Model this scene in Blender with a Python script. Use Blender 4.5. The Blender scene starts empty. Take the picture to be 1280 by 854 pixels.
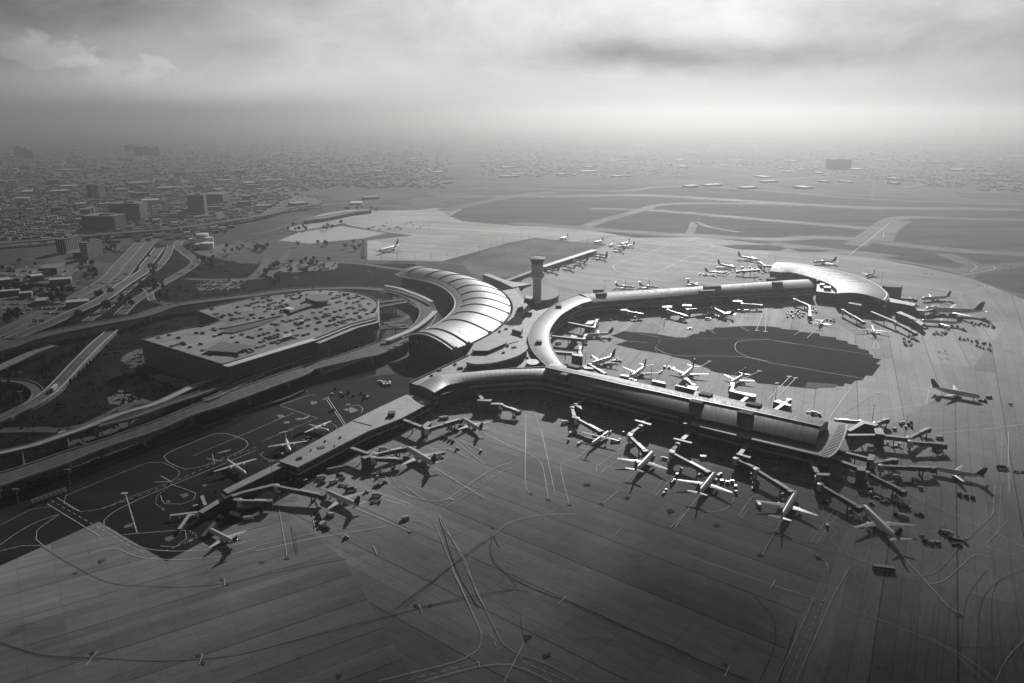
import bpy, bmesh, math, random
from mathutils import Vector, Matrix
R = math.radians
rnd = random.Random(11)
C = bpy.context.scene.collection
scene = bpy.context.scene

# ------------------------------------------------------------------ camera
CAM_H, FPX, PITCH = 220.0, 995.6, math.atan(284 / 995.6)
cam_data = bpy.data.cameras.new('camera')
cam_data.sensor_width = 36.0
cam_data.lens = FPX / 1280 * 36
cam_data.clip_start = 1.0
cam_data.clip_end = 90000
cam = bpy.data.objects.new('camera', cam_data)
C.objects.link(cam)
cam.location = (0, 0, CAM_H)
cam.rotation_euler = (math.pi / 2 - PITCH, 0, 0)
scene.camera = cam

BANKS = [(-30, 4.4, 4.5, 0.9, 0.22), (-25.5, 3.7, 3.5, 0.8, 0.16), (-31, 3.1, 4, 0.7, -0.08), (-24, 1.6, 18, 1.7, 0.8), (-26, 7.2, 13, 2.6, -0.34), (-12, 4.6, 8, 1.6, 0.10),
         (2, 3.2, 3.5, 1.0, -0.12), (6, 3.6, 4, 1.0, -0.38), (11, 3.9, 4.5, 1.0, -0.45), (16, 3.3, 5, 0.9, -0.28), (22, 3.8, 5, 1.2, -0.3), (23.5, 6.4, 4.5, 1.5, -0.30), (30, 5.0, 5, 2.2, -0.14),
         (4, 6.5, 7, 1.6, 0.10), (15, 5.8, 4, 1.0, 0.08), (-6, 1.9, 8, .7, -0.08), (-36, 5.5, 14, 4, -0.22), (36, 2.0, 12, 5, -0.25), (0, -0.5, 80, 2.2, -0.2)]
HAZE_G = 0.75
HAZE_ALBEDO = 0.49
CLOUD_SHADE_PATCHES = [(250, 300, 440, 190, 0.97), (-600, 560, 270, 380, 0.8), (-330, 420, 150, 110, 0.6), (0, 60, 800, 215, 0.9), (-190, 360, 230, 120, 0.46)]
HEAPS = [(-29.5, 3.3, 3.6, 1.3, 0.42), (-25, 2.5, 4.0, 1.0, 0.32)]
OVERHEAD, VEIL_HALO, VEIL_BASE, CLEAR_MIX = 0.11, 6.8, 2.2, 0.05

# ------------------------------------------------------------------ daylight
SUN_EL, SUN_AZ = R(25.0), R(15.0)          # azimuth measured from +Y towards +X
SUN_STRENGTH, SKY_STRENGTH, HAZE_DENSITY = 4.9, 0.08, 2.25e-4
sun_dir = Vector((math.sin(SUN_AZ) * math.cos(SUN_EL), math.cos(SUN_AZ) * math.cos(SUN_EL), math.sin(SUN_EL)))
sl = bpy.data.lights.new('sun', 'SUN')
sl.energy = SUN_STRENGTH
sl.angle = R(0.6)
sl.color = (1.0, 0.997, 0.99)
sun = bpy.data.objects.new('sun', sl)
C.objects.link(sun)
sun.rotation_euler = (-sun_dir).to_track_quat('-Z', 'Y').to_euler()
sun.location = (0, 0, 600)

scene.view_settings.view_transform = 'Standard'
scene.view_settings.look = 'None'
scene.view_settings.gamma = 1
scene.view_settings.exposure = 0.0
scene.render.engine = 'CYCLES'
scene.cycles.use_denoising = True
scene.cycles.max_bounces = 5
scene.cycles.diffuse_bounces = 2
scene.cycles.glossy_bounces = 2
scene.cycles.volume_bounces = 1
scene.cycles.transparent_max_bounces = 12
scene.cycles.caustics_reflective = False
scene.cycles.caustics_refractive = False


class NT:
    """small helper to write node trees tersely"""
    def __init__(s, tree):
        s.t = tree
        tree.nodes.clear()

    def n(s, typ, ins=None, **kw):
        nd = s.t.nodes.new(typ)
        for k, v in kw.items():
            setattr(nd, k, v)
        for k, v in (ins or {}).items():
            sock = nd.inputs[k]
            if hasattr(v, 'is_output'):
                s.t.links.new(v, sock)
            else:
                sock.default_value = v
        return nd

    def m(s, op, a, b=0.0, c=None, clamp=False):
        ins = {0: a, 1: b}
        if c is not None:
            ins[2] = c
        return s.n('ShaderNodeMath', ins, operation=op, use_clamp=clamp).outputs[0]

    def smooth(s, x, lo, hi, a=0.0, b=1.0):
        return s.n('ShaderNodeMapRange', {'Value': x, 'From Min': lo, 'From Max': hi, 'To Min': a, 'To Max': b},
                   interpolation_type='SMOOTHSTEP').outputs[0]

    def noise(s, vec, scale, detail=4, rough=0.55, dist=0.0):
        return s.n('ShaderNodeTexNoise', {'Vector': vec, 'Scale': scale, 'Detail': detail, 'Roughness': rough,
                                          'Distortion': dist}).outputs[0]

    def grey(s, v):
        return s.n('ShaderNodeCombineColor', {0: v, 1: v, 2: v}).outputs[0]


world = bpy.data.worlds.new('World')
scene.world = world
world.use_nodes = True
t = NT(world.node_tree)
sky = t.n('ShaderNodeTexSky', sky_type='NISHITA')
sky.sun_disc = False
sky.sun_elevation = SUN_EL
sky.sun_rotation = SUN_AZ
sky.altitude = 200
sky.dust_density = 3.0
bw = t.n('ShaderNodeRGBToBW', {0: sky.outputs[0]}).outputs[0]
dirv = t.n('ShaderNodeTexCoord').outputs['Generated']
sep = t.n('ShaderNodeSeparateXYZ', {0: dirv})
az = t.m('MULTIPLY', t.m('ARCTAN2', sep.outputs[0], sep.outputs[1]), 57.2958)
el = t.m('MULTIPLY', t.m('ARCSINE', sep.outputs[2]), 57.2958)
pv = t.n('ShaderNodeCombineXYZ', {0: az, 1: t.m('MULTIPLY', el, 1.9), 2: 0.0}).outputs[0]
warp = t.noise(pv, 0.09, 6, 0.62)
warp2 = t.noise(t.n('ShaderNodeVectorMath', {0: pv, 1: (40.0, 11.0, 3.0)}, operation='ADD').outputs[0], 0.11, 6, 0.62)
azw = t.m('ADD', az, t.m('MULTIPLY', t.m('SUBTRACT', warp, 0.5), 9.0))
elw = t.m('ADD', el, t.m('MULTIPLY', t.m('SUBTRACT', warp2, 0.5), 2.0))
tot = None
# cloud banks of the overcast: (azimuth, elevation, half width, half height, how much lighter or darker)
for a0, e0, ra, re, amp in BANKS:
    qa = t.m('DIVIDE', t.m('SUBTRACT', azw, a0), ra)
    qe = t.m('DIVIDE', t.m('SUBTRACT', elw, e0), re)
    r2 = t.m('ADD', t.m('MULTIPLY', qa, qa), t.m('MULTIPLY', qe, qe))
    g = t.m('MULTIPLY', t.m('EXPONENT', t.m('MULTIPLY', r2, -1.0)), amp)
    tot = g if tot is None else t.m('ADD', tot, g)
fine = t.m('MULTIPLY', t.m('SUBTRACT', t.noise(pv, 0.15, 8, 0.62, 0.35), 0.5), 0.95)
fine = t.m('MULTIPLY', fine, t.smooth(el, 0.6, 3.5))
cl = t.m('ADD', t.m('ADD', 1.0, tot), fine)
# a heaped cloud low on the left with a crisp sunlit crown
bil = t.noise(t.n('ShaderNodeCombineXYZ', {0: az, 1: t.m('MULTIPLY', el, 1.3), 2: 4.0}).outputs[0], 0.5, 7, 0.6, 0.5)
for a0, e0, ra, re, amp in HEAPS:
    qa = t.m('DIVIDE', t.m('SUBTRACT', az, a0), ra)
    qe = t.m('DIVIDE', t.m('SUBTRACT', el, e0), re)
    r2 = t.m('ADD', t.m('MULTIPLY', qa, qa), t.m('MULTIPLY', qe, qe))
    env = t.m('EXPONENT', t.m('MULTIPLY', r2, -1.0))
    g = t.m('MULTIPLY', t.m('ADD', env, t.m('MULTIPLY', t.m('SUBTRACT', bil, 0.5), 2.6)), t.smooth(env, 0.02, 0.3))
    mk = t.m('MULTIPLY', t.smooth(g, 0.38, 0.85), t.smooth(el, e0 - 2.6 * re, e0 + re, 0.0, 1.0))
    cl = t.m('ADD', cl, t.m('MULTIPLY', mk, amp))
cl = t.m('MAXIMUM', cl, 0.05)
# the overcast is thick and dark overhead, thin and bright low down under the sun
thick = t.smooth(el, 7.0, 15.0, 1.0, OVERHEAD)
low = t.smooth(el, 0.0, 7.0, 0.0, 1.0)
# overcast light: mostly even veil brightened around the sun, lifted by the clear-sky value
dsun = t.n('ShaderNodeVectorMath', {0: dirv, 1: tuple(sun_dir)}, operation='DOT_PRODUCT').outputs['Value']
halo = t.smooth(dsun, 0.55, 1.0, 0.0, 1.0)
veil = t.m('MULTIPLY', t.m('ADD', t.m('MULTIPLY', halo, VEIL_HALO), VEIL_BASE), t.m('MULTIPLY', cl, thick))
skyv = t.m('MULTIPLY', t.m('ADD', t.m('MULTIPLY', bw, CLEAR_MIX), veil), 1.0)
bg = t.n('ShaderNodeBackground', {'Color': t.grey(skyv), 'Strength': SKY_STRENGTH})
t.n('ShaderNodeOutputWorld', {'Surface': bg.outputs[0]})

# ------------------------------------------------------------------ from traced photo points to places on the site
# the tracing windows: (left, top, magnification) of each enlarged crop the outlines were read from
VW = dict(p=(0, 0, 1), z1=(0, 150, 3.881), z2=(320, 150, 3.881), z3=(640, 150, 3.881), z4=(960, 150, 3.881), z5=(0, 340, 3.881), z6=(320, 340, 3.881),
          z7=(640, 340, 3.881), z8=(960, 340, 3.881), y1=(0, 540, 3.881), y2=(320, 540, 3.881), y3=(640, 540, 3.881),
          y4=(960, 540, 3.881), y5=(0, 640, 2.977), y6=(430, 640, 2.977), y7=(860, 640, 3.048), A=(490, 320, 6.1),
          B=(500, 420, 6.1), C=(640, 320, 6.1), D=(680, 440, 6.1), E=(860, 460, 6.1), F=(1000, 500, 5.083),
          G=(900, 300, 6.1), H=(1060, 330, 6.1), I=(460, 520, 7.7625), J=(340, 560, 7.7625), K=(220, 590, 7.7625),
          L=(240, 480, 5.618), M=(160, 360, 5.175), N=(360, 350, 6.235), O=(0, 380, 6.1), Q=(0, 500, 6.1))
CP, SP = math.cos(PITCH), math.sin(PITCH)


def gp(x, y, z=0.0):
    dx, dy = (x - 640) / FPX, (427 - y) / FPX
    d = (dx, CP + dy * SP, -SP + dy * CP)
    k = (z - CAM_H) / d[2]
    return Vector((d[0] * k, d[1] * k, z))


def W(v, x, y, z=0.0):
    o = VW[v]
    return gp(o[0] + x / o[2], o[1] + y / o[2], z)


def WL(v, pts, z=0.0):
    return [W(v, p[0], p[1], p[2] if len(p) > 2 else z) for p in pts]


def spline(pts, step=6.0, closed=False):
    """Catmull-Rom through the points, about one point per step metres"""
    n = len(pts)
    out = []
    rng = n if closed else n - 1
    for i in range(rng):
        if closed:
            p0, p1, p2, p3 = pts[(i - 1) % n], pts[i], pts[(i + 1) % n], pts[(i + 2) % n]
        else:
            p1, p2 = pts[i], pts[i + 1]
            p0 = pts[i - 1] if i > 0 else p1 * 2 - p2
            p3 = pts[i + 2] if i + 2 < n else p2 * 2 - p1
        k = max(1, int((p2 - p1).length / step))
        for j in range(k):
            u = j / k
            out.append(0.5 * ((2 * p1) + (p2 - p0) * u + (2 * p0 - 5 * p1 + 4 * p2 - p3) * u * u
                              + (3 * p1 - p0 - 3 * p2 + p3) * u ** 3))
    if not closed:
        out.append(pts[-1].copy())
    return out


def resample(pts, n):
    """n points evenly along a polyline"""
    L = [0.0]
    for a, b in zip(pts, pts[1:]):
        L.append(L[-1] + (b - a).length)
    out, j = [], 0
    for i in range(n):
        s = L[-1] * i / (n - 1)
        while j < len(pts) - 2 and L[j + 1] < s:
            j += 1
        seg = L[j + 1] - L[j]
        u = 0 if seg < 1e-9 else (s - L[j]) / seg
        out.append(pts[j].lerp(pts[j + 1], min(max(u, 0), 1)))
    return out


def offset(pts, d):
    """polyline moved sideways in plan; positive is to the left of its direction"""
    out = []
    for i, p in enumerate(pts):
        a, b = pts[max(i - 1, 0)], pts[min(i + 1, len(pts) - 1)]
        t_ = Vector((b.x - a.x, b.y - a.y, 0))
        t_.normalize()
        out.append(p + Vector((-t_.y, t_.x, 0)) * d)
    return out


def setz(pts, z):
    return [Vector((p.x, p.y, z)) for p in pts]


# ------------------------------------------------------------------ materials (the photograph is black and white: neutral greys)
MATS = {}


def mat(name, base, rough=0.7, var=0.15, scale=0.4, metal=0.0, spec=0.5, coord='Object', bump=0.0, streak=None):
    if name in MATS:
        return MATS[name]
    m = bpy.data.materials.new(name)
    m.use_nodes = True
    t = NT(m.node_tree)
    tc = t.n('ShaderNodeTexCoord').outputs[coord] if coord != 'Position' else t.n('ShaderNodeNewGeometry').outputs['Position']
    v = tc
    if streak:
        v = t.n('ShaderNodeMapping', {'Vector': tc, 'Scale': streak}).outputs[0]
    nz = t.noise(v, scale, 5, 0.6)
    k = t.smooth(nz, 0.25, 0.75, base * (1 - var), base * (1 + var))
    p = t.n('ShaderNodeBsdfPrincipled', {'Base Color': t.grey(k), 'Roughness': rough, 'Metallic': metal, 'Specular IOR Level': spec})
    if bump:
        b = t.n('ShaderNodeBump', {'Height': nz, 'Strength': bump, 'Distance': 0.3})
        t.t.links.new(b.outputs[0], p.inputs['Normal'])
    t.n('ShaderNodeOutputMaterial', {'Surface': p.outputs[0]})
    MATS[name] = m
    return m


def mat_apron(name, base, ang, lane=7.5, bay=22.0, rough=0.75, var=0.3, spec=0.09):
    """cast concrete: lanes of slabs, each lane and bay with its own tone, dark joints, stains"""
    m = bpy.data.materials.new(name)
    m.use_nodes = True
    t = NT(m.node_tree)
    pos = t.n('ShaderNodeNewGeometry').outputs['Position']
    mp = t.n('ShaderNodeMapping', {'Vector': pos, 'Rotation': (0, 0, ang)}).outputs[0]
    s = t.n('ShaderNodeSeparateXYZ', {0: mp})
    u, v = s.outputs[0], s.outputs[1]
    def cell(x, size):
        q = t.m('DIVIDE', x, size)
        return t.m('FLOOR', q), t.m('FRACT', q)
    iu, fu = cell(u, bay)
    iv, fv = cell(v, lane)
    iu2, fu2 = cell(u, bay * 9)
    iv2, fv2 = cell(v, lane * 4)
    wn = lambda a, b: t.n('ShaderNodeTexWhiteNoise', {'Vector': t.n('ShaderNodeCombineXYZ', {0: a, 1: b, 2: 0.5}).outputs[0]},
                          noise_dimensions='3D').outputs[0]
    tone = t.m('ADD', t.m('MULTIPLY', wn(iu, iv), 0.16), t.m('MULTIPLY', wn(iu2, iv), 0.34))
    tone = t.m('ADD', tone, t.m('MULTIPLY', wn(iu2, iv2), 0.5))
    jv = t.m('LESS_THAN', fv, 0.05)
    ju = t.m('LESS_THAN', fu, 0.014)
    jv2 = t.m('LESS_THAN', fv2, 0.022)
    joint = t.m('MAXIMUM', t.m('MULTIPLY', t.m('MAXIMUM', ju, jv), 0.3), t.m('MULTIPLY', jv2, 0.6))
    stain = t.noise(t.n('ShaderNodeMapping', {'Vector': mp, 'Scale': (0.4, 1.6, 1)}).outputs[0], 0.03, 6, 0.65)
    blot = t.noise(pos, 0.006, 4, 0.6)
    k = t.m('ADD', 1 - var, t.m('MULTIPLY', tone, 2 * var))
    k = t.m('MULTIPLY', k, t.smooth(stain, 0.3, 0.7, 0.86, 1.1))
    k = t.m('MULTIPLY', k, t.smooth(blot, 0.3, 0.7, 0.84, 1.14))
    fine_ = t.noise(t.n('ShaderNodeMapping', {'Vector': mp, 'Scale': (0.25, 2.0, 1)}).outputs[0], 0.5, 3, 0.6)
    k = t.m('MULTIPLY', k, t.smooth(fine_, 0.3, 0.7, 0.9, 1.1))
    oil = t.smooth(t.noise(t.n('ShaderNodeMapping', {'Vector': mp, 'Scale': (0.6, 1.2, 1)}).outputs[0], 0.07, 5, 0.7), 0.56, 0.72, 1.0, 0.72)
    k = t.m('MULTIPLY', k, oil)
    k = t.m('MULTIPLY', k, t.m('SUBTRACT', 1.0, joint))
    k = t.m('MULTIPLY', k, base)
    p = t.n('ShaderNodeBsdfPrincipled', {'Base Color': t.grey(k), 'Roughness': t.smooth(stain, 0.3, 0.7, rough - 0.06, rough + 0.08),
                                         'Specular IOR Level': spec})
    t.n('ShaderNodeOutputMaterial', {'Surface': p.outputs[0]})
    return m


def mat_seam(name, base, rough, every=3.0, width=0.12, dark=0.45, metal=0.0, spec=0.5, across=0.0, acw=0.1):
    """sheet metal roof: standing seams at regular metres along the roof (UV in metres)"""
    m = bpy.data.materials.new(name)
    m.use_nodes = True
    t = NT(m.node_tree)
    uv = t.n('ShaderNodeUVMap').outputs[0]
    s = t.n('ShaderNodeSeparateXYZ', {0: uv})
    f = t.m('FRACT', t.m('DIVIDE', s.outputs[0], every))
    line = t.m('LESS_THAN', f, width)
    if across:
        f2 = t.m('FRACT', t.m('DIVIDE', s.outputs[1], across))
        line = t.m('MAXIMUM', line, t.m('LESS_THAN', f2, acw))
    pan = t.n('ShaderNodeTexWhiteNoise', {'W': t.m('FLOOR', t.m('DIVIDE', s.outputs[0], every))}, noise_dimensions='1D').outputs[0]
    nz = t.noise(t.n('ShaderNodeMapping', {'Vector': uv, 'Scale': (1.0, 0.15, 1)}).outputs[0], 0.6, 4, 0.6)
    k = t.m('MULTIPLY', base, t.m('ADD', 0.82, t.m('ADD', t.m('MULTIPLY', pan, 0.12), t.m('MULTIPLY', nz, 0.24))))
    k = t.m('MULTIPLY', k, t.m('SUBTRACT', 1.0, t.m('MULTIPLY', line, dark)))
    p = t.n('ShaderNodeBsdfPrincipled', {'Base Color': t.grey(k), 'Roughness': t.smooth(nz, 0.3, 0.7, rough - 0.05, rough + 0.08),
                                         'Metallic': metal, 'Specular IOR Level': spec})
    t.n('ShaderNodeOutputMaterial', {'Surface': p.outputs[0]})
    return m


def mat_facade(name, wall, glass, storey=3.4, bay=3.2, gh=0.5, gw=0.7, rough=0.4):
    """curtain wall / window grid on UV metres: rows of glazing between wall bands"""
    m = bpy.data.materials.new(name)
    m.use_nodes = True
    t = NT(m.node_tree)
    uv = t.n('ShaderNodeUVMap').outputs[0]
    s = t.n('ShaderNodeSeparateXYZ', {0: uv})
    fu = t.m('FRACT', t.m('DIVIDE', s.outputs[0], bay))
    fv = t.m('FRACT', t.m('DIVIDE', s.outputs[1], storey))
    g = t.m('MULTIPLY', t.m('LESS_THAN', fu, gw), t.m('LESS_THAN', t.m('ABSOLUTE', t.m('SUBTRACT', fv, 0.55)), gh / 2))
    nz = t.noise(uv, 0.3, 4, 0.6)
    wv = t.n('ShaderNodeTexWhiteNoise', {'Vector': t.n('ShaderNodeCombineXYZ', {0: t.m('FLOOR', t.m('DIVIDE', s.outputs[0], bay)), 1: t.m('FLOOR', t.m('DIVIDE', s.outputs[1], storey)), 2: 0.0}).outputs[0]}, noise_dimensions='3D').outputs[0]
    wk = t.smooth(nz, 0.3, 0.7, wall * 0.85, wall * 1.12)
    gk = t.m('MULTIPLY', glass, t.m('ADD', 0.5, wv))
    k = t.m('ADD', t.m('MULTIPLY', g, gk), t.m('MULTIPLY', t.m('SUBTRACT', 1.0, g), wk))
    r = t.smooth(g, 0, 1, 0.75, 0.18)
    p = t.n('ShaderNodeBsdfPrincipled', {'Base Color': t.grey(k), 'Roughness': r})
    t.n('ShaderNodeOutputMaterial', {'Surface': p.outputs[0]})
    return m


# ------------------------------------------------------------------ mesh building
class MB:
    def __init__(s):
        s.v, s.f, s.uv, s.mi = [], [], [], []

    def face(s, pts, uv=None, mi=0):
        i = len(s.v)
        s.v += [Vector(p) for p in pts]
        s.f.append(list(range(i, i + len(pts))))
        s.uv.append(uv)
        s.mi.append(mi)

    def sheet(s, rows, uvs=None, mi=0, flip=False):
        """rows of points joined into one welded grid"""
        i0 = len(s.v)
        n = len(rows[0])
        for r in rows:
            s.v += [Vector(p) for p in r]
        for a in range(len(rows) - 1):
            for b in range(n - 1):
                q = [i0 + a * n + b, i0 + a * n + b + 1, i0 + (a + 1) * n + b + 1, i0 + (a + 1) * n + b]
                uu = None
                if uvs:
                    uu = [uvs[a][b], uvs[a][b + 1], uvs[a + 1][b + 1], uvs[a + 1][b]]
                if flip:
                    q.reverse()
                    if uu:
                        uu.reverse()
                s.f.append(q)
                s.uv.append(uu)
                s.mi.append(mi)

    def prism(s, poly, z0, z1, mi=0, top=None, cap=True, bottom=False):
        pts = [Vector((p[0], p[1], 0)) for p in poly]
        area = sum(a.x * b.y - b.x * a.y for a, b in zip(pts, pts[1:] + pts[:1]))
        if area < 0:
            pts.reverse()
        n, L = len(pts), 0.0
        for i in range(n):
            a, b = pts[i], pts[(i + 1) % n]
            d = (b - a).length
            s.face([(a.x, a.y, z0), (b.x, b.y, z0), (b.x, b.y, z1), (a.x, a.y, z1)],
                   [(L, z0), (L + d, z0), (L + d, z1), (L, z1)], mi)
            L += d
        if cap:
            s.face([(p.x, p.y, z1) for p in pts], [(p.x, p.y) for p in pts], mi if top is None else top)
        if bottom:
            s.face([(p.x, p.y, z0) for p in reversed(pts)], [(p.x, p.y) for p in reversed(pts)], mi)

    def box(s, c, size, rot=0.0, mi=0, top=None):
        """box standing on c (centre of its base)"""
        x, y = size[0] / 2, size[1] / 2
        k, q = math.cos(rot), math.sin(rot)
        s.prism([(c[0] + a * k - b * q, c[1] + a * q + b * k) for a, b in ((-x, -y), (x, -y), (x, y), (-x, y))],
                c[2], c[2] + size[2], mi, top, True, True)

    def beam(s, p, q, w, h, mi=0, top=None):
        """box from p to q (top centre line), w wide, h deep"""
        p, q = Vector(p), Vector(q)
        d = Vector((q.x - p.x, q.y - p.y, 0))
        L = d.length
        d.normalize()
        o = Vector((-d.y, d.x, 0)) * (w / 2)
        dn = Vector((0, 0, -h))
        a, b, c_, e = p - o, q - o, q + o, p + o
        s.face([a, b, c_, e], [(0, 0), (L, 0), (L, w), (0, w)], mi if top is None else top)
        A, B_, C_, E_ = a + dn, b + dn, c_ + dn, e + dn
        s.face([E_, C_, B_, A], None, mi)
        s.face([A, B_, b, a], [(0, 0), (L, 0), (L, h), (0, h)], mi)
        s.face([C_, E_, e, c_], [(0, 0), (L, 0), (L, h), (0, h)], mi)
        s.face([B_, C_, c_, b], [(0, 0), (w, 0), (w, h), (0, h)], mi)
        s.face([E_, A, a, e], [(0, 0), (w, 0), (w, h), (0, h)], mi)

    def tube(s, pts, radii, n=8, mi=0, caps=True):
        """round tube along points"""
        pts = [Vector(p) for p in pts]
        if not hasattr(radii, '__len__'):
            radii = [radii] * len(pts)
        rings = []
        for i, p in enumerate(pts):
            d = (pts[min(i + 1, len(pts) - 1)] - pts[max(i - 1, 0)]).normalized()
            a = d.orthogonal() if abs(d.z) > 0.95 else d.cross(Vector((0, 0, 1)))
            a.normalize()
            b = d.cross(a)
            rings.append([p + (a * math.cos(2 * math.pi * k / n) + b * math.sin(2 * math.pi * k / n)) * radii[i] for k in range(n)])
        s.rings(rings, mi, caps)

    def rings(s, rings, mi=0, caps=True):
        i0, n = len(s.v), len(rings[0])
        for r in rings:
            s.v += [Vector(p) for p in r]
        for a in range(len(rings) - 1):
            for b in range(n):
                c_ = (b + 1) % n
                s.f.append([i0 + a * n + b, i0 + (a + 1) * n + b, i0 + (a + 1) * n + c_, i0 + a * n + c_])
                s.uv.append(None)
                s.mi.append(mi)
        if caps:
            for base, rev in ((i0, False), (i0 + (len(rings) - 1) * n, True)):
                q = [base + b for b in range(n)]
                if rev:
                    q.reverse()
                s.f.append(q)
                s.uv.append(None)
                s.mi.append(mi)

    def lathe(s, c, prof, n=24, mi=0):
        """turned shape: profile of (radius, z) round a vertical axis through c"""
        rings = [[(c[0] + max(r, 0.001) * math.cos(2 * math.pi * k / n), c[1] + max(r, 0.001) * math.sin(2 * math.pi * k / n), c[2] + z)
                  for k in range(n)] for r, z in reversed(prof)]
        s.rings(rings, mi, True)

    def build(s, name, mats, parent=None, smooth=None, origin=None):
        me = bpy.data.meshes.new(name)
        off = Vector((0, 0, 0))
        if parent is not None and not parent.get('local'):
            off = root_loc(parent)
        if origin is not None:
            off = Vector(origin)
        me.from_pydata([p - off for p in s.v], [], s.f)
        if any(u for u in s.uv):
            ul = me.uv_layers.new(name='UVMap')
            for poly, uu in zip(me.polygons, s.uv):
                if uu:
                    for li, c_ in zip(poly.loop_indices, uu):
                        ul.data[li].uv = c_
        for m in (mats if isinstance(mats, (list, tuple)) else [mats]):
            me.materials.append(m)
        me.polygons.foreach_set('material_index', s.mi)
        if smooth:
            me.polygons.foreach_set('use_smooth', [True] * len(me.polygons))
            me.set_sharp_from_angle(angle=R(smooth))
        me.update()
        o = bpy.data.objects.new(name, me)
        C.objects.link(o)
        if parent is not None:
            o.parent = parent
        elif origin is not None:
            o.location = off
        return o


def root_loc(o):
    v = Vector((0, 0, 0))
    while o is not None:
        v += o.location
        o = o.parent
    return v


def thing(name, label, cat, loc=(0, 0, 0), rotz=0.0, group=None, local=False):
    o = bpy.data.objects.new(name, None)
    C.objects.link(o)
    o.location = loc
    o.rotation_euler = (0, 0, rotz)
    o.empty_display_size = 2
    o['label'] = label
    o['category'] = cat
    if group:
        o['group'] = group
    if local:
        o['local'] = 1
    return o


def tag(o, label, cat, group=None):
    o['label'] = label
    o['category'] = cat
    if group:
        o['group'] = group
    return o


def structure(name, mb, m, smooth=None):
    o = mb.build(name, m, smooth=smooth)
    o['kind'] = 'structure'
    return o


def stuff(name, mb, m, label=None, cat=None):
    o = mb.build(name, m)
    o['kind'] = 'stuff'
    if label:
        o['label'] = label
        o['category'] = cat
    return o


def dup(root, loc, rotz=0.0, label=None, group=None, scale=None):
    r = root.copy()
    C.objects.link(r)
    r.location = loc
    r.rotation_euler = (0, 0, rotz)
    if scale:
        r.scale = scale
    if label:
        r['label'] = label
    if group:
        r['group'] = group
    for ch in list(root.children):
        c_ = ch.copy()
        C.objects.link(c_)
        c_.parent = r
        for g_ in list(ch.children):
            d_ = g_.copy()
            C.objects.link(d_)
            d_.parent = c_
    return r


# shared plain materials
CONC = mat('concrete', 0.26, 0.75, 0.2, 0.25)
CONC_D = mat('weathered_concrete', 0.15, 0.8, 0.25, 0.2)
CONC_L = mat('pale_concrete', 0.45, 0.7, 0.15, 0.25)
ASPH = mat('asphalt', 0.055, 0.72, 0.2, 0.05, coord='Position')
ROAD = mat('road_asphalt', 0.14, 0.75, 0.2, 0.06, coord='Position', spec=0.08)
WHITE = mat('white_paint', 0.78, 0.45, 0.06, 0.8)
OFFW = mat('off_white_metal', 0.62, 0.4, 0.1, 0.5)
PALE_ROOF = mat('pale_roof_membrane', 0.42, 0.6, 0.16, 0.12)
GREY_MET = mat('grey_metal', 0.3, 0.45, 0.15, 0.4, metal=0.0)
DARK_MET = mat('dark_metal', 0.06, 0.45, 0.2, 0.4)
GLASS = mat('dark_glazing', 0.025, 0.12, 0.3, 0.2)
WALL_D = mat('dark_cladding', 0.07, 0.6, 0.2, 0.15)
WALL_M = mat('grey_cladding', 0.16, 0.6, 0.15, 0.15)
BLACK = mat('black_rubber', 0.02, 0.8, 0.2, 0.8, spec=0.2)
LINE_W = mat('white_line_paint', 0.8, 0.7, 0.25, 0.3, coord='Position')
LINE_Y = mat('faded_line_paint', 0.55, 0.7, 0.3, 0.2, coord='Position')
LINE_D = mat('dark_tyre_track', 0.13, 0.9, 0.35, 0.2, coord='Position', spec=0.05)

# ------------------------------------------------------------------ the setting: terrain, grass, aprons, taxiways, roads
def mat_terrain():
    m = bpy.data.materials.new('suburb_ground')
    m.use_nodes = True
    t = NT(m.node_tree)
    pos = t.n('ShaderNodeNewGeometry').outputs['Position']
    mp = t.n('ShaderNodeMapping', {'Vector': pos, 'Rotation': (0, 0, R(24)), 'Scale': (1, 1.0, 1)}).outputs[0]
    vor = t.n('ShaderNodeTexVoronoi', {'Vector': mp, 'Scale': 1 / 170.0, 'Randomness': 0.75}, distance='CHEBYCHEV')
    block = t.n('ShaderNodeSeparateColor', {0: vor.outputs['Color']}).outputs[0]
    big = t.noise(pos, 1 / 900.0, 4, 0.6)
    trees = t.noise(pos, 1 / 26.0, 5, 0.7)
    built = t.smooth(t.m('ADD', t.m('MULTIPLY', block, 0.45), big), 0.66, 0.86)
    ground = t.m('ADD', 0.022, t.m('MULTIPLY', t.smooth(trees, 0.42, 0.7), 0.036))
    lots = t.m('ADD', 0.045, t.m('MULTIPLY', block, 0.05))
    k = t.m('ADD', t.m('MULTIPLY', ground, t.m('SUBTRACT', 1, built)), t.m('MULTIPLY', lots, built))
    k = t.m('MULTIPLY', k, t.smooth(t.noise(pos, 1 / 60.0, 4, 0.65), 0.3, 0.7, 0.7, 1.25))
    ms = t.n('ShaderNodeSeparateXYZ', {0: mp})
    st = t.m('MAXIMUM', t.m('LESS_THAN', t.m('FRACT', t.m('DIVIDE', ms.outputs[0], 210.0)), 0.055), t.m('LESS_THAN', t.m('FRACT', t.m('DIVIDE', ms.outputs[1], 118.0)), 0.09))
    st = t.m('MAXIMUM', st, t.m('LESS_THAN', t.m('FRACT', t.m('DIVIDE', ms.outputs[1], 830.0)), 0.03))
    st = t.m('MULTIPLY', st, t.smooth(big, 0.4, 0.5))
    k = t.m('ADD', t.m('MULTIPLY', k, t.m('SUBTRACT', 1.0, st)), t.m('MULTIPLY', st, 0.095))
    p = t.n('ShaderNodeBsdfPrincipled', {'Base Color': t.grey(k), 'Roughness': 0.9, 'Specular IOR Level': 0.2})
    t.n('ShaderNodeOutputMaterial', {'Surface': p.outputs[0]})
    return m


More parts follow.
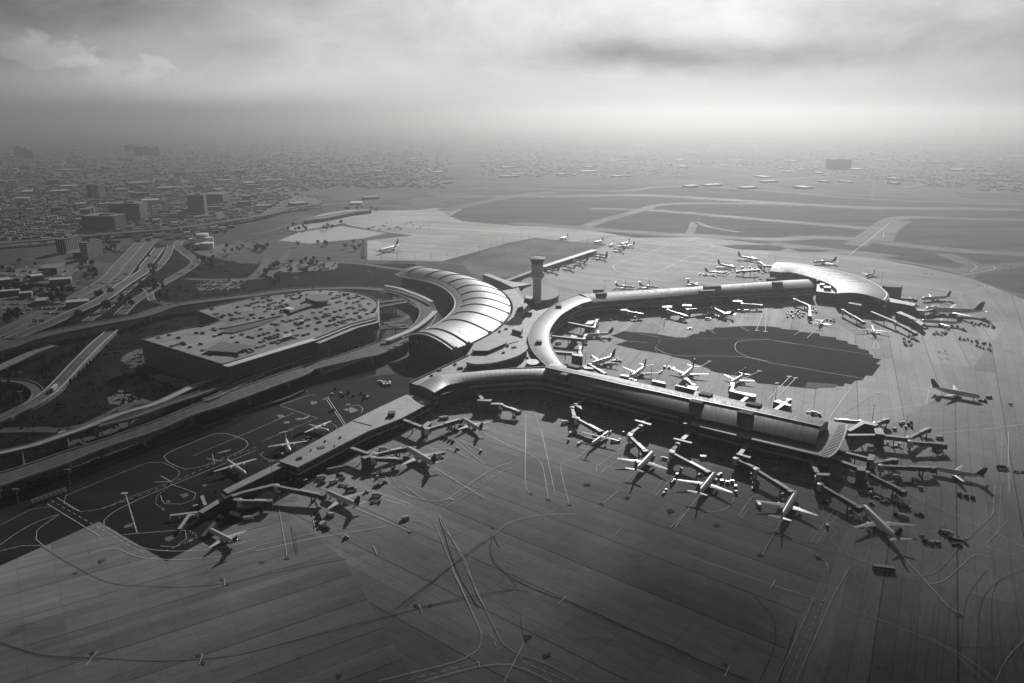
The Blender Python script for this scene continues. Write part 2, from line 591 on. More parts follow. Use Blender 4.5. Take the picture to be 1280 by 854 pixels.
mb = MB()
mb.face([(24000 * math.cos(2 * math.pi * k / 64), 24000 * math.sin(2 * math.pi * k / 64), -0.05) for k in range(64)])
structure('ground', mb, mat_terrain())

FIELD = mat('mown_grass', 0.125, 0.9, 0.32, 0.02, spec=0.04, coord='Position', streak=(0.12, 1, 1))
GRASS_D = mat('rough_grass', 0.018, 0.95, 0.6, 0.03, spec=0.02, coord='Position')
DIRT = mat('bare_dirt', 0.12, 0.9, 0.6, 0.014, spec=0.2, coord='Position')
A_PIER = math.atan2(0.63, 0.776)
CONC_AP = mat_apron('apron_concrete', 0.33, A_PIER)
CONC_R = mat_apron('apron_concrete_right', 0.34, R(-62), lane=8.0)
CONC_W = mat_apron('apron_concrete_west', 0.3, R(-33), lane=6.0, bay=16)
TAXI = mat_apron('taxiway_concrete', 0.13, R(4), lane=11.0, bay=30)
ASPH_W = mat('apron_asphalt', 0.03, 0.8, 0.3, 0.03, coord='Position', streak=(0.5, 2, 1), spec=0.03)
ASPH_N = mat('new_asphalt', 0.022, 0.9, 0.2, 0.03, coord='Position', streak=(1, .3, 1), spec=0.04)


def flat(name, pts, z, m):
    mb = MB()
    p = [Vector((q.x, q.y, 0)) for q in pts]
    if sum(a.x * b.y - b.x * a.y for a, b in zip(p, p[1:] + p[:1])) < 0:
        p.reverse()
    mb.face([(q.x, q.y, z) for q in p])
    return structure(name, mb, m)


def ribbon(mb, pts, w, z=None, mi=0, both=None):
    """flat strip along a centre line"""
    hw = w / 2
    l, r = offset(pts, hw), offset(pts, -hw)
    if z is not None:
        l, r = setz(l, z), setz(r, z)
    L, uv = 0.0, []
    for i, p in enumerate(pts):
        if i:
            L += (p - pts[i - 1]).length
        uv.append([(L, 0), (L, w)])
    mb.sheet([[b, a] for a, b in zip(l, r)], uv, mi, flip=True)


def cl(spec, step=12.0, smooth=True):
    """centre line from a list of (window, [points])"""
    pts = []
    for v, q in spec:
        pts += WL(v, q)
    return spline(pts, step) if smooth else pts


flat('airfield_grass', WL('p', [(470, 268), (560, 256), (640, 240), (720, 232), (860, 231), (1000, 242), (1100, 248), (1280, 258), (1900, 290),
     (2300, 520), (1280, 430), (900, 330), (640, 310), (500, 300)]), 0.0, FIELD)
AP = (WL('z2', [(540, 585), (540, 680), (900, 686), (1242, 592)]) + WL('z3', [(110, 573), (460, 606), (150, 722), (60, 762)])
      + WL('p', [(640, 372), (600, 420), (520, 500), (345, 628), (208, 702), (124, 652), (0, 707.5), (-500, 905), (-500, 1300), (1900, 1300),
                 (2500, 520), (1280, 357)]) + WL('z4', [(990, 768), (800, 725), (530, 672), (0, 602)])
      + WL('z3', [(900, 567), (600, 572), (300, 522), (0, 512)]) + WL('z2', [(1000, 490), (940, 467), (1000, 432), (870, 426), (800, 436), (550, 441),
      (360, 471), (140, 526), (200, 541), (430, 501), (450, 511), (640, 546), (760, 561)]))
flat('apron', AP, 0.03, CONC_AP)
flat('apron_west_concrete', WL('p', [(0, 707.5), (124, 652), (208, 702), (345, 628), (430, 700), (520, 854), (560, 1100), (-500, 1300), (-500, 905)]), 0.05, CONC_W)
flat('apron_east_concrete', WL('p', [(1045, 560), (1110, 500), (1170, 430), (1240, 352), (1280, 357), (2500, 520), (1900, 1300), (870, 1300), (985, 800), (1060, 660), (1080, 600)]), 0.05, CONC_R)
flat('apron_asphalt', WL('p', [(0, 707.5), (124, 652), (208, 702), (345, 628), (520, 530), (560, 500), (600, 450), (575, 440), (515, 440), (505, 466), (470, 470),
     (420, 478), (372, 490), (320, 518), (273, 541), (227, 560), (85, 610), (0, 638), (-300, 740), (-300, 830)]), 0.06, ASPH_W)
LEFT_AP = WL('z2', [(540, 585), (540, 680), (900, 686), (1242, 592)]) + WL('z3', [(110, 573), (300, 590), (500, 560), (300, 524), (0, 514)]) + WL('z2', [(1000, 492), (940, 468), (870, 427), (800, 437), (550, 442), (360, 472), (140, 527), (200, 541), (430, 501), (450, 511), (640, 546), (760, 561)])
flat('north_west_apron', LEFT_AP, 0.05, mat_apron('pale_apron_concrete', 0.52, R(20), lane=9.0))
flat('far_apron', WL('z3', [(460, 609), (150, 724), (175, 790), (330, 830), (700, 800), (1000, 770), (1242, 700), (1242, 640), (900, 570), (600, 575), (500, 562), (440, 590)]), 0.055, mat_apron('far_apron_concrete', 0.42, R(33), lane=9.0))
flat('pale_lot', WL('z2', [(110, 585), (210, 545), (420, 515), (630, 550), (520, 575), (260, 600)]), 0.03, CONC_L)
flat('dirt_infield', WL('z3', [(-60, 610), (110, 578), (455, 609), (150, 712), (0, 760), (-180, 770), (-250, 690)]), 0.05, DIRT)
flat('inner_apron', WL('p', [(735, 385), (800, 392), (1000, 372), (1070, 420), (1125, 400), (1240, 352), (1262, 400), (1200, 480), (1100, 540), (1060, 545), (880, 505), (700, 462), (690, 430), (705, 400)]), 0.052, mat_apron('inner_apron_concrete', 0.42, R(-68), lane=8.0))
DP = WL('z7', [(480, 310), (545, 286), (700, 301), (760, 312), (800, 318), (845, 318), (880, 301), (905, 300), (910, 289), (938, 290), (941, 280), (978, 280), (982, 270),
               (1030, 270), (1082, 265), (1160, 262)]) + \
    WL('z8', [(0, 264), (60, 271), (62, 276), (150, 284), (152, 290), (250, 299), (252, 310), (330, 318), (332, 328), (386, 336), (388, 348), (438, 358), (440, 371), (488, 382),
              (492, 397), (512, 404), (508, 416), (550, 424), (524, 446), (546, 452), (524, 480), (506, 505), (474, 503), (460, 525), (424, 528), (404, 546), (374, 541), (366, 556),
              (334, 554), (322, 562), (246, 562), (240, 568), (182, 564)]) + \
    WL('z7', [(1242, 545), (1192, 541), (1168, 520), (1118, 508), (1040, 497), (1000, 490), (962, 480), (958, 472), (872, 440), (860, 428), (790, 415), (740, 400), (640, 385), (572, 370),
              (500, 352), (560, 335)])
flat('new_asphalt_patch', DP, 0.06, ASPH_N)
flat('asphalt_patch_repair', WL('z8', [(190, 535), (340, 545), (330, 557), (240, 565), (180, 560)]), 0.07, BLACK)

# taxiways and runway across the infield grass
mb = MB()
TAXIS = [([('z3', [(-320, 372), (0, 370), (300, 370), (640, 365), (1000, 385), (1242, 400)]), ('z4', [(450, 425), (900, 430), (1242, 435), (1700, 450)])], 60),
         ([('z3', [(-300, 335), (0, 330), (500, 345), (700, 325), (900, 322), (1242, 345)]), ('z4', [(400, 378), (700, 395), (1242, 410)])], 22),
         ([('z3', [(320, 530), (450, 485), (620, 440), (700, 415), (850, 405), (1242, 408)]), ('z4', [(400, 425)])], 30),
         ([('z3', [(380, 430), (700, 440), (1000, 465), (1242, 486)]), ('z4', [(350, 515), (480, 527)])], 42),
         ([('z3', [(0, 500), (400, 530), (750, 555), (900, 560), (1242, 580)]), ('z4', [(250, 570), (500, 585), (640, 605), (1000, 640), (1242, 652), (1700, 690)])], 46),
         ([('z4', [(0, 600), (350, 640), (600, 668), (800, 700), (1000, 745), (1242, 830), (1500, 930)])], 55),
         ([('z4', [(420, 610), (520, 540), (600, 485), (700, 472), (900, 478), (1242, 486), (1600, 500)])], 38),
         ([('z4', [(560, 600), (590, 540), (660, 490)])], 30),
         ([('z4', [(850, 650), (960, 690), (1010, 720), (960, 745)])], 30),
         ([('z4', [(1000, 740), (1090, 720), (1242, 700), (1500, 690)])], 34),
         ([('z2', [(900, 440), (1100, 400), (1242, 372)]), ('z3', [(200, 350)])], 40),
         ([('z3', [(860, 560), (880, 510), (890, 495), (960, 520), (1100, 545)])], 16)]
for i, (spec, w) in enumerate(TAXIS):
    ribbon(mb, cl(spec, 25), w, 0.05 + 0.012 * i)
structure('taxiways', mb, TAXI)
mb = MB()
for pts in ([(560, 667), (700, 690), (900, 718), (960, 705), (900, 690), (680, 662)], [(0, 607), (90, 622), (60, 634), (-150, 628), (-230, 610)],
            [(110, 625), (300, 634), (280, 640), (150, 640)], [(1000, 768), (1090, 742), (1242, 752), (1500, 800), (1500, 900), (1242, 848)]):
    p = WL('z4', pts)
    p.reverse()
    mb.face(setz(spline(p, 30, True), 0.22))
structure('grass_islands', mb, FIELD)

# land side: grass, a builders' yard, car parks
flat('landside_grass', WL('p', [(-200, 650), (0, 640), (85, 612), (227, 562), (320, 520), (372, 492), (470, 468), (470, 440), (520, 330), (300, 330), (180, 300), (140, 355), (0, 430), (-250, 520)]), 0.01, GRASS_D)
mb = MB()
rs = random.Random(3)
for _ in range(900):
    x, y = rs.uniform(-20, 330), rs.uniform(300, 620)
    g = gp(x, y)
    k = 0
    if y > 640 - x * .42 - 12 or y < 430 - x * .62:
        continue
    for _k in range(5):
        d = rs.uniform(.6, 2.4)
        a = rs.uniform(0, 6.28)
        c = Vector((g.x + rs.uniform(-4, 4), g.y + rs.uniform(-4, 4), .02))
        mb.face([c + Vector((d, 0, .1)), c + Vector((d * .2, d * .7, rs.uniform(.3, 1.2))), c + Vector((-d, d * .3, .1)), c + Vector((0, -d, rs.uniform(.1, .6)))])
stuff('scrub', mb, mat('scrub_leaves', 0.022, 0.95, .5, .3, spec=.05))
flat('builders_yard', WL('z5', [(600, 540), (650, 505), (720, 515), (790, 545), (810, 580), (770, 610), (700, 640), (590, 645), (530, 640), (520, 610), (560, 590)]), 0.04, DIRT)
flat('dirt_slope', WL('z5', [(585, 430), (600, 405), (650, 380), (690, 372), (702, 440), (660, 462), (625, 468), (640, 450), (610, 445)]), 0.04, DIRT)
mb = MB()
for v, pts in (('z1', [(0, 740), (200, 700), (400, 705), (330, 770), (150, 854), (0, 854)]), ('z5', [(0, 60), (110, 50), (330, 60), (250, 110), (0, 220)]),
               ('z1', [(240, 470), (400, 440), (560, 430), (560, 460), (400, 475), (260, 500)]), ('z1', [(30, 540), (380, 530), (390, 555), (200, 590), (0, 600)]),
               ('z1', [(810, 500), (1010, 440), (1242, 400), (1242, 450), (1010, 490)]), ('z2', [(-10, 400), (200, 360), (330, 395), (230, 430), (-10, 455)]),
               ('z1', [(950, 800), (1010, 780), (1200, 775), (1150, 825), (960, 828)]), ('z1', [(940, 640), (1100, 600), (1190, 640), (1000, 665)]),
               ('z2', [(90, 735), (160, 690), (400, 690), (390, 725), (180, 740)]), ('z1', [(640, 300), (760, 290), (740, 330), (690, 330)])):
    p = setz(WL(v, pts), 0.05)
    if sum(a.x * b.y - b.x * a.y for a, b in zip(p, p[1:] + p[:1])) < 0:
        p.reverse()
    mb.face(p)
structure('car_parks', mb, mat('car_park_asphalt', 0.10, 0.7, 0.3, 0.03, coord='Position'))

mb = MB()
ROADS = [([('z5', [(-200, 395), (0, 315), (200, 220), (380, 130), (540, 40)]), ('z1', [(620, 690), (700, 600), (740, 560), (790, 500), (850, 450), (905, 410), (938, 370), (910, 320), (860, 280),
           (800, 250), (740, 205), (690, 180), (655, 150)])], 36),
         ([('z5', [(420, 240), (520, 170), (600, 100), (700, 20)]), ('z1', [(760, 720), (810, 660), (830, 610)])], 12),
         ([('z5', [(580, 210), (640, 150), (720, 100), (800, 50), (890, 0)]), ('z1', [(950, 690), (905, 650), (862, 612), (880, 585), (950, 568)])], 15),
         ([('z5', [(700, 75), (725, 100), (740, 140), (800, 155), (900, 152)])], 9),
         ([('z1', [(-100, 610), (300, 585), (500, 560), (700, 540), (900, 530), (1242, 475)]), ('z2', [(100, 440), (400, 405), (600, 400)])], 26),
         ([('z1', [(900, 770), (1000, 775), (1242, 770)]), ('z2', [(100, 760)])], 10),
         ([('z2', [(-20, 770), (30, 720), (50, 660), (-40, 610), (-100, 590)])], 14),
         ([('z2', [(-10, 555), (100, 530), (220, 485), (350, 455)])], 14),
         ([('z2', [(60, 760), (120, 690), (150, 650), (210, 625), (470, 603), (520, 590)])], 12),
         ([('z2', [(400, 690), (520, 700), (640, 718), (740, 730)])], 12),
         ([('z1', [(-50, 300), (100, 297), (260, 285), (290, 250), (330, 160)])], 16),
         ([('z1', [(260, 290), (280, 340), (290, 380), (600, 360), (850, 320)])], 14),
         ([('z1', [(0, 380), (250, 395), (500, 372), (800, 360)])], 12),
         ([('z5', [(0, 770), (200, 765), (300, 770), (420, 745), (640, 640), (760, 620)])], 10),
         ([('z5', [(330, 835), (480, 800), (600, 745), (660, 700), (760, 660), (860, 600), (960, 555)])], 9),
         ([('Q', [(40, 730), (200, 670), (500, 555), (700, 470), (900, 400), (1100, 330), (1250, 290)]), ('L', [(0, 290), (100, 300), (200, 270), (300, 240), (420, 180), (640, 110), (800, 50)])], 6),
         ([('z6', [(620, 250), (700, 240), (760, 200), (770, 150), (700, 110), (600, 100)])], 8),
         ([('z3', [(-300, 345), (100, 320), (420, 330)])], 10),
         ([('z3', [(480, 180), (500, 195), (620, 210), (760, 212)]), ('z4', [(0, 250), (180, 235)])], 22),
         ([('z4', [(0, 290), (400, 270), (700, 262)])], 20), ([('z4', [(640, 330), (900, 300), (1242, 310)])], 20)]
for i, (spec, w) in enumerate(ROADS):
    ribbon(mb, cl(spec, 14), w, 0.08 + 0.012 * i)
structure('roads', mb, ROAD)
mb = MB()
for i, (spec, w) in enumerate(ROADS[:5]):
    c_ = cl(spec, 14)
    for o_ in ((-w / 2 + 1, w / 2 - 1, 0) if w > 20 else (-w / 2 + 0.8, w / 2 - 0.8)):
        ribbon(mb, offset(c_, o_), 0.5, 0.36)
structure('road_edge_lines', mb, LINE_W)

# painted lines on the aprons, read off the photograph
mb_w, mb_y, mb_d = MB(), MB(), MB()


def line(mb, v, pts, w=0.5, z=0.11, smooth=False, dash=None):
    p = [q for q in WL(v, pts)]
    p = spline(p, 5) if smooth else p
    if not dash:
        ribbon(mb, setz(p, z), w, z)
        return
    L = sum((b - a).length for a, b in zip(p, p[1:]))
    n = max(2, int(L / dash) * 2)
    q = resample(p, n)
    for i in range(0, n - 1, 2):
        ribbon(mb, [q[i], q[i + 1]], w, z)


LW = [  # (window, points, width, curved, dash)
    ('y1', [(310, 345), (320, 310), (380, 285), (720, 150), (790, 150), (870, 195), (850, 230), (820, 245), (640, 315), (480, 378), (390, 388), (310, 345)], .45, 1, 0),
    ('y1', [(795, 120), (820, 100), (1050, 8), (1100, 10), (1195, 45), (1190, 80), (1100, 125), (960, 175), (900, 182), (820, 150), (795, 120)], .45, 1, 0),
    ('y1', [(275, 320), (385, 385)], .45, 0, 0), ('y1', [(230, 350), (480, 505)], .5, 0, 0), ('y1', [(250, 335), (420, 432), (640, 560), (700, 588)], .4, 0, 6),
    ('y1', [(480, 505), (480, 540), (430, 567)], .4, 1, 0), ('y1', [(470, 470), (505, 460), (640, 540), (720, 570), (850, 580), (970, 575), (1100, 560), (1242, 520)], .45, 1, 0),
    ('y1', [(440, 590), (520, 567), (575, 568), (660, 605), (760, 618), (900, 620), (1100, 600), (1242, 560)], .45, 1, 0),
    ('y1', [(505, 455), (505, 430), (560, 385), (640, 345), (760, 290), (1030, 180), (1242, 90)], .45, 1, 0),
    ('y1', [(490, 375), (640, 325), (800, 262), (1020, 165), (1242, 75)], .45, 1, 5),
    ('y1', [(610, 305), (665, 490)], .9, 0, 0), ('y1', [(588, 300), (620, 297)], 2.2, 0, 0), ('y1', [(750, 245), (830, 242)], .6, 0, 0), ('y1', [(780, 215), (830, 242)], .6, 0, 0),
    ('y1', [(1005, 130), (1060, 140)], .6, 0, 0), ('y1', [(1030, 108), (1040, 150)], .6, 0, 0),
    ('y1', [(830, 255), (950, 300), (940, 330), (880, 352), (800, 350), (780, 310)], .4, 1, 0), ('y1', [(790, 375), (755, 350), (760, 315), (830, 260)], .4, 1, 3),
    ('y1', [(600, 500), (850, 480), (900, 480), (905, 520), (850, 560), (780, 555)], .4, 1, 0), ('y1', [(800, 580), (900, 540), (960, 510), (920, 480)], .4, 1, 3),
    ('y1', [(0, 455), (160, 375), (250, 362)], .4, 1, 0), ('y1', [(0, 550), (100, 480), (200, 430), (290, 400)], .35, 1, 0),
    ('y1', [(215, 555), (175, 520), (180, 480), (290, 400)], .4, 1, 0), ('y1', [(0, 580), (100, 555), (190, 552), (215, 560)], .35, 1, 0),
    ('L', [(620, 155), (880, 243)], .4, 0, 0), ('L', [(880, 243), (500, 400)], .4, 0, 0), ('L', [(940, 105), (1080, 310)], .5, 0, 0), ('L', [(955, 100), (1092, 305)], .5, 0, 0), ('L', [(915, 115), (990, 80)], .6, 0, 0),
    ('L', [(620, 150), (830, 80), (880, 80)], .4, 1, 0), ('L', [(1020, 330), (1005, 290), (960, 270), (890, 280)], .4, 1, 0), ('L', [(1190, 205), (1200, 180), (1170, 150), (1120, 160)], .4, 1, 0),
    ('L', [(500, 480), (480, 500), (520, 530), (600, 540), (680, 500)], .4, 1, 0), ('L', [(0, 510), (300, 385), (620, 245), (720, 205)], .35, 0, 0),
    # stand guide lines in front of the long pier
    ('z7', [(67, 690), (67, 860)], .5, 0, 0), ('z7', [(105, 660), (160, 860)], .5, 0, 0), ('y3', [(66, 0), (65, 245), (88, 300)], .5, 1, 0), ('y3', [(145, 0), (207, 295)], .5, 0, 0),
    ('y3', [(0, 70), (100, 120), (145, 160), (178, 330)], .5, 1, 0), ('y3', [(375, 75), (320, 125), (250, 150), (238, 190), (278, 355)], .5, 1, 0),
    ('y3', [(605, 190), (535, 262)], .5, 0, 0), ('y3', [(510, 290), (440, 350)], .5, 0, 0), ('y3', [(910, 305), (790, 465)], .6, 0, 0), 
    ('y3', [(550, 65), (410, 170), (410, 195), (430, 200), (575, 95)], .4, 0, 0), ('y3', [(430, 195), (460, 172)], .4, 0, 0),
    ('y3', [(760, 200), (680, 300)], .4, 0, 0), ('y3', [(790, 215), (695, 310)], .4, 0, 0), ('y3', [(830, 220), (735, 320)], .4, 0, 0), ('y3', [(1080, 320), (1040, 375), (990, 388), (890, 385)], .45, 1, 0),
    ('y3', [(1242, 295), (1160, 320), (1100, 400), (1110, 420), (1150, 370), (1130, 365), (1100, 415)], .4, 0, 0), ('y3', [(1090, 400), (1160, 445), (1242, 470)], .45, 1, 0),
    ('y4', [(595, 540), (880, 854)], .7, 0, 0), ('y4', [(205, 265), (270, 375), (260, 405), (335, 490), (300, 515), (355, 585)], .4, 0, 0), ('y4', [(320, 380), (215, 525), (235, 545), (345, 390)], .4, 0, 0),
    ('y4', [(665, 255), (700, 310), (1035, 465)], .5, 0, 0), ('y4', [(810, 260), (1090, 340), (1090, 400), (1000, 490), (910, 580), (830, 670), (740, 700), (620, 680), (530, 650)], .5, 1, 0),
    ('y4', [(1165, 430), (1060, 545), (1070, 565), (1200, 600)], .45, 1, 0), ('y4', [(1120, 620), (1010, 595), (950, 640), (850, 725), (760, 740)], .5, 1, 0), ('y4', [(1060, 470), (1242, 560)], .5, 0, 0),
    ('y4', [(500, 370), (740, 445), (780, 480), (950, 520), (905, 575), (855, 550)], .4, 0, 0), ('y4', [(0, 480), (250, 545), (440, 620), (540, 655)], .35, 0, 0), ('y4', [(290, 670), (280, 630), (230, 590)], .4, 1, 0),
    ('y4', [(1100, 260), (1090, 400)], .5, 0, 0), ('y4', [(1135, 0), (1130, 260), (1120, 470)], .5, 0, 4), ('y4', [(1165, 0), (1170, 300)], .5, 0, 0),
    ('z8', [(0, 330), (510, 405), (830, 460), (1242, 520)], .5, 0, 0), ('z8', [(0, 440), (465, 520), (780, 575)], .5, 0, 0), ('z8', [(780, 570), (770, 640), (350, 705)], .5, 0, 0),
    ('z8', [(810, 785), (1100, 760), (1242, 740)], .5, 0, 0), ('z8', [(790, 765), (1242, 718)], .5, 0, 4), ('z8', [(1050, 790), (1242, 840)], .35, 0, 0),
    ('z8', [(700, 300), (940, 400), (1070, 445)], .45, 0, 0), ('z8', [(510, 370), (515, 340)], .6, 0, 0), ('z8', [(540, 370), (515, 310)], .6, 0, 0), ('z8', [(500, 372), (545, 372)], 1.6, 0, 0), ('z8', [(125, 308), (240, 235)], .6, 0, 0), ('z8', [(190, 322), (255, 258)], .6, 0, 0),
    ('z8', [(0, 620), (105, 510)], .7, 0, 0), ('z8', [(45, 610), (135, 515)], .7, 0, 0), ('z8', [(295, 715), (400, 565)], .7, 0, 0), ('z8', [(340, 700), (530, 585)], .6, 0, 0), ('z8', [(120, 515), (145, 515)], 2, 0, 0), ('z8', [(90, 508), (115, 509)], 2, 0, 0), ('z8', [(385, 562), (408, 564)], 2, 0, 0), ('z8', [(518, 584), (540, 588)], 2, 0, 0),
    ('z7', [(705, 400), (695, 370), (715, 345), (770, 325), (1242, 328)], .5, 1, 4), ('z7', [(700, 370), (730, 390), (815, 408), (1100, 412), (1242, 438)], .5, 1, 0), ('z7', [(1242, 328), (1120, 335), (1085, 350), (1090, 385), (1150, 415), (1242, 435)], .5, 1, 0),
    ('z8', [(0, 330), (130, 350)], .5, 0, 0), ('z7', [(1230, 175), (1185, 285)], .7, 0, 0), ('z7', [(1235, 175), (1228, 290)], .7, 0, 0), ('z7', [(1180, 285), (1200, 287)], 2, 0, 0), ('z7', [(1218, 290), (1240, 290)], 2, 0, 0),
    ('z7', [(870, 225), (985, 300)], .6, 0, 0), ('z7', [(650, 215), (775, 305)], .6, 0, 0), ('z7', [(1020, 215), (1150, 290)], .6, 0, 0), ('z7', [(350, 385), (675, 388)], .5, 0, 0), ('z7', [(480, 330), (660, 345)], .5, 0, 0), ('z7', [(480, 275), (720, 320)], .5, 0, 0),
    ('z7', [(880, 480), (960, 435)], .7, 0, 0), ('z7', [(1130, 515), (1205, 482)], .7, 0, 0), ('z7', [(1080, 495), (1130, 470)], .5, 0, 3), ('z7', [(920, 585), (950, 550)], .4, 0, 0), ('z7', [(940, 590), (975, 557)], .4, 0, 0), ('z7', [(1190, 480), (1212, 483)], 2, 0, 0), ('z7', [(948, 433), (970, 436)], 2, 0, 0),
    # far apron
    ('z3', [(910, 568), (870, 585), (770, 605), (640, 655), (510, 700), (495, 720), (540, 745), (680, 745), (850, 670), (970, 622), (970, 605), (930, 590), (860, 590)], 1.6, 1, 0),
    ('z3', [(690, 765), (755, 808)], .8, 0, 0), ('z3', [(585, 770), (640, 800)], .8, 0, 0), ('z3', [(480, 775), (520, 800)], .8, 0, 0), ('z3', [(610, 625), (800, 640), (1000, 665)], .8, 0, 0), ('z3', [(740, 600), (660, 580)], .8, 0, 0), ('z3', [(395, 805), (430, 775)], .8, 0, 0),
    ('z3', [(790, 755), (900, 790)], .8, 0, 0), ('z3', [(870, 600), (980, 660)], .8, 0, 0),
    ('z4', [(390, 660), (500, 575), (590, 500)], 1.6, 0, 0), ('z4', [(480, 570), (558, 573), (562, 545)], .9, 0, 0), ('z4', [(585, 490), (625, 494)], 1.2, 0, 0), ('z4', [(980, 740), (1010, 715), (990, 700), (930, 690)], 1.0, 1, 0), ('z4', [(900, 760), (1080, 730), (1095, 712), (1050, 700)], 1.0, 1, 0),
    ('z3', [(860, 515), (885, 497), (905, 505)], .9, 0, 0), ('z3', [(640, 335), (900, 322), (1000, 328)], 2, 1, 0), ('z3', [(700, 415), (850, 405), (1242, 407)], 1.6, 1, 0), ('z3', [(905, 560), (1242, 585)], 1.8, 0, 0), ('z3', [(980, 620), (1242, 640)], 1.8, 0, 0),
    ('z2', [(620, 690), (1090, 600)], .6, 0, 0), ('z2', [(830, 435), (1000, 430), (940, 465)], 1.5, 0, 0),
    # left stands
    ('y2', [(270, 385), (290, 490)], .45, 0, 0), ('y2', [(110, 360), (150, 600)], .35, 0, 0), ('y2', [(0, 580), (300, 515), (640, 460)], .4, 0, 0), ('y2', [(0, 555), (300, 490), (570, 440)], .35, 0, 0),
    ('y2', [(470, 365), (750, 485)], .5, 0, 0), ('y2', [(865, 175), (1110, 325)], .5, 0, 0), ('y2', [(1110, 10), (1242, 75)], .5, 0, 0), ('y2', [(730, 270), (830, 335), (920, 330), (1000, 280), (1150, 180), (1242, 150)], .45, 1, 0),
    ('y2', [(890, 405), (920, 370), (1060, 285), (1200, 190), (1242, 175)], .45, 1, 0), ('y2', [(840, 390), (1150, 215)], .35, 0, 4), ('y2', [(890, 405), (895, 440), (1000, 600), (1070, 780), (1110, 854)], .45, 1, 0), ('y2', [(870, 450), (950, 650), (1040, 854)], .35, 1, 0),
    ('y2', [(610, 180), (650, 260), (740, 310), (830, 335)], .4, 0, 0), ('y2', [(640, 180), (670, 245)], .4, 0, 0), ('y2', [(570, 290), (740, 350), (730, 360), (560, 310)], .35, 0, 0), ('y2', [(535, 185), (570, 240)], .35, 0, 0), ('y2', [(690, 430), (800, 435), (860, 470)], .35, 1, 0),
    ('y2', [(960, 40), (1110, 160), (1115, 100), (990, 40)], .4, 0, 0), ('y2', [(1000, 50), (1090, 130), (1090, 100)], .4, 0, 0), ('y2', [(935, 322), (960, 332)], 1, 0, 0), ('y2', [(570, 558), (585, 597)], .4, 0, 0),
    ('I', [(600, 325), (790, 320), (1110, 480)], .4, 0, 0),
    # foreground
    ('y6', [(130, 632), (450, 548), (510, 490), (510, 450), (400, 210)], .45, 1, 0), ('y6', [(640, 527), (590, 490), (530, 370), (430, 160), (355, 10)], .4, 1, 0), ('y6', [(545, 455), (565, 500)], .4, 0, 3),
    ('y6', [(300, 632), (500, 578), (620, 570), (680, 590), (775, 637)], .5, 1, 0), ('y6', [(240, 628), (500, 562)], .4, 0, 4), ('y6', [(500, 558), (505, 580)], .6, 0, 0), ('y6', [(655, 550), (660, 535), (760, 570), (890, 637)], .5, 1, 0), ('y6', [(660, 557), (830, 632)], .4, 0, 4), ('y6', [(595, 637), (670, 490)], .6, 0, 0),
    ('y6', [(280, 345), (290, 378)], .5, 0, 0), ('y6', [(825, 317), (797, 347)], .5, 0, 0), ('y6', [(1010, 87), (1033, 62)], .5, 0, 0), ('y6', [(570, 80), (610, 45), (720, 15), (860, 10)], .4, 1, 0), ('y6', [(1215, 60), (1275, 0)], .5, 0, 0), ('y6', [(112, 130), (122, 158)], .5, 0, 0),
    ('y7', [(1000, 368), (1025, 385)], .7, 0, 0), ('y7', [(283, 165), (355, 35)], .6, 0, 0), ('y7', [(333, 260), (315, 292)], .5, 0, 0), ('y7', [(335, 650), (480, 330)], .35, 0, 0), ('y7', [(410, 650), (550, 330), (620, 205)], .35, 0, 0), ('y7', [(370, 650), (520, 330)], .3, 0, 5), ('y7', [(690, 342), (655, 450)], .5, 0, 2),
    ('y7', [(160, 585), (140, 630)], .5, 0, 0), ('y7', [(1170, 650), (1215, 560), (1280, 490)], .4, 1, 0), ('y7', [(1130, 650), (1010, 540), (900, 480), (720, 410), (620, 375), (320, 280), (0, 170)], .3, 1, 0), ('y7', [(1180, 650), (1060, 560), (920, 480)], .35, 1, 0),
    ('y7', [(600, 165), (680, 195), (740, 215)], .3, 0, 0), ('y7', [(530, 215), (530, 195), (490, 165)], .35, 1, 0), ('y5', [(365, 520), (320, 575)], .4, 0, 0), ('y5', [(755, 530), (742, 570)], .4, 0, 0), ('y5', [(836, 250), (836, 275)], .4, 0, 0),
]
for i, (v, pts, w, sm, da) in enumerate(LW):
    line(mb_w if i % 5 else mb_y, v, pts, w * 0.74, 0.24 + 0.0015 * i, sm, da or None)
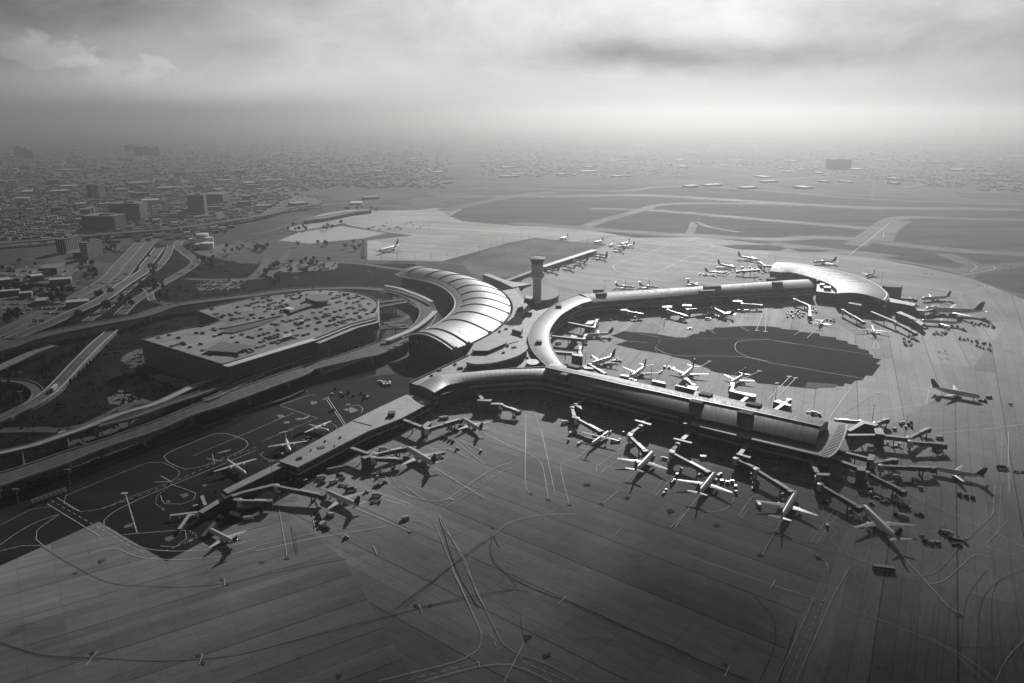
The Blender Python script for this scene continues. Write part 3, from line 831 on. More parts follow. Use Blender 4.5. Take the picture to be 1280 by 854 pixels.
LD = [('y5', [(0, 485), (120, 525), (200, 538), (370, 545), (560, 556), (740, 550), (900, 530), (1100, 478), (1290, 430)], .9), ('y5', [(0, 492), (120, 532), (200, 545), (370, 552)], .6),
      ('y5', [(150, 125), (270, 200), (410, 265), (560, 278), (690, 280), (830, 268), (1000, 232), (1290, 175)], .8), ('y6', [(0, 430), (200, 380), (450, 318), (640, 290), (700, 300)], .8), ('y6', [(0, 440), (250, 370), (450, 325)], .5),
      ('y6', [(200, 360), (330, 260), (450, 170), (560, 90)], .8), ('y6', [(180, 370), (320, 262), (440, 172)], .5), ('y6', [(548, 95), (545, 160), (580, 215), (700, 285), (860, 345), (1000, 410), (1140, 470), (1290, 530)], .9), ('y6', [(860, 352), (1140, 478), (1290, 540)], .5),
      ('y6', [(575, 275), (610, 292), (640, 280), (620, 250)], .6), ('y6', [(585, 265), (595, 235)], .6), ('y6', [(608, 205), (612, 222)], .9), ('y6', [(557, 92), (568, 120), (578, 130)], 2.4), ('y6', [(545, 62), (562, 65)], 2.0), ('y6', [(860, 478), (940, 468), (1010, 480)], .5),
      ('y6', [(655, 380), (665, 460)], .5), ('y6', [(390, 100), (480, 60), (560, 55)], .5), ('y7', [(0, 545), (100, 590), (260, 652)], 1.0), ('y7', [(250, 320), (310, 380), (335, 450), (320, 540), (270, 650)], .7), ('y7', [(262, 330), (325, 420), (335, 500)], .5),
      ('y7', [(900, 480), (980, 505), (1100, 520), (1200, 515), (1280, 490)], .6), ('y7', [(1280, 500), (1250, 560), (1255, 620), (1280, 650)], .5), ('y7', [(1165, 640), (1165, 300), (1280, 220)], .5), ('y7', [(1095, 640), (1120, 345), (1200, 250)], .5), ('y7', [(1030, 640), (1060, 345), (1140, 220)], .5),
      ('y7', [(960, 640), (1000, 350)], .5), ('y7', [(900, 640), (940, 360)], .4), ('y7', [(830, 640), (860, 330)], .4), ('y7', [(430, 310), (720, 405), (900, 470)], .5), ('y2', [(720, 854), (1000, 610), (1150, 500)], .7), ('y2', [(1200, 465), (1150, 520), (1140, 600), (1242, 720)], .5),
      ('y2', [(0, 690), (200, 650), (560, 580)], .5), ('y2', [(780, 854), (1000, 820), (1242, 770)], .6), ('y2', [(890, 420), (960, 640), (1030, 780), (1080, 854)], 3.0), ('y2', [(170, 460), (195, 600)], 1.0), ('y2', [(185, 480), (205, 600)], .5), ('y3', [(0, 720), (200, 800), (330, 854)], .6)]
for i, (v, pts, w) in enumerate(LD):
    line(mb_d, v, pts, min(w * .36, .45), 0.17 + 0.0015 * i, True)
# arrow heads, stand numbers' dark fields
for i, (v, pts) in enumerate([('y1', [(475, 627), (515, 620), (485, 640)]), ('y2', [(733, 483), (762, 487), (742, 497)]), ('y2', [(135, 620), (150, 605), (165, 620)]), ('y2', [(15, 630), (45, 630), (22, 643)]), ('y3', [(420, 348), (447, 345), (440, 360)]), ('y3', [(165, 330), (178, 320), (190, 335)]),
     ('y3', [(80, 300), (90, 293), (100, 305)]), ('y3', [(268, 355), (279, 345), (292, 360)]), ('y6', [(668, 458), (702, 462), (675, 488)]), ('y7', [(1020, 385), (1030, 385), (1052, 402), (1022, 404)]), ('y3', [(1185, 600), (1205, 590), (1220, 612)]), ('y5', [(365, 180), (395, 178), (372, 192)]),
     ('y5', [(1060, 175), (1068, 166), (1080, 176)]), ('y5', [(965, 186), (985, 186), (972, 194)]), ('y5', [(1248, 605), (1275, 605), (1258, 628)]), ('y5', [(730, 530), (745, 528), (748, 540), (733, 542)]), ('y5', [(750, 556), (764, 556), (762, 570), (748, 570)]), ('y5', [(335, 522), (350, 520), (352, 530), (338, 532)]),
     ('y5', [(818, 248), (830, 247), (830, 257), (820, 258)]), ('y5', [(843, 266), (854, 266), (854, 275), (843, 275)]), ('y5', [(270, 228), (288, 224), (290, 230), (274, 235)]), ('y6', [(740, 530), (752, 535), (765, 522), (770, 535), (750, 548), (738, 542)]), ('y6', [(258, 346), (272, 344), (274, 356), (262, 357)]), ('y6', [(314, 345), (328, 343), (329, 353), (316, 354)]),
     ('y7', [(718, 592), (728, 590), (735, 598), (726, 600)]), ('y7', [(750, 598), (756, 596), (762, 603), (754, 604)]), ('y7', [(1228, 518), (1244, 516), (1246, 528), (1232, 530)]), ('y7', [(136, 580), (150, 580), (148, 594), (136, 592)]), ('y7', [(485, 170), (510, 168), (508, 182), (490, 184)]), ('y3', [(345, 255), (375, 250), (385, 262), (350, 265)]),
     ('y3', [(750, 380), (775, 375), (790, 390), (760, 398)]), ('y3', [(975, 450), (995, 443), (1010, 458), (985, 466)]), ('y3', [(545, 320), (565, 312), (575, 325), (555, 330)]), ('z4', [(0, 0), (1, 0), (1, 1)])]):
    p = setz(WL(v, pts), 0.24 + 0.0015 * i)
    if sum(a.x * b.y - b.x * a.y for a, b in zip(p, p[1:] + p[:1])) < 0:
        p.reverse()
    mb_d.face(p)
# pale concrete pads where the stands' nose wheels rest
mb_p = MB()
for i, (v, pts) in enumerate([('y1', [(605, 455), (650, 440), (640, 460), (600, 468)]), ('y1', [(800, 515), (845, 500), (850, 515), (820, 532), (800, 528)]), ('y1', [(870, 305), (910, 298), (915, 308), (890, 322)]), ('y1', [(905, 528), (935, 515), (940, 525), (918, 538)]),
     ('L', [(1060, 180), (1120, 165), (1170, 185), (1120, 205)]), ('L', [(830, 125), (875, 122), (880, 138), (840, 148)]), ('L', [(640, 270), (680, 262), (690, 275), (655, 282)]), ('L', [(720, 245), (765, 238), (770, 252), (735, 256)]), ('L', [(805, 375), (835, 365), (838, 378), (815, 382)]),
     ('L', [(70, 710), (100, 705), (105, 718), (80, 724)]), ('L', [(590, 370 - 150), (640, 218), (650, 232), (615, 240)]), ('y1', [(805, 335), (825, 332), (828, 342), (812, 345)]), ('y1', [(785, 375), (800, 372), (803, 380), (790, 383)]), ('J', [(95, 515), (250, 440), (260, 500), (230, 525)]), ('J', [(725, 175), (850, 110), (860, 170), (800, 195)])]):
    p = setz(WL(v, pts), 0.15 + 0.0015 * i)
    if sum(a.x * b.y - b.x * a.y for a, b in zip(p, p[1:] + p[:1])) < 0:
        p.reverse()
    mb_p.face(p)
structure('painted_lines', mb_w, LINE_W)
structure('faded_painted_lines', mb_y, LINE_Y)
structure('tyre_tracks', mb_d, LINE_D)
structure('stand_pads', mb_p, mat('pad_concrete', 0.2, 0.6, 0.2, 0.2, coord='Position'))

# hazy air over the whole site: even density, sky outside it
hz = MB()
hz.prism([(-25500, -25500), (25500, -25500), (25500, 25500), (-25500, 25500)], -1.2, 300, bottom=True)
hm = bpy.data.materials.new('hazy_air')
hm.use_nodes = True
t = NT(hm.node_tree)
pvn = t.n('ShaderNodeVolumePrincipled', {'Color': (HAZE_ALBEDO, HAZE_ALBEDO, HAZE_ALBEDO, 1), 'Density': HAZE_DENSITY, 'Anisotropy': HAZE_G})
t.n('ShaderNodeOutputMaterial', {'Volume': pvn.outputs[0]})
hm.cycles.homogeneous_volume = True if hasattr(hm, 'cycles') and hasattr(hm.cycles, 'homogeneous_volume') else True
stuff('haze', hz, hm)

# ------------------------------------------------------------------ an unseen cloud bank added overhead, shaped to shade the near and west side
CLOUD_H = 950.0
SUN_RUN = 1 / math.tan(SUN_EL)


def added_cloud_bank(name, x0, x1, y0, y1, patches, nx=70, ny=50):
    """a lumpy closed sheet of cloud added out of view, thin at its ragged edges; patches: (x, y, half width, half depth, opacity) of the shade it throws on the ground"""
    ox, oy = CLOUD_H * SUN_RUN * math.sin(SUN_AZ), CLOUD_H * SUN_RUN * math.cos(SUN_AZ)
    from mathutils import noise as mn
    mb = MB()
    lo, hi = [], []
    for j in range(ny + 1):
        a, b = [], []
        for i in range(nx + 1):
            x, y = x0 + (x1 - x0) * i / nx, y0 + (y1 - y0) * j / ny
            e = min(1, 5 * min(i, nx - i) / nx, 5 * min(j, ny - j) / ny)
            k = mn.fractal(Vector((x / 260, y / 260, 3.3)), 1.0, 2.0, 4)
            k2 = mn.fractal(Vector((x / 200, y / 200, 9.1)), 1.0, 2.0, 4)
            a.append(Vector((x + ox, y + oy, CLOUD_H - (18 + 30 * abs(k)) * e)))
            b.append(Vector((x + ox, y + oy, CLOUD_H + (40 + 90 * abs(k2)) * e)))
        lo.append(a)
        hi.append(b)
    mb.sheet(lo, None, 0, True)
    mb.sheet(hi)
    m = bpy.data.materials.new('added_cloud_vapour')
    m.use_nodes = True
    t = NT(m.node_tree)
    pos = t.n('ShaderNodeNewGeometry').outputs['Position']
    s = t.n('ShaderNodeSeparateXYZ', {0: pos})
    gx, gy = t.m('SUBTRACT', s.outputs[0], ox), t.m('SUBTRACT', s.outputs[1], oy)
    wob = t.noise(pos, 1 / 240.0, 6, 0.62)
    wob2 = t.noise(t.n('ShaderNodeVectorMath', {0: pos, 1: (900.0, 300.0, 0.0)}, operation='ADD').outputs[0], 1 / 240.0, 6, 0.62)
    gx = t.m('ADD', gx, t.m('MULTIPLY', t.m('SUBTRACT', wob, 0.5), 240))
    gy = t.m('ADD', gy, t.m('MULTIPLY', t.m('SUBTRACT', wob2, 0.5), 160))
    clear = None
    for (px, py, rx, ry, op) in patches:
        a, b = t.m('DIVIDE', t.m('SUBTRACT', gx, px), rx), t.m('DIVIDE', t.m('SUBTRACT', gy, py), ry)
        r2 = t.m('ADD', t.m('MULTIPLY', a, a), t.m('MULTIPLY', b, b))
        g = t.m('SUBTRACT', 1.0, t.m('MULTIPLY', t.m('EXPONENT', t.m('MULTIPLY', t.m('MULTIPLY', r2, r2), -1.0)), op))
        clear = g if clear is None else t.m('MULTIPLY', clear, g)
    f = t.m('SUBTRACT', 1.0, t.m('POWER', clear, 0.5), clamp=True)     # crossed twice, through both skins
    f = t.m('MULTIPLY', f, t.smooth(t.noise(pos, 1 / 120.0, 5, 0.6), 0.25, 0.6, 0.75, 1.0), clamp=True)
    d = t.n('ShaderNodeBsdfDiffuse', {'Color': (0.5, 0.5, 0.5, 1)})
    tr = t.n('ShaderNodeBsdfTransparent')
    mx = t.n('ShaderNodeMixShader', {0: f, 1: tr.outputs[0], 2: d.outputs[0]})
    t.n('ShaderNodeOutputMaterial', {'Surface': mx.outputs[0]})
    o = mb.build(name, m, smooth=80)
    o['kind'] = 'stuff'
    return o


added_cloud_bank('added_cloud_bank', -1500, 1100, -500, 1500, CLOUD_SHADE_PATCHES)

# ------------------------------------------------------------------ terminal buildings
ROOF_M = mat_seam('seamed_metal_roof', 0.2, 0.55, 4.4, 0.09, 0.6, metal=0.1, spec=0.35)
ROOF_H = mat_seam('hall_roof_metal', 0.36, 0.55, 3.4, 0.1, 0.3, metal=0.2, across=5.2, acw=0.1)
ROOF_N = mat_seam('node_roof_metal', 0.38, 0.5, 4.0, 0.1, 0.55, metal=0.4)
ROOF_C = mat_seam('link_roof_membrane', 0.42, 0.55, 3.2, 0.08, 0.3, spec=0.35)
ROOF_F = mat_seam('fine_seam_roof', 0.28, 0.6, 4.0, 0.3, 0.5, metal=0.1, spec=0.3)
LOUVRE = mat_seam('louvre_slats', 0.6, 0.45, 2.6, 0.5, 0.9)
DECK = mat('roof_deck_membrane', 0.32, 0.6, 0.22, 0.06, coord='Position')
FAC_PIER = mat_facade('pier_glazing', 0.05, 0.022, 4.2, 3.0, 0.8, 0.85)
FAC_LOW = mat_facade('apron_level_doors', 0.05, 0.018, 6.4, 9.0, 0.75, 0.6)
BAND = mat('spandrel_band', 0.42, 0.55, 0.12, 0.2)
RIBM = mat('dark_rib', 0.045, 0.5, 0.15, 0.2)


def arch(a, b, c_, m):
    """m+1 points on the parabola through a (t=0), b (t=tb by plan distance) and c (t=1)"""
    d1 = math.hypot(b.x - a.x, b.y - a.y)
    d2 = math.hypot(c_.x - b.x, c_.y - b.y)
    tb = d1 / max(d1 + d2, 1e-6)
    out = []
    for i in range(m + 1):
        t_ = i / m
        z = a.z * (t_ - tb) * (t_ - 1) / (tb) + b.z * t_ * (t_ - 1) / (tb * (tb - 1)) + c_.z * t_ * (t_ - tb) / (1 - tb)
        p = a.lerp(b, t_ / tb) if t_ < tb else b.lerp(c_, (t_ - tb) / (1 - tb))
        out.append(Vector((p.x, p.y, z)))
    return out


def vault(near, mid, far, n=60, m=10):
    return [arch(a, b, c_, m) for a, b, c_ in zip(resample(near, n), resample(mid, n), resample(far, n))]


def vault_uv(rows):
    uv, L = [], 0.0
    for i, r in enumerate(rows):
        if i:
            L += (r[0] - rows[i - 1][0]).length * 0.5 + (r[-1] - rows[i - 1][-1]).length * 0.5
        u, w = [], 0.0
        for j, p in enumerate(r):
            if j:
                w += (p - r[j - 1]).length
            u.append((L, w))
        uv.append(u)
    return uv


def roof_part(name, rows, m, parent, thick=0.8, flip=False, uvs=None):
    mb = MB()
    mb.sheet(rows, uvs or vault_uv(rows), 0, flip)
    dn = [[p - Vector((0, 0, thick)) for p in r] for r in rows]
    mb.sheet(dn, None, 1, not flip)
    rim = rows[0] + [r[-1] for r in rows[1:]] + rows[-1][-2::-1] + [r[0] for r in rows[-2::-1]]
    low = [p - Vector((0, 0, thick)) for p in rim]
    mb.sheet([rim, low], None, 1, flip)
    return mb.build(name, [m, CONC_L], parent, smooth=40)


def wall_part(name, curve, z0, z1, m, parent, thick=0.6, out=0.0):
    """wall along a plan curve; out moves it to the right of the curve's direction"""
    c_ = offset(curve, -out)
    b = offset(curve, -out + thick)
    mb = MB()
    L, uv = 0.0, []
    for i, p in enumerate(c_):
        if i:
            L += (p - c_[i - 1]).length
        uv.append(L)
    mb.sheet([setz(c_, z0), setz(c_, z1)], [[(u, z0) for u in uv], [(u, z1) for u in uv]])
    mb.sheet([setz(b, z1), setz(b, z0)], [[(u, z1) for u in uv], [(u, z0) for u in uv]])
    mb.sheet([setz(c_, z1), setz(b, z1)])
    mb.sheet([setz(b, z0), setz(c_, z0)])
    for k in (0, -1):
        q = [Vector((c_[k].x, c_[k].y, z0)), Vector((c_[k].x, c_[k].y, z1)), Vector((b[k].x, b[k].y, z1)), Vector((b[k].x, b[k].y, z0))]
        mb.face(q if k == 0 else q[::-1])
    return mb.build(name, m, parent)


def slab_part(name, poly, z0, z1, m, parent, top=None, bottom=True):
    mb = MB()
    mb.prism(poly, z0, z1, 0, 1 if top else None, True, bottom)
    return mb.build(name, [m, top] if top else m, parent)


def roof_boxes(parent, items, z0, h=3.2, depth=6.0):
    """mechanical boxes on a roof: (window, left, right) of their near top edge"""
    for v, a, b in items:
        p, q = W(v, a[0], a[1], z0 + h), W(v, b[0], b[1], z0 + h)
        d = (q - p)
        d.z = 0
        n = Vector((-d.y, d.x, 0)).normalized() * depth
        if n.y < 0:
            n = -n
        mb = MB()
        mb.prism([p, q, q + n, p + n], z0 - 2.5, z0 + h, 0, 1, True, True)
        mb.build('plant_box', [WALL_D, CONC_D], parent)


# great hall -------------------------------------------------------------
hall = thing('terminal_hall', 'crescent shaped terminal hall under a bright vaulted metal roof with dark ribs', 'terminal building', (-60, 820, 0))
V0 = [(75, 112), (110, 130), (250, 152), (350, 178), (430, 212), (490, 252), (528, 300), (538, 345), (520, 393), (470, 445), (390, 502), (245, 568)]
v0 = [W('A', x, y, 20) for x, y in V0]
v0.append(Vector((-97, 722, 20)))
hin = spline(v0, 5)
if (offset(hin, 1)[5] - hin[5]).x > 0:
    SGN = 1
else:
    SGN = -1
hout = setz(offset(hin, SGN * 53), 15.2)
NH = 90
hin, hout = resample(hin, NH), resample(hout, NH)
HALL_PROF = lambda t_: 20 + 13.5 * t_ - 18.3 * t_ * t_ if False else (20 * (1 - t_) + 15.2 * t_ + 26.0 * t_ * (1 - t_) * (1.15 - 0.45 * t_))
rows = []
for a, b in zip(hin, hout):
    rows.append([Vector((a.x + (b.x - a.x) * k / 16, a.y + (b.y - a.y) * k / 16, HALL_PROF(k / 16))) for k in range(17)])
roof_part('roof', rows, ROOF_H, hall, 1.2, flip=(SGN > 0))
rib_at = []
for x, y in V0[1:]:
    p = W('A', x, y, 20)
    rib_at.append(min(range(NH), key=lambda i: (hin[i] - p).length))
rib_at.append(NH - 2)
for i in rib_at:
    i = min(max(i, 1), NH - 2)
    tdir = (hin[i + 1] - hin[i - 1]).normalized() * 0.75
    mb = MB()
    r0 = [p - tdir + Vector((0, 0, 0.25)) for p in rows[i]]
    r1 = [p - tdir * 0.8 + Vector((0, 0, 0.95)) for p in rows[i]]
    r2 = [p + tdir * 0.8 + Vector((0, 0, 0.95)) for p in rows[i]]
    r3 = [p + tdir + Vector((0, 0, 0.25)) for p in rows[i]]
    mb.sheet([r0, r1, r2, r3], None, 0, flip=(SGN > 0))
    # flared foot where the rib meets the outer gutter
    e = rows[i][-1]
    mb.prism([e - tdir * 3.2, e + tdir * 3.2, rows[i][-2] + tdir, rows[i][-2] - tdir], 14.0, 16.6)
    mb.build('roof_rib', RIBM, hall)
rim_in = resample(setz(offset(hin, -SGN * 8.5), 16.0), NH)
lou = [[a, a.lerp(b, 0.5) + Vector((0, 0, 0.5)), Vector((b.x, b.y, 19.6))] for a, b in zip(rim_in, hin)]
roof_part('louvre_strip', lou, LOUVRE, hall, 0.4, flip=(SGN > 0))
mb = MB()
mb.tube(rim_in, 0.9, 6)
mb.build('canopy_rim', WHITE, hall, smooth=60)
wall_part('curtain_wall', hin, 0.2, 19.0, FAC_PIER, hall, out=0 if SGN > 0 else 0)
wall_part('gutter_wall', hout, 10.0, 14.4, CONC_L, hall)
# glazed end wall under the arch, panelled wall below
ie = NH - 4
mb = MB()
top = [p - Vector((0, 0, 1.3)) for p in rows[ie]]
mb.sheet([[Vector((p.x, p.y, 9.0)) for p in top], top], [[(k * 3.3, 9.0) for k in range(17)], [(k * 3.3, p.z) for k, p in enumerate(top)]])
mb.sheet([[p + Vector((0.2, 0.5, 0)) for p in top], [Vector((p.x + 0.2, p.y + 0.5, 9.0)) for p in top]])
mb.build('end_glazing', FAC_PIER, hall)
slab_part('end_wall', [top[0], top[-1], top[-1] + Vector((0.3, 3, 0)), top[0] + Vector((0.3, 3, 0))], 0.1, 9.0, WALL_M, hall)
for k in (0, 1, 2):
    p = rows[NH - 1][0] + Vector((3.0 * k, -1.8 * k, 0))
    mb = MB()
    mb.tube([(p.x, p.y, 0), (p.x, p.y, 18.6 + 0.8 * k)], 0.45, 8)
    mb.build('column', CONC, hall, smooth=50)

# link building: flat roof deck between hall and piers --------------------
link = thing('link_building', 'flat roofed central terminal block joining the vaulted hall to the piers', 'terminal building', (-10, 690, 0))
deck = WL('B', [(70, 358), (350, 225), (505, 150)], 14.8) + [p for p in setz(offset(hout[:NH - 6][::-3], SGN * -3.0), 14.8) if p.y < 945] + \
    WL('A', [(930, 250), (1000, 330), (1060, 400), (1100, 420)], 14.8) + WL('C', [(300, 390), (215, 460), (160, 540), (140, 610), (150, 690), (190, 760), (255, 830)], 14.8) + \
    WL('B', [(1110, 236), (850, 262), (480, 288), (272, 306), (130, 374)], 14.8)
slab_part('body', deck, 0.1, 14.8, WALL_M, link, DECK)
for (v, pts) in (('B', [(70, 354), (350, 221), (545, 134)]),):
    q = WL(v, pts, 15.8)
    mb = MB()
    for a, b in zip(q, q[1:]):
        mb.beam(a, b, 1.0, 1.2)
    mb.build('parapet', CONC_D, link)
par = WL('B', [(272, 298), (480, 277), (700, 262), (850, 240), (1112, 226)])
mb = MB()
pz = [17.6, 18.2, 18.6, 19.6, 20.0]
par = [W('B', x, y, z) for (x, y), z in zip([(272, 306), (480, 285), (700, 264), (850, 246), (1112, 234)], pz)]
mb.sheet([[Vector((p.x, p.y, 14.0)) for p in par], par], [[(0, 0)] * 5, [(0, 1)] * 5])
bk = [p + Vector((0, 1.2, 0)) for p in par]
mb.sheet([par, bk])
mb.sheet([bk, [Vector((p.x, p.y, 14.0)) for p in bk]])
mb.build('parapet_wall', WALL_D, link)
# oval drum with a penthouse on the deck
dr = WL('B', [(512, 190), (530, 160), (590, 100), (680, 45), (780, 22), (880, 22), (940, 45), (965, 85), (958, 110), (900, 150), (820, 180), (720, 205), (620, 218), (520, 212)], 21.5)
dr = spline(dr, 3, True)
slab_part('oval_storey', dr, 14.85, 20.6, WALL_D, link)
slab_part('oval_roof', spline([p + (p - sum(dr, Vector()) / len(dr)).normalized() * 1.0 for p in dr[::3]], 4, True), 20.6, 22.2, CONC_L, link, DECK)
slab_part('penthouse', WL('B', [(552, 98), (720, 28), (812, 44), (800, 58), (672, 112), (560, 112)], 25.2), 22.25, 25.2, WALL_D, link, DECK)
slab_part('round_plinth', spline([W('B', 1012 + 50 * math.cos(k * .628), 198 + 22 * math.sin(k * .628), 17.5) for k in range(10)], 2, True), 14.85, 17.5, WALL_D, link, WHITE)
for v, p in (('A', [(915, 558), (985, 578), (1000, 545), (940, 528)]), ('A', [(1015, 430), (1068, 430), (1068, 405), (1015, 405)]), ('A', [(960, 400), (1000, 385), (990, 372), (955, 385)]),
             ('A', [(1015, 320), (1080, 335), (1085, 308), (1020, 303)])):
    slab_part('plant_box', WL(v, p, 18.6), 14.85, 18.6, WALL_D, link, DECK)
for (v, x, y, a_, b_, c_, z_) in (('A', 640, 720, 3, 2, 1.4, 22.25), ('A', 800, 690, 2, 5, 1.0, 22.25), ('A', 880, 690, 2, 2, 1.6, 22.25), ('A', 930, 700, 4, 2, 1.0, 22.25), ('A', 850, 740, 2, 2, 1.2, 22.25), ('A', 820, 580, 2, 2, 1.5, 14.85), ('A', 870, 560, 3, 2, 1.2, 14.85), ('A', 1000, 470, 3, 2, 1.5, 14.85),
        ('A', 985, 620, 2, 3, 1.2, 14.85), ('A', 1030, 780, 2, 2, 1.3, 14.85), ('B', 300, 265, 3, 2, 1.2, 14.85), ('B', 420, 220, 2, 2, 1.4, 14.85), ('B', 460, 250, 4, 3, 1.6, 14.85), ('B', 240, 305, 2, 2, 1.1, 14.85), ('B', 900, 200, 3, 2, 1.2, 14.85), ('B', 1000, 130, 2, 3, 1.4, 14.85)):
    p = W(v, x, y, z_)
    mb = MB()
    mb.box((p.x, p.y, z_), (a_, b_, c_), .5, 0, 1)
    mb.build('roof_vent', [WALL_D, CONC_D], link)
for pts in ([(660, 740), (740, 715), (800, 700), (880, 670), (960, 650)], [(720, 745), (760, 705), (740, 690)], [(640, 690), (620, 720), (640, 745)]):
    q = WL('A', pts, 22.7)
    mb = MB()
    for a, b in zip(q[:-1], q[1:]):
        mb.beam(a, b, .8, .4)
    mb.build('duct', DARK_MET, link)
slab_part('west_block', WL('B', [(68, 360), (128, 374), (150, 400), (262, 432), (262, 400), (150, 340)], 14.0), 0.1, 13.9, WALL_M, link)
# low roofs behind the hall
slab_part('rear_roof', WL('A', [(690, 140), (740, 135), (880, 190), (1060, 215), (1000, 225), (920, 240), (830, 195)], 12), 0.1, 12, WALL_M, link, PALE_ROOF)
slab_part('rear_walkway', WL('A', [(930, 245), (965, 240), (1010, 320), (1000, 370), (970, 330)], 14.0), 0.1, 14.0, WALL_D, link)

# sloping roof round the corner of the front pier (part of the front pier)
pier = thing('pier_building', 'long front pier with a dark seamed barrel roof and glass bands facing the open apron', 'terminal building', (110, 540, 0))
nn = WL('B', [(262, 432), (362, 374), (480, 350), (650, 332), (830, 321), (1000, 316), (1095, 318)], 16.0)
nb = [W('B', 132, 374, 15.5)] + WL('B', [(272, 300), (480, 280), (650, 264), (820, 255), (1000, 250), (1114, 247)], 19.5)
nn, nb = resample(nn, 30), resample(nb, 30)
rows_n = [arch(a, a.lerp(b, 0.5) + Vector((0, 0, 0.9)), b, 8) for a, b in zip(nn, nb)]
roof_part('corner_roof', rows_n, ROOF_N, pier, 0.6, flip=True)
le = WL('D', [(0, 195), (400, 293), (800, 394), (1160, 482)], 16.0)
lr = WL('D', [(10, 122), (400, 208), (600, 255), (900, 318), (1180, 382)], 20.5)
lf = WL('D', [(250, 128), (600, 205), (900, 272), (1170, 335)], 18.0)
lf = [lf[0] - (lf[1] - lf[0]) * 0.5] + lf
rows_l = vault(le, lr, lf, 40, 10)
roof_part('west_roof', rows_l, ROOF_M, pier, 0.6, flip=True)
re_ = WL('E', [(55, 374), (500, 472), (970, 576)], 15.8)
rr = WL('E', [(30, 240), (440, 325), (1012, 452)], 20.8)
rf = WL('E', [(60, 172), (500, 275), (1072, 408)], 18.0)
rows_r = vault(re_, rr, rf, 40, 12)
roof_part('east_roof', rows_r, ROOF_M, pier, 0.6, flip=True)
mb = MB()
for a, b in zip(lr[:-1], lr[1:]):
    mb.beam(a + Vector((0, 0, 0.9)), b + Vector((0, 0, 0.9)), 1.5, 1.2)
for a, b in zip(rr[:-1], rr[1:]):
    mb.beam(a + Vector((0, 0, 0.9)), b + Vector((0, 0, 0.9)), 1.5, 1.2)
mb.build('ridge_vent', DARK_MET, pier)
front = spline(nn[::4] + le[1:], 6)
terr = WL('E', [(20, 430), (300, 500), (600, 572), (1070, 682)], 12.5)
for nm, z0, z1, m, o_ in (('glazing', 12.0, 15.6, FAC_PIER, -1.2), ('spandrel', 10.0, 12.0, BAND, 0.3), ('glazing', 7.6, 10.0, GLASS, -0.5), ('spandrel', 6.2, 7.6, BAND, 0.4), ('apron_level_wall', 0.1, 6.2, FAC_LOW, -2.5)):
    wall_part(nm, front, z0, z1, m, pier, 0.6, out=o_)
for nm, z0, z1, m, o_ in (('glazing', 7.6, 11.8, FAC_PIER, -1.5), ('spandrel', 6.0, 7.6, BAND, 0.0), ('apron_level_wall', 0.1, 6.0, FAC_LOW, -1.5)):
    wall_part(nm, spline(terr, 8), z0, z1, m, pier, 0.6, out=o_)
slab_part('core', [p + Vector((0.6, 0.8, 0)) * 5.2 for p in front[::6]] + [p + Vector((0.6, 0.8, 0)) * 5.2 for p in resample(terr, 6)] + resample(rf, 6)[::-1] + resample(lf, 6)[::-1] + nb[::-5], 0.1, 12.2, WALL_D, pier)
wall_part('upper_wall', re_, 12.4, 15.4, FAC_PIER, pier, 0.6, out=-1.0)
mb = MB()
c0 = rows_n[0]
mb.sheet([[Vector((p.x, p.y, 0.2)) for p in c0], [p - Vector((0, 0, .6)) for p in c0]])
mb.sheet([[p - Vector((-.5, -.5, .6)) for p in c0], [Vector((p.x + .5, p.y + .5, 0.2)) for p in c0]])
mb.build('end_wall', WALL_M, pier)
tout = WL('E', [(20, 430), (300, 500), (600, 572), (1070, 684), (1110, 660), (1150, 612), (1185, 540), (1205, 470), (1213, 430), (1195, 420), (1075, 402), (1010, 392)], 12.6)
slab_part('terrace', tout + [W('E', 900, 430, 12.6), W('E', 60, 360, 12.6)], 11.7, 12.6, CONC_D, pier, PALE_ROOF)
oc = resample(WL('E', [(1070, 682), (1110, 658), (1150, 612), (1185, 540), (1205, 470), (1212, 432)], 13.6), 25)
ic = resample(WL('E', [(1005, 664), (1040, 620), (1080, 560), (1115, 500), (1145, 440), (1160, 420)], 13.6), 25)
mb = MB()
for a, b in zip(ic, oc):
    mb.beam(a, b, 1.0, 0.5)
for a, b in zip(oc[:-1], oc[1:]):
    mb.beam(a + Vector((0, 0, .3)), b + Vector((0, 0, .3)), 1.1, 0.9)
mb.build('louvre_canopy', OFFW, pier)
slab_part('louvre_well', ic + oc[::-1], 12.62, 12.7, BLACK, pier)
# arched gable at the pier's east end
ge = [p - Vector((0, 0, .7)) for p in rows_r[-1]]
mb = MB()
mb.sheet([[Vector((p.x, p.y, 12.4)) for p in ge], ge], [[(k * 3, 12.4) for k in range(13)], [(k * 3, p.z) for k, p in enumerate(ge)]])
mb.sheet([[p - Vector((.6, -.3, 0)) for p in ge], [Vector((p.x - .6, p.y + .3, 12.4)) for p in ge]])
mb.build('gable_glazing', FAC_PIER, pier)
roof_boxes(pier, [('B', (1180, 282), (1215, 290)), ('D', (82, 162), (168, 178)), ('D', (172, 102), (255, 122)), ('E', (8, 252), (102, 272)), ('E', (80, 195), (168, 213)), ('E', (375, 335), (486, 358)), ('E', (440, 270), (545, 292))], 19.6, 2.6)

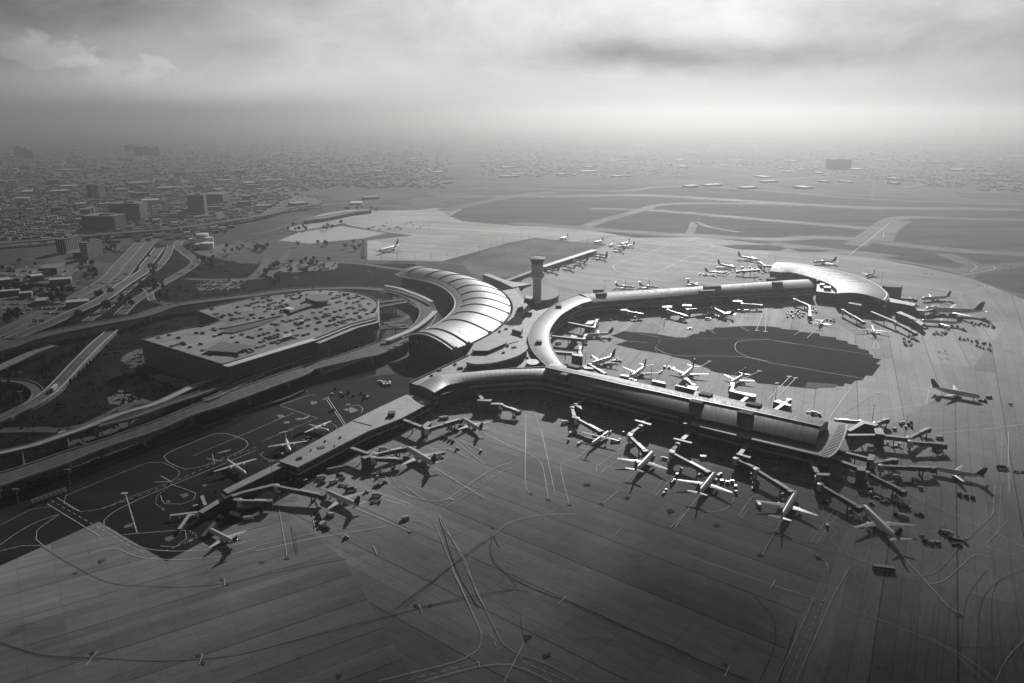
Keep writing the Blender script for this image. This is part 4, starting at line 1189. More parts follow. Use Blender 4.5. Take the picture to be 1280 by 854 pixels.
# curved link along the back of the inner apron
conn = thing('curved_link_building', 'curved pale roofed link bending from the front pier to the rear pier', 'terminal building', (60, 760, 0))
co = spline(WL('C', [(525, 290), (440, 320), (350, 360), (285, 402), (230, 450), (180, 502), (150, 545), (131, 592), (126, 640), (140, 692), (172, 750), (262, 842), (330, 900)], 18.0), 6)
ci = spline(WL('C', [(615, 345), (545, 362), (480, 390), (430, 418), (380, 450), (340, 490), (310, 530), (292, 565), (284, 600), (290, 660), (330, 750), (410, 850), (470, 910)], 18.0), 6)
NC = 60
co, ci = resample(co, NC), resample(ci, NC)
rows_c = [arch(a, a.lerp(b, 0.5) + Vector((0, 0, 1.3)), b, 8) for a, b in zip(co, ci)]
roof_part('roof', rows_c, ROOF_C, conn, 0.9, flip=False)
for side in (co, ci):
    mb = MB()
    for a, b in zip(side[:-1], side[1:]):
        mb.beam(a + Vector((0, 0, .7)), b + Vector((0, 0, .7)), 0.8, 1.3)
    mb.build('roof_edge', DARK_MET, conn)
wall_part('outer_wall', co, 0.1, 17.0, WALL_M, conn, 0.6, out=-1)
for nm, z0, z1, m, o_ in (('glazing', 12, 17, FAC_PIER, 1.6), ('spandrel', 10.6, 12, BAND, 0.6), ('glazing', 7.5, 10.6, GLASS, 1.2), ('spandrel', 6.2, 7.5, BAND, 0.6), ('apron_level_wall', 0.1, 6.2, FAC_LOW, 2.6)):
    wall_part(nm, ci, z0, z1, m, conn, 0.5, out=o_)
for v, a, b in (('C', (335, 380), (378, 383)), ('C', (182, 652), (228, 655))):
    p, q = W(v, a[0], a[1], 21.6), W(v, b[0], b[1], 21.6)
    mb = MB()
    mb.prism([p, q, q + Vector((0, 6, 0)), p + Vector((0, 6, 0))], 18.5, 21.6, 0, 1)
    mb.build('plant_box', [WALL_D, CONC_D], conn)

# rear pier
rear = thing('rear_pier_building', 'rear pier with a pale ribbed barrel roof across the far side of the inner apron', 'terminal building', (180, 900, 0))
fe = WL('z7', [(385, 148), (700, 124), (1000, 101)], 15.8) + WL('G', [(300, 380), (600, 365), (720, 358)], 15.8)
ft = WL('z7', [(345, 112), (700, 88), (1000, 68)], 20.5) + WL('G', [(300, 328), (560, 312), (680, 306)], 20.5)
ft2, fe2 = resample(ft, 40), resample(fe, 40)
ff = [Vector((t_.x * 2 - e.x + 1, t_.y * 2 - e.y, 16.5)) for t_, e in zip(ft2, fe2)]
rows_f = vault(fe2, ft2, ff, 40, 12)
roof_part('roof', rows_f, ROOF_F, rear, 0.6, flip=True)
for nm, z0, z1, m, o_ in (('glazing', 11.5, 15.4, FAC_PIER, -1.0), ('spandrel', 10, 11.5, BAND, 0.3), ('glazing', 7.4, 10, GLASS, -0.4), ('spandrel', 6.2, 7.4, BAND, 0.3), ('apron_level_wall', 0.1, 6.2, FAC_LOW, -1.5)):
    wall_part(nm, fe2, z0, z1, m, rear, 0.5, out=o_)
wall_part('far_wall', ff[::-1], 0.1, 15.8, WALL_M, rear, 0.5, out=-1)
mb = MB()
ge = [p - Vector((0, 0, .7)) for p in rows_f[-1]]
mb.sheet([[Vector((p.x, p.y, 0.1)) for p in ge], ge])
mb.sheet([[p - Vector((.6, 0, 0)) for p in ge], [Vector((p.x - .6, p.y, 0.1)) for p in ge]])
mb.build('gable_wall', WALL_D, rear)
roof_boxes(rear, [('z7', (415, 106), (462, 103)), ('z7', (400, 88), (445, 86)), ('z7', (938, 72), (1016, 68)), ('z7', (915, 96 - 3), (990, 90)), ('G', (415, 325), (482, 322)), ('G', (372, 297), (432, 294))], 19.4, 2.8)

# satellite with the crescent roof at the far end of the rear pier
sat = thing('satellite_building', 'satellite terminal with a shining crescent roof at the east end of the rear pier', 'terminal building', (420, 960, 0))
si = resample(spline(WL('G', [(382, 237), (470, 247), (540, 246), (620, 264), (700, 287), (760, 306), (830, 334), (872, 362), (892, 386), (888, 408)], 16), 6), 50)
so = resample(spline(WL('G', [(425, 176), (560, 181), (720, 205), (900, 240), (1060, 285), (1160, 328), (1232, 372), (1272, 418), (1250, 463)], 16), 6), 50)
ROOF_S = mat_seam('satellite_roof', 0.26, 0.6, 400, 0.0, 0.45, metal=0.1, spec=0.3, across=3.4, acw=0.18)
rows_s = [arch(a, a.lerp(b, 0.45) + Vector((0, 0, 4.2)), b, 14) for a, b in zip(si, so)]
roof_part('roof', rows_s, ROOF_S, sat, 0.9, flip=False)
for k in range(16, 34, 2):
    mb = MB()
    r = rows_s[k]
    q = [r[j].lerp(rows_s[k + 1][j], 0.15) + Vector((0, 0, .3)) for j in range(5, 12)]
    w_ = [r[j].lerp(rows_s[k + 1][j], 0.75) + Vector((0, 0, .3)) for j in range(5, 12)]
    mb.sheet([q, w_], None, 0, True)
    mb.sheet([[p - Vector((0, 0, .6)) for p in q], q], None, 0, True)
    mb.sheet([w_, [p - Vector((0, 0, .6)) for p in w_]], None, 0, True)
    mb.build('skylight', RIBM, sat)
mb = MB()
for a, b in zip(so[:-1], so[1:]):
    mb.beam(a + Vector((0, 0, .8)), b + Vector((0, 0, .8)), 1.6, 1.6)
mb.build('roof_edge', OFFW, sat)
wall_part('outer_wall', so, 0.1, 15.2, WALL_M, sat, .5, out=-2)
wall_part('inner_wall', si, 0.1, 15.2, FAC_PIER, sat, .5, out=0)
fr = [p - Vector((0, 0, 0.9)) for p in rows_s[-1]]
mb = MB()
mb.sheet([[Vector((p.x, p.y, 0.1)) for p in fr], fr], [[(k * 4, 0) for k in range(15)], [(k * 4, p.z) for k, p in enumerate(fr)]])
mb.sheet([[p + Vector((0, .6, 0)) for p in fr], [Vector((p.x, p.y + .6, 0.1)) for p in fr]])
mb.build('front_wall', FAC_PIER, sat)
tp = WL('G', [(735, 392), (880, 408), (892, 385), (850, 345), (770, 318), (740, 340)], 12)
slab_part('terrace', tp, 0.1, 12, WALL_D, sat, PALE_ROOF)
for pts in ([(735, 300), (790, 300), (785, 308), (740, 308)], [(790, 350), (845, 352), (845, 366), (792, 362)], [(760, 330), (800, 330), (795, 340), (765, 342)], [(690, 278), (730, 278), (725, 284), (692, 284)], [(620, 262), (670, 264), (660, 271), (625, 270)], [(550, 245), (600, 246), (590, 252), (555, 251)]):
    slab_part('roof_light', WL('G', pts, 15.5), 12.1, 15.5, WALL_D, sat, WHITE)
slab_part('east_wing', WL('H', [(300, 258), (330, 262), (420, 282), (520, 303), (500, 322), (420, 305), (290, 285)], 11), 0.1, 11, WALL_D, sat, PALE_ROOF)
slab_part('plant_building', WL('H', [(262, 166), (330, 152), (418, 160), (408, 178), (300, 174)], 16), 0.1, 16, WALL_M, sat, CONC_D)
slab_part('stair_block', WL('G', [(975, 482), (1075, 500), (1095, 472), (1010, 465)], 11.5), 0.1, 11.5, WALL_M, sat, CONC_L)
slab_part('gate_block', WL('H', [(365, 370), (470, 410), (560, 470), (580, 450), (500, 405), (400, 360)], 7.5), 0.1, 7.5, WALL_D, sat, PALE_ROOF)

# low west pier
west = thing('low_pier_building', 'low flat roofed pier running from the terminal corner towards the turboprop stands', 'terminal building', (-110, 520, 0))
wl_ = WL('L', [(610, 542), (870, 400), (1132, 255)], 9.5) + WL('z6', [(600, 655), (742, 590)], 9.5)
wr_ = WL('z6', [(858, 628), (705, 710)], 9.5) + WL('L', [(1236, 332), (990, 458), (742, 586)], 9.5)
slab_part('roof_deck', wl_ + wr_, 8.3, 9.5, CONC_D, west, PALE_ROOF)
ctr = (sum(wl_ + wr_, Vector()) / len(wl_ + wr_))
ins = [p - (p - p.lerp(q, .5)) * .12 for p, q in zip(wl_, wr_[::-1])] + [q - (q - p.lerp(q, .5)) * .12 for p, q in zip(wl_, wr_[::-1])][::-1]
slab_part('upper_wall', ins, 5.0, 8.3, FAC_PIER, west)
slab_part('spandrel', wl_ + wr_, 4.0, 5.0, BAND, west)
slab_part('apron_level_wall', ins, 0.1, 4.0, FAC_LOW, west)
nl, nr = WL('L', [(216, 746), (618, 545)], 7.8), WL('L', [(655, 574), (252, 770)], 7.8)
slab_part('walkway_roof', nl + nr, 6.9, 7.8, CONC_D, west, PALE_ROOF)
slab_part('walkway_wall', [nl[0].lerp(nr[1], .1), nl[1].lerp(nr[0], .1), nr[0].lerp(nl[1], .1), nr[1].lerp(nl[0], .1)], 0.1, 6.9, WALL_D, west)
slab_part('end_block', WL('K', [(455, 185), (500, 208), (640, 200), (585, 255), (530, 235), (470, 262), (440, 230)], 7.0), 0.1, 6.9, WALL_D, west)
slab_part('stair_corridor', WL('K', [(215, 382), (255, 402), (478, 268), (440, 244)], 5.2), 0.1, 5.2, WALL_D, west, PALE_ROOF)
for (x, y, s) in ((1040, 380, 1.5), (935, 405, 1.2), (905, 448, 4.5), (755, 525, 3.0), (1000, 440, .8), (835, 470, .8)):
    p = W('L', x, y, 9.5)
    mb = MB()
    mb.box((p.x, p.y, 9.5), (s, s * .8, 1.0 if s < 4 else .4), .6)
    mb.build('roof_vent', WALL_D, west)
p = W('z6', 658, 682, 12.0)
slab_part('plant_box', [p + Vector(q) for q in ((-2.6, -3, 0), (2.4, -2.2, 0), (2.4, 3, 0), (-2.6, 2.4, 0))], 9.55, 12.2, DARK_MET, west)
mb = MB()
q = WL('z6', [(470, 722), (562, 745)], 9.75)
mb.beam(q[0], q[1], .8, .3)
mb.build('roof_joint', DARK_MET, west)

# control tower -----------------------------------------------------------
tw = W('p', 671.2, 377, 14)
tower = thing('control_tower', 'grey airport control tower with a stepped ring and flared glass cab', 'control tower', (tw.x, tw.y, 0))
base = (tw.x, tw.y, 0)
dc = [W('C', 215 + 142 * math.cos(k * math.pi / 8), 282 + 58 * math.sin(k * math.pi / 8), 13.0) for k in range(16)]
dcs = spline(dc, 4, True)
slab_part('base_drum', dcs, 0.1, 11.8, WALL_D, tower)
slab_part('drum_roof', [p + (p - Vector((tw.x, tw.y, p.z))).normalized() * 1.2 for p in dcs], 11.8, 13.0, CONC_D, tower, mat('drum_roof_felt', 0.10, 0.7, .25, .08, coord='Position'))
mb = MB()
mb.lathe(base, [(0, 12.8), (4.9, 12.8), (4.9, 43), (0, 43)], 20)
mb.build('shaft', OFFW, tower, smooth=40)
mb = MB()
mb.lathe(base, [(0, 40), (4.9, 40), (7.9, 42.5), (8.1, 47.5), (7.2, 48.5), (0, 48.5)], 28)
mb.build('lower_ring', OFFW, tower, smooth=30)
mb = MB()
mb.lathe(base, [(0, 44.6), (8.4, 44.6), (8.4, 45.5), (0, 45.5)], 28)
mb.build('ring_band', CONC_L, tower, smooth=30)
mb = MB()
mb.lathe(base, [(0, 48.5), (6.7, 48.5), (6.7, 58.0), (0, 58.0)], 28)
mb.build('neck', OFFW, tower, smooth=30)
mb = MB()
mb.lathe(base, [(0, 58), (6.6, 58), (7.0, 59), (8.4, 63.2), (0, 63.2)], 24)
mb.build('cab_glazing', GLASS, tower, smooth=20)
mb = MB()
mb.lathe(base, [(0, 63.2), (9.0, 63.2), (9.0, 64.2), (7.6, 64.8), (0, 65)], 28)
mb.build('cab_roof', CONC_L, tower, smooth=30)
mb = MB()
for k in range(14):
    a = k * 2 * math.pi / 14
    mb.tube([(tw.x + 8.2 * math.cos(a), tw.y + 8.2 * math.sin(a), 64.2), (tw.x + 8.2 * math.cos(a), tw.y + 8.2 * math.sin(a), 66)], .12, 4)
mb.tube([(tw.x + 8.2 * math.cos(k * .2618), tw.y + 8.2 * math.sin(k * .2618), 66) for k in range(25)], .25, 4)
mb.build('roof_railing', WHITE, tower)
mb = MB()
mb.tube([(tw.x, tw.y, 65), (tw.x, tw.y, 71)], .2, 5)
mb.tube([(tw.x + 3, tw.y + 1, 65), (tw.x + 3, tw.y + 1, 69)], .15, 5)
mb.build('antenna', OFFW, tower)

# ------------------------------------------------------------------ garage, elevated roads, train guideway
def edge_beams(mb, pts, w, h, up=0.0, closed=False):
    q = pts + ([pts[0]] if closed else [])
    for a, b in zip(q[:-1], q[1:]):
        mb.beam(a + Vector((0, 0, up)), b + Vector((0, 0, up)), w, h)


gar = thing('parking_garage', 'huge flat topped parking garage with hundreds of cars on its roof deck', 'parking garage', (-240, 800, 0))
GZ = 23.6
gp_ = WL('M', [(88, 336), (380, 263), (530, 241), (602, 213), (445, 150), (650, 100), (850, 55), (1100, 30)], GZ) + \
    WL('N', [(150, 84), (270, 78), (400, 82), (530, 100), (640, 130), (692, 166), (706, 225), (690, 285), (670, 302), (490, 347), (190, 470), (0, 520)], GZ) + WL('M', [(610, 498)], GZ)
FAC_G = mat_facade('garage_screens', 0.24, 0.1, 3.0, 60.0, 0.16, 0.99)
DECKM = mat_apron('garage_deck', 0.33, -math.atan2((W('N', 490, 347, GZ) - W('M', 610, 498, GZ)).y, (W('N', 490, 347, GZ) - W('M', 610, 498, GZ)).x), lane=5.6, bay=2.75, var=0.25)
slab_part('body', gp_, 0.1, GZ, FAC_G, gar, DECKM)
mb = MB()
edge_beams(mb, gp_, 0.5, 1.1, 1.0, True)
mb.build('parapet', CONC, gar)
core = spline(WL('N', [(140, 175), (150, 155), (220, 150), (310, 150), (320, 172), (300, 200), (220, 205)], GZ), 4, True)
slab_part('ramp_tower', core, GZ, GZ + 5.5, WALL_M, gar, CONC_D)
slab_part('ramp_cover', WL('N', [(0, 240), (60, 225), (170, 190), (230, 205), (100, 245), (20, 275)], GZ), GZ, GZ + 2.6, WALL_D, gar, CONC_D)
mb = MB()
edge_beams(mb, WL('M', [(590, 268), (640, 262), (800, 228), (1000, 180)], GZ), .5, 1.2, 1.2)
edge_beams(mb, WL('M', [(600, 292), (680, 296), (850, 250), (1000, 185)], GZ), .5, 1.2, 1.2)
mb.build('ramp_walls', CONC, gar)
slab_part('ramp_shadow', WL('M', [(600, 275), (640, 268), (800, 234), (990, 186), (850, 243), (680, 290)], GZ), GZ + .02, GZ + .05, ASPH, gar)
slab_part('stair_box', WL('N', [(90, 348), (125, 342), (128, 330), (95, 335)], GZ), GZ, GZ + 3, WALL_D, gar, CONC_L)
slab_part('stair_box', WL('M', [(1000, 345), (1060, 330), (1062, 312), (1005, 325)], GZ), GZ, GZ + 3, WALL_D, gar, CONC_L)
slab_part('stair_box', WL('M', [(1010, 152), (1060, 160), (1080, 148), (1040, 140)], GZ), GZ, GZ + 3, WALL_D, gar, WHITE)
slab_part('canopy_cover', WL('M', [(490, 405), (600, 345), (800, 372), (700, 418)], GZ + 2.4), GZ + 2.2, GZ + 2.4, WALL_M, gar)
mb = MB()
for k in range(9):
    a, b = W('M', 500 + 34 * k, 402 - 6 * k * (1 if k < 5 else .2), GZ + 2.9), W('M', 600 + 25 * k, 347 + 3 * k, GZ + 2.9)
    mb.beam(W('M', 490 + 24 * k, 404 + 1.5 * k, GZ + 2.8), W('M', 600 + 24 * k, 347 + 3 * k, GZ + 2.8), .5, .3)
mb.build('canopy_slats', CONC_L, gar)
# tall curved white wing wall at the garage's rounded end
arc = resample(spline(WL('N', [(636, 296), (664, 284), (692, 258), (704, 235), (710, 205)], GZ), 2), 14)
mb = MB()
tz = [GZ + 0.5 + 7.5 * (k / 13) ** 1.6 for k in range(14)]
up = [Vector((p.x, p.y, z)) for p, z in zip(arc, tz)]
inr = [p + Vector((-0.7, 0.3, 0)) for p in up]
mb.sheet([setz(arc, 0.2), up])
mb.sheet([up, inr])
mb.sheet([inr, [Vector((p.x, p.y, .2)) for p in inr]])
mb.build('wing_wall', mat('white_wall_panels', 0.85, 0.5, 0.04, 0.3), gar)

# train station along the garage's near face
st = thing('train_station', 'narrow bright roofed station strip along the near edge of the parking garage', 'station', (-200, 690, 0))
n1 = WL('M', [(610, 500), (900, 412), (1190, 326)], 25.2)
n1 = resample(n1, 8)
f1 = offset(n1, -7.5)
slab_part('white_roof', [p for p in n1] + f1[::-1], 24.4, 25.2, CONC_L, st, WHITE)
slab_part('front_wall', [p.lerp(q, .3) for p, q in zip(n1, f1)] + [p.lerp(q, .85) for p, q in zip(n1, f1)][::-1], 12.5, 24.4, WALL_D, st)
n2 = resample([W('N', 186, 470, 25.2), W('N', 490, 347, 25.2), W('N', 668, 303, 25.2)], 10)
f2 = offset(n2, -9)
slab_part('grey_roof', n2 + f2[::-1], 22.5, 23.4, CONC_D, st, PALE_ROOF)
slab_part('roof_step', [p.lerp(q, .08) for p, q in zip(n2, f2)] + [p.lerp(q, .4) for p, q in zip(n2, f2)][::-1], 23.4, 25, CONC_D, st, CONC_L)
slab_part('front_wall', [p.lerp(q, .3) for p, q in zip(n2, f2)] + [p.lerp(q, .9) for p, q in zip(n2, f2)][::-1], 14.5, 22.5, WALL_D, st)
slab_part('ledge', [p.lerp(q, .4) for p, q in zip(n2, f2)] + [p.lerp(q, 1.15) for p, q in zip(n2, f2)][::-1], 15.5, 16.5, CONC_D, st)
for p in f2[1:]:
    mb = MB()
    mb.tube([(p.x, p.y, 0), (p.x, p.y, 15.6)], 1.0, 8)
    mb.build('column', CONC, st, smooth=50)


def elevated(name, label, cat, left, right, col_every=42.0, thick=1.6, col_r=0.9, pair=False, deckm=None, par=CONC_L, solid=False, par_h=0.9, step=10, ncol=None, dash=True):
    """bridge deck between two edge lines with parapets, columns and lane dashes"""
    n = max(6, int(sum((b - a).length for a, b in zip(left, left[1:])) / step))
    l, r = resample(spline(left, 5), n), resample(spline(right, 5), n)
    mid = [(a + b) / 2 for a, b in zip(l, r)]
    c = mid[n // 2]
    t_ = thing(name, label, cat, (c.x, c.y, 0))
    mb = MB()
    rows = [[a, b] for a, b in zip(l, r)]
    L, uv = 0.0, []
    for i, p in enumerate(mid):
        if i:
            L += (p - mid[i - 1]).length
        uv.append([(L, 0), (L, (l[i] - r[i]).length)])
    ccw = (r[0] - l[0]).cross(l[1] - l[0]).z > 0
    mb.sheet(rows, uv, 0, flip=not ccw)
    down = lambda p: Vector((p.x, p.y, 0.1 if solid else max(p.z - thick, 0.1)))
    ll, rr_ = [down(p.lerp(q, .12 if not solid else 0)) for p, q in zip(l, r)], [down(q.lerp(p, .12 if not solid else 0)) for p, q in zip(l, r)]
    mb.sheet([[a, b] for a, b in zip(ll, l)], None, 1, flip=not ccw)
    mb.sheet([[a, b] for a, b in zip(r, rr_)], None, 1, flip=not ccw)
    if not solid:
        mb.sheet([[a, b] for a, b in zip(rr_, ll)], None, 1, flip=not ccw)
    mb.build('deck', [deckm or ROAD, CONC_D], t_)
    for e in (l, r):
        mb = MB()
        edge_beams(mb, e, 0.5, par_h + 0.5, par_h)
        mb.build('parapet', par, t_)
    if dash:
        mb = MB()
        w = (l[0] - r[0]).length
        lanes = [0.5] if w < 14 else ([.34, .66] if w < 20 else [.2, .4, .6, .8])
        for f in lanes:
            q = [a.lerp(b, f) + Vector((0, 0, .06)) for a, b in zip(l, r)]
            q = resample(q, max(4, int(L / 5)))
            for i in range(0, len(q) - 1, 2):
                ribbon(mb, [q[i], q[i + 1]], .2)
        o_ = mb.build('lane_dashes', LINE_Y, t_)
        o_['kind'] = 'stuff'
    if not solid:
        k = max(1, int(L / col_every))
        for i in range(k):
            j = min(n - 1, int((i + .5) * n / k))
            for f in ((.28, .72) if pair else (.5,)):
                p = l[j].lerp(r[j], f)
                if p.z > 3:
                    mb = MB()
                    mb.tube([(p.x, p.y, 0), (p.x, p.y, p.z - thick * .6)], col_r, 8)
                    if not pair:
                        a, b = l[j].lerp(r[j], .22), l[j].lerp(r[j], .78)
                        mb.beam(a - Vector((0, 0, thick)), b - Vector((0, 0, thick)), 2 * col_r, 1.4)
                    mb.build('column', CONC_L, t_, smooth=50)
    return t_, l, r


vn = WL('Q', [(-330, 770), (0, 662), (230, 580), (480, 497), (800, 368), (1220, 228)], 9.5) + WL('M', [(430, 820), (600, 768), (965, 632), (1160, 562)], 9.5) + WL('N', [(200, 702), (400, 654), (600, 606), (700, 590), (930, 490), (985, 462)], 9.5)
vf = WL('Q', [(-330, 645), (0, 560), (230, 490), (480, 403), (850, 286), (1220, 150)], 9.5) + WL('M', [(400, 772), (530, 722), (900, 585), (1160, 500)], 9.5) + WL('N', [(200, 640), (340, 610), (490, 560), (620, 515), (770, 462), (900, 412)], 9.5)
elevated('elevated_road', 'widest elevated approach road sweeping on tall columns beside the west apron to the terminal hall', 'elevated road', vf, vn, 44, 1.8, 1.0, True)
cc = WL('N', [(880, 470), (1000, 395), (1060, 335), (1090, 270), (1080, 215), (1040, 172), (960, 128), (850, 95), (700, 72), (500, 62), (200, 70)], 9.0)
cc = spline(cc, 6)
_, crl, crr = elevated('elevated_road', 'curved elevated kerbside road hugging the inner side of the vaulted hall', 'elevated road', setz(offset(cc, 9), 9.0), setz(offset(cc, -9), 9.0), 40, 1.6, .8, True)
oc_ = WL('N', [(190, 70), (0, 82)], 10) + WL('M', [(800, 48), (600, 72), (300, 112)], 10) + WL('O', [(1070, 92), (800, 142), (480, 205), (200, 272), (0, 340), (-260, 410)], 10)
oc_ = spline(oc_, 8)
elevated('overpass', 'long dark overpass crossing from the garage back to the left edge above the highways', 'overpass', setz(offset(oc_, 9), 10), setz(offset(oc_, -9), 10), 70, 2.2, 1.6)
g1 = spline(WL('Q', [(-160, 450), (0, 402), (240, 350), (470, 272), (700, 192), (870, 120), (1050, 66), (1220, 14)], 11) + WL('M', [(450, 624), (600, 574)], 11), 8)
elevated('train_guideway', 'pale concrete train guideway beam running into the garage station', 'guideway', setz(offset(g1, 3.6), 11), setz(offset(g1, -3.6), 11), 46, 2.0, 1.3, False, CONC_L, CONC, par_h=.5, dash=False)
g2 = spline(WL('M', [(-200, 890), (40, 830), (270, 745), (600, 640), (860, 545), (1180, 430)], 10.5) + WL('N', [(190, 560), (560, 410), (690, 375)], 10.5), 8)
elevated('elevated_road', 'narrow elevated service road between the guideway and the widest approach road', 'elevated road', setz(offset(g2, 4.0), 10.5), setz(offset(g2, -4.0), 10.5), 46, 1.6, 1.0, False, par_h=.8)
rb = WL('O', [(-60, 905, 2.6), (100, 832, 2.8), (250, 760, 3.2), (400, 652, 4.2), (600, 440, 5.6), (750, 290, 4.8), (880, 182, 3.2)])
elevated('ramp_bridge', 'straight sloping ramp carrying a lone white bus down from the overpass', 'ramp', offset(rb, 5.2), offset(rb, -5.2), solid=True, par=CONC_L)
lp = spline(WL('O', [(-60, 592), (0, 586), (100, 588), (200, 602), (270, 640), (292, 690), (255, 745), (165, 800), (40, 872)], 2.4), 5)
elevated('loop_ramp', 'tight loop ramp curving round a dark wooded centre at the left edge', 'ramp', offset(lp, 4.2), offset(lp, -4.2), solid=True, par=CONC)
wr = spline(WL('O', [(-100, 532), (0, 487), (100, 442), (200, 394), (300, 355), (420, 318)], 6.5), 6)
elevated('ramp_bridge', 'short pale ramp bridge below the dark overpass at the left edge', 'ramp', offset(wr, 4.2), offset(wr, -4.2), 30, 1.4, .6, deckm=CONC, par=CONC_L)
h2 = spline(WL('z5', [(60, 322), (110, 300), (230, 255), (370, 190), (500, 130), (600, 60), (700, -5)], 6) + WL('z1', [(705, 710), (745, 660), (775, 620)], 6), 8)
elevated('overpass', 'highway flyover with a bright white parapet climbing right of the broad motorway', 'overpass', offset(h2, 7.5), offset(h2, -7.5), 45, 1.4, .8, par=CONC_L)
h6 = spline(WL('z1', [(-160, 612), (0, 598), (300, 574), (500, 554), (700, 538), (900, 520), (1242, 468)], 8) + WL('z2', [(150, 430), (300, 410)], 8), 12)
elevated('overpass', 'straight distant overpass crossing the motorway behind the twin hotels', 'overpass', offset(h6, 11), offset(h6, -11), 60, 2, 1.2)
rm = WL('M', [(500, 730), (600, 690), (720, 622), (860, 560)], 10.2)
elevated('ramp_bridge', 'pale walled ramp joining the widest approach road opposite the garage corner', 'ramp', offset(rm, 3), offset(rm, -3), 30, 1.4, .7, par=CONC_L, dash=False)
for lab, a, b, w, z in (('rear deck bridge with parked cars between garage and kerbside road', (690, 178), (900, 150), 8, 12), ('middle deck bridge between garage and kerbside road', (700, 212), (930, 172), 7, 11),
                        ('front deck bridge with parked cars beside the white wing wall', (690, 378), (935, 368), 9, 10)):
    p = [W('N', a[0], a[1], z), W('N', (a[0] + b[0]) / 2, (a[1] + b[1]) / 2, z), W('N', b[0], b[1], z)]
    elevated('deck_bridge', lab, 'bridge', offset(p, w / 2), offset(p, -w / 2), 40, 1.3, .7, dash=False, deckm=CONC)
for lab, pts, w in (('long bright kerbside canopy at the back of the crescent road', [(755, 42), (860, 62), (960, 95), (1050, 130), (1122, 168)], 5), ('bright kerbside canopy following the front curve of the crescent road', [(770, 468), (900, 415), (1000, 368), (1090, 300), (1150, 240)], 5.5),
                    ('short bright canopy where the kerbside meets the hall end', [(880, 490), (935, 478)], 5)):
    c_ = spline(WL('N', pts, 13), 5)
    t_ = thing('kerbside_canopy', lab, 'canopy', (c_[0].x, c_[0].y, 9))
    slab_part('canopy_roof', offset(c_, w / 2) + offset(c_, -w / 2)[::-1], 12.5, 13, OFFW, t_)
    for p in c_[::5]:
        mb = MB()
        mb.tube([(p.x, p.y, 9.0), (p.x, p.y, 12.6)], .2, 5)
        mb.build('post', DARK_MET, t_)
# ventilation shafts with pale caps among the left hand roads
for lab, (x, y), h in (('square ventilation tower with a pale cap nearest the left edge', (155, 490), 9), ('square ventilation tower with a pale cap beside the guideway', (500, 360), 10), ):
    p = W('Q', x, y, 0)
    t_ = thing('ventilation_tower', lab, 'vent tower', p)
    mb = MB()
    mb.box((p.x, p.y, 0), (4.5, 4.5, h), .4)
    mb.build('shaft', CONC_D, t_)
    mb = MB()
    mb.box((p.x, p.y, h), (6.2, 6.2, .8), .4)
    mb.build('cap', CONC_L, t_)


# ------------------------------------------------------------------ buildings of the town
TOWN_A = mat_facade('hotel_fins', 0.42, 0.03, 40.0, 4.2, 0.92, 0.5)
TOWN_B = mat_facade('office_grid', 0.12, 0.035, 3.4, 3.4, 0.5, 0.7)
TOWN_C = mat_facade('pale_block_grid', 0.32, 0.05, 3.4, 4.0, 0.5, 0.6)


def zheight(bx, by, ty):
    g = gp(bx, by)
    lo, hi = 0.0, 200.0
    for _ in range(40):
        m = (lo + hi) / 2
        vy, vz = g.y * CP - (m - CAM_H) * SP, g.y * SP + (m - CAM_H) * CP
        if 427 - FPX * vz / vy > ty:
            lo = m
        else:
            hi = m
    return m


def town(name, label, v, xl, xr, yb, yt, depth, rot, wm, rm_, group=None, extra=True):
    """block whose near face stands between two picture columns on a base row"""
    o = VW[v]
    h = zheight(o[0] + (xl + xr) / 2 / o[2], o[1] + yb / o[2], o[1] + yt / o[2])
    a, b = W(v, xl, yb), W(v, xr, yb)
    w = (b - a).length
    c = (a + b) / 2 + Vector((0, depth / 2, 0))
    t_ = thing(name, label, 'building', (c.x, c.y, 0), rot, group, local=True)
    mb = MB()
    mb.box((0, 0, 0), (w * .94, depth, h))
    mb.build('wall', wm, t_)
    mb = MB()
    mb.box((0, 0, h), (w * .94 + .6, depth + .6, .7))
    mb.build('roof', rm_, t_)
    if extra:
        mb = MB()
        mb.box((w * .1, 0, h + .7), (w * .3, depth * .4, 3))
        mb.build('roof_plant', CONC_D, t_)
    return t_


town('hotel', 'hotel slab with bright vertical fins on its front, left of its twin', 'z1', 281, 333, 650, 580, 44, R(-6), TOWN_A, CONC_D)
town('hotel', 'darker hotel slab with a lit side, right of the finned hotel', 'z1', 400, 438, 678, 598, 40, R(-6), TOWN_C, CONC_D)
town('low_block', 'low dark podium between the two hotels', 'z1', 345, 402, 668, 645, 20, R(20), WALL_D, CONC_D, None, False)
town('apartment_tower', 'slim pale twin tower standing alone beyond the hotels', 'z1', 458, 488, 381, 314, 30, R(-8), TOWN_C, CONC_L)
town('apartment_tower', 'dark slab tower just left of the slim pale twin tower', 'z1', 425, 455, 376, 318, 20, R(-5), TOWN_B, CONC_D)
town('office_block', 'wide dark office block with a lit right edge beside the motorway', 'z1', 530, 682, 492, 408, 45, R(5), TOWN_B, CONC_D)
town('office_block', 'long low grey block in front of the wide dark office block', 'z1', 398, 575, 540, 468, 40, R(-4), TOWN_B, CONC_D)
town('office_tower', 'dark square tower between the motorway and the car lot', 'z1', 906, 986, 460, 366, 40, R(12), TOWN_B, CONC_D)
town('low_block', 'faint wide dark block behind the square tower', 'z1', 985, 1080, 405, 362, 60, R(5), TOWN_B, CONC_D, None, False)
town('warehouse', 'dark low warehouse among the parked cars below the hotels', 'z1', 175, 262, 752, 722, 40, R(12), WALL_D, CONC_D, None, False)
town('hotel', 'pale hazy block in the distant right suburb behind the runways', 'z4', 302, 404, 236, 192, 60, R(3), TOWN_B, CONC_D)
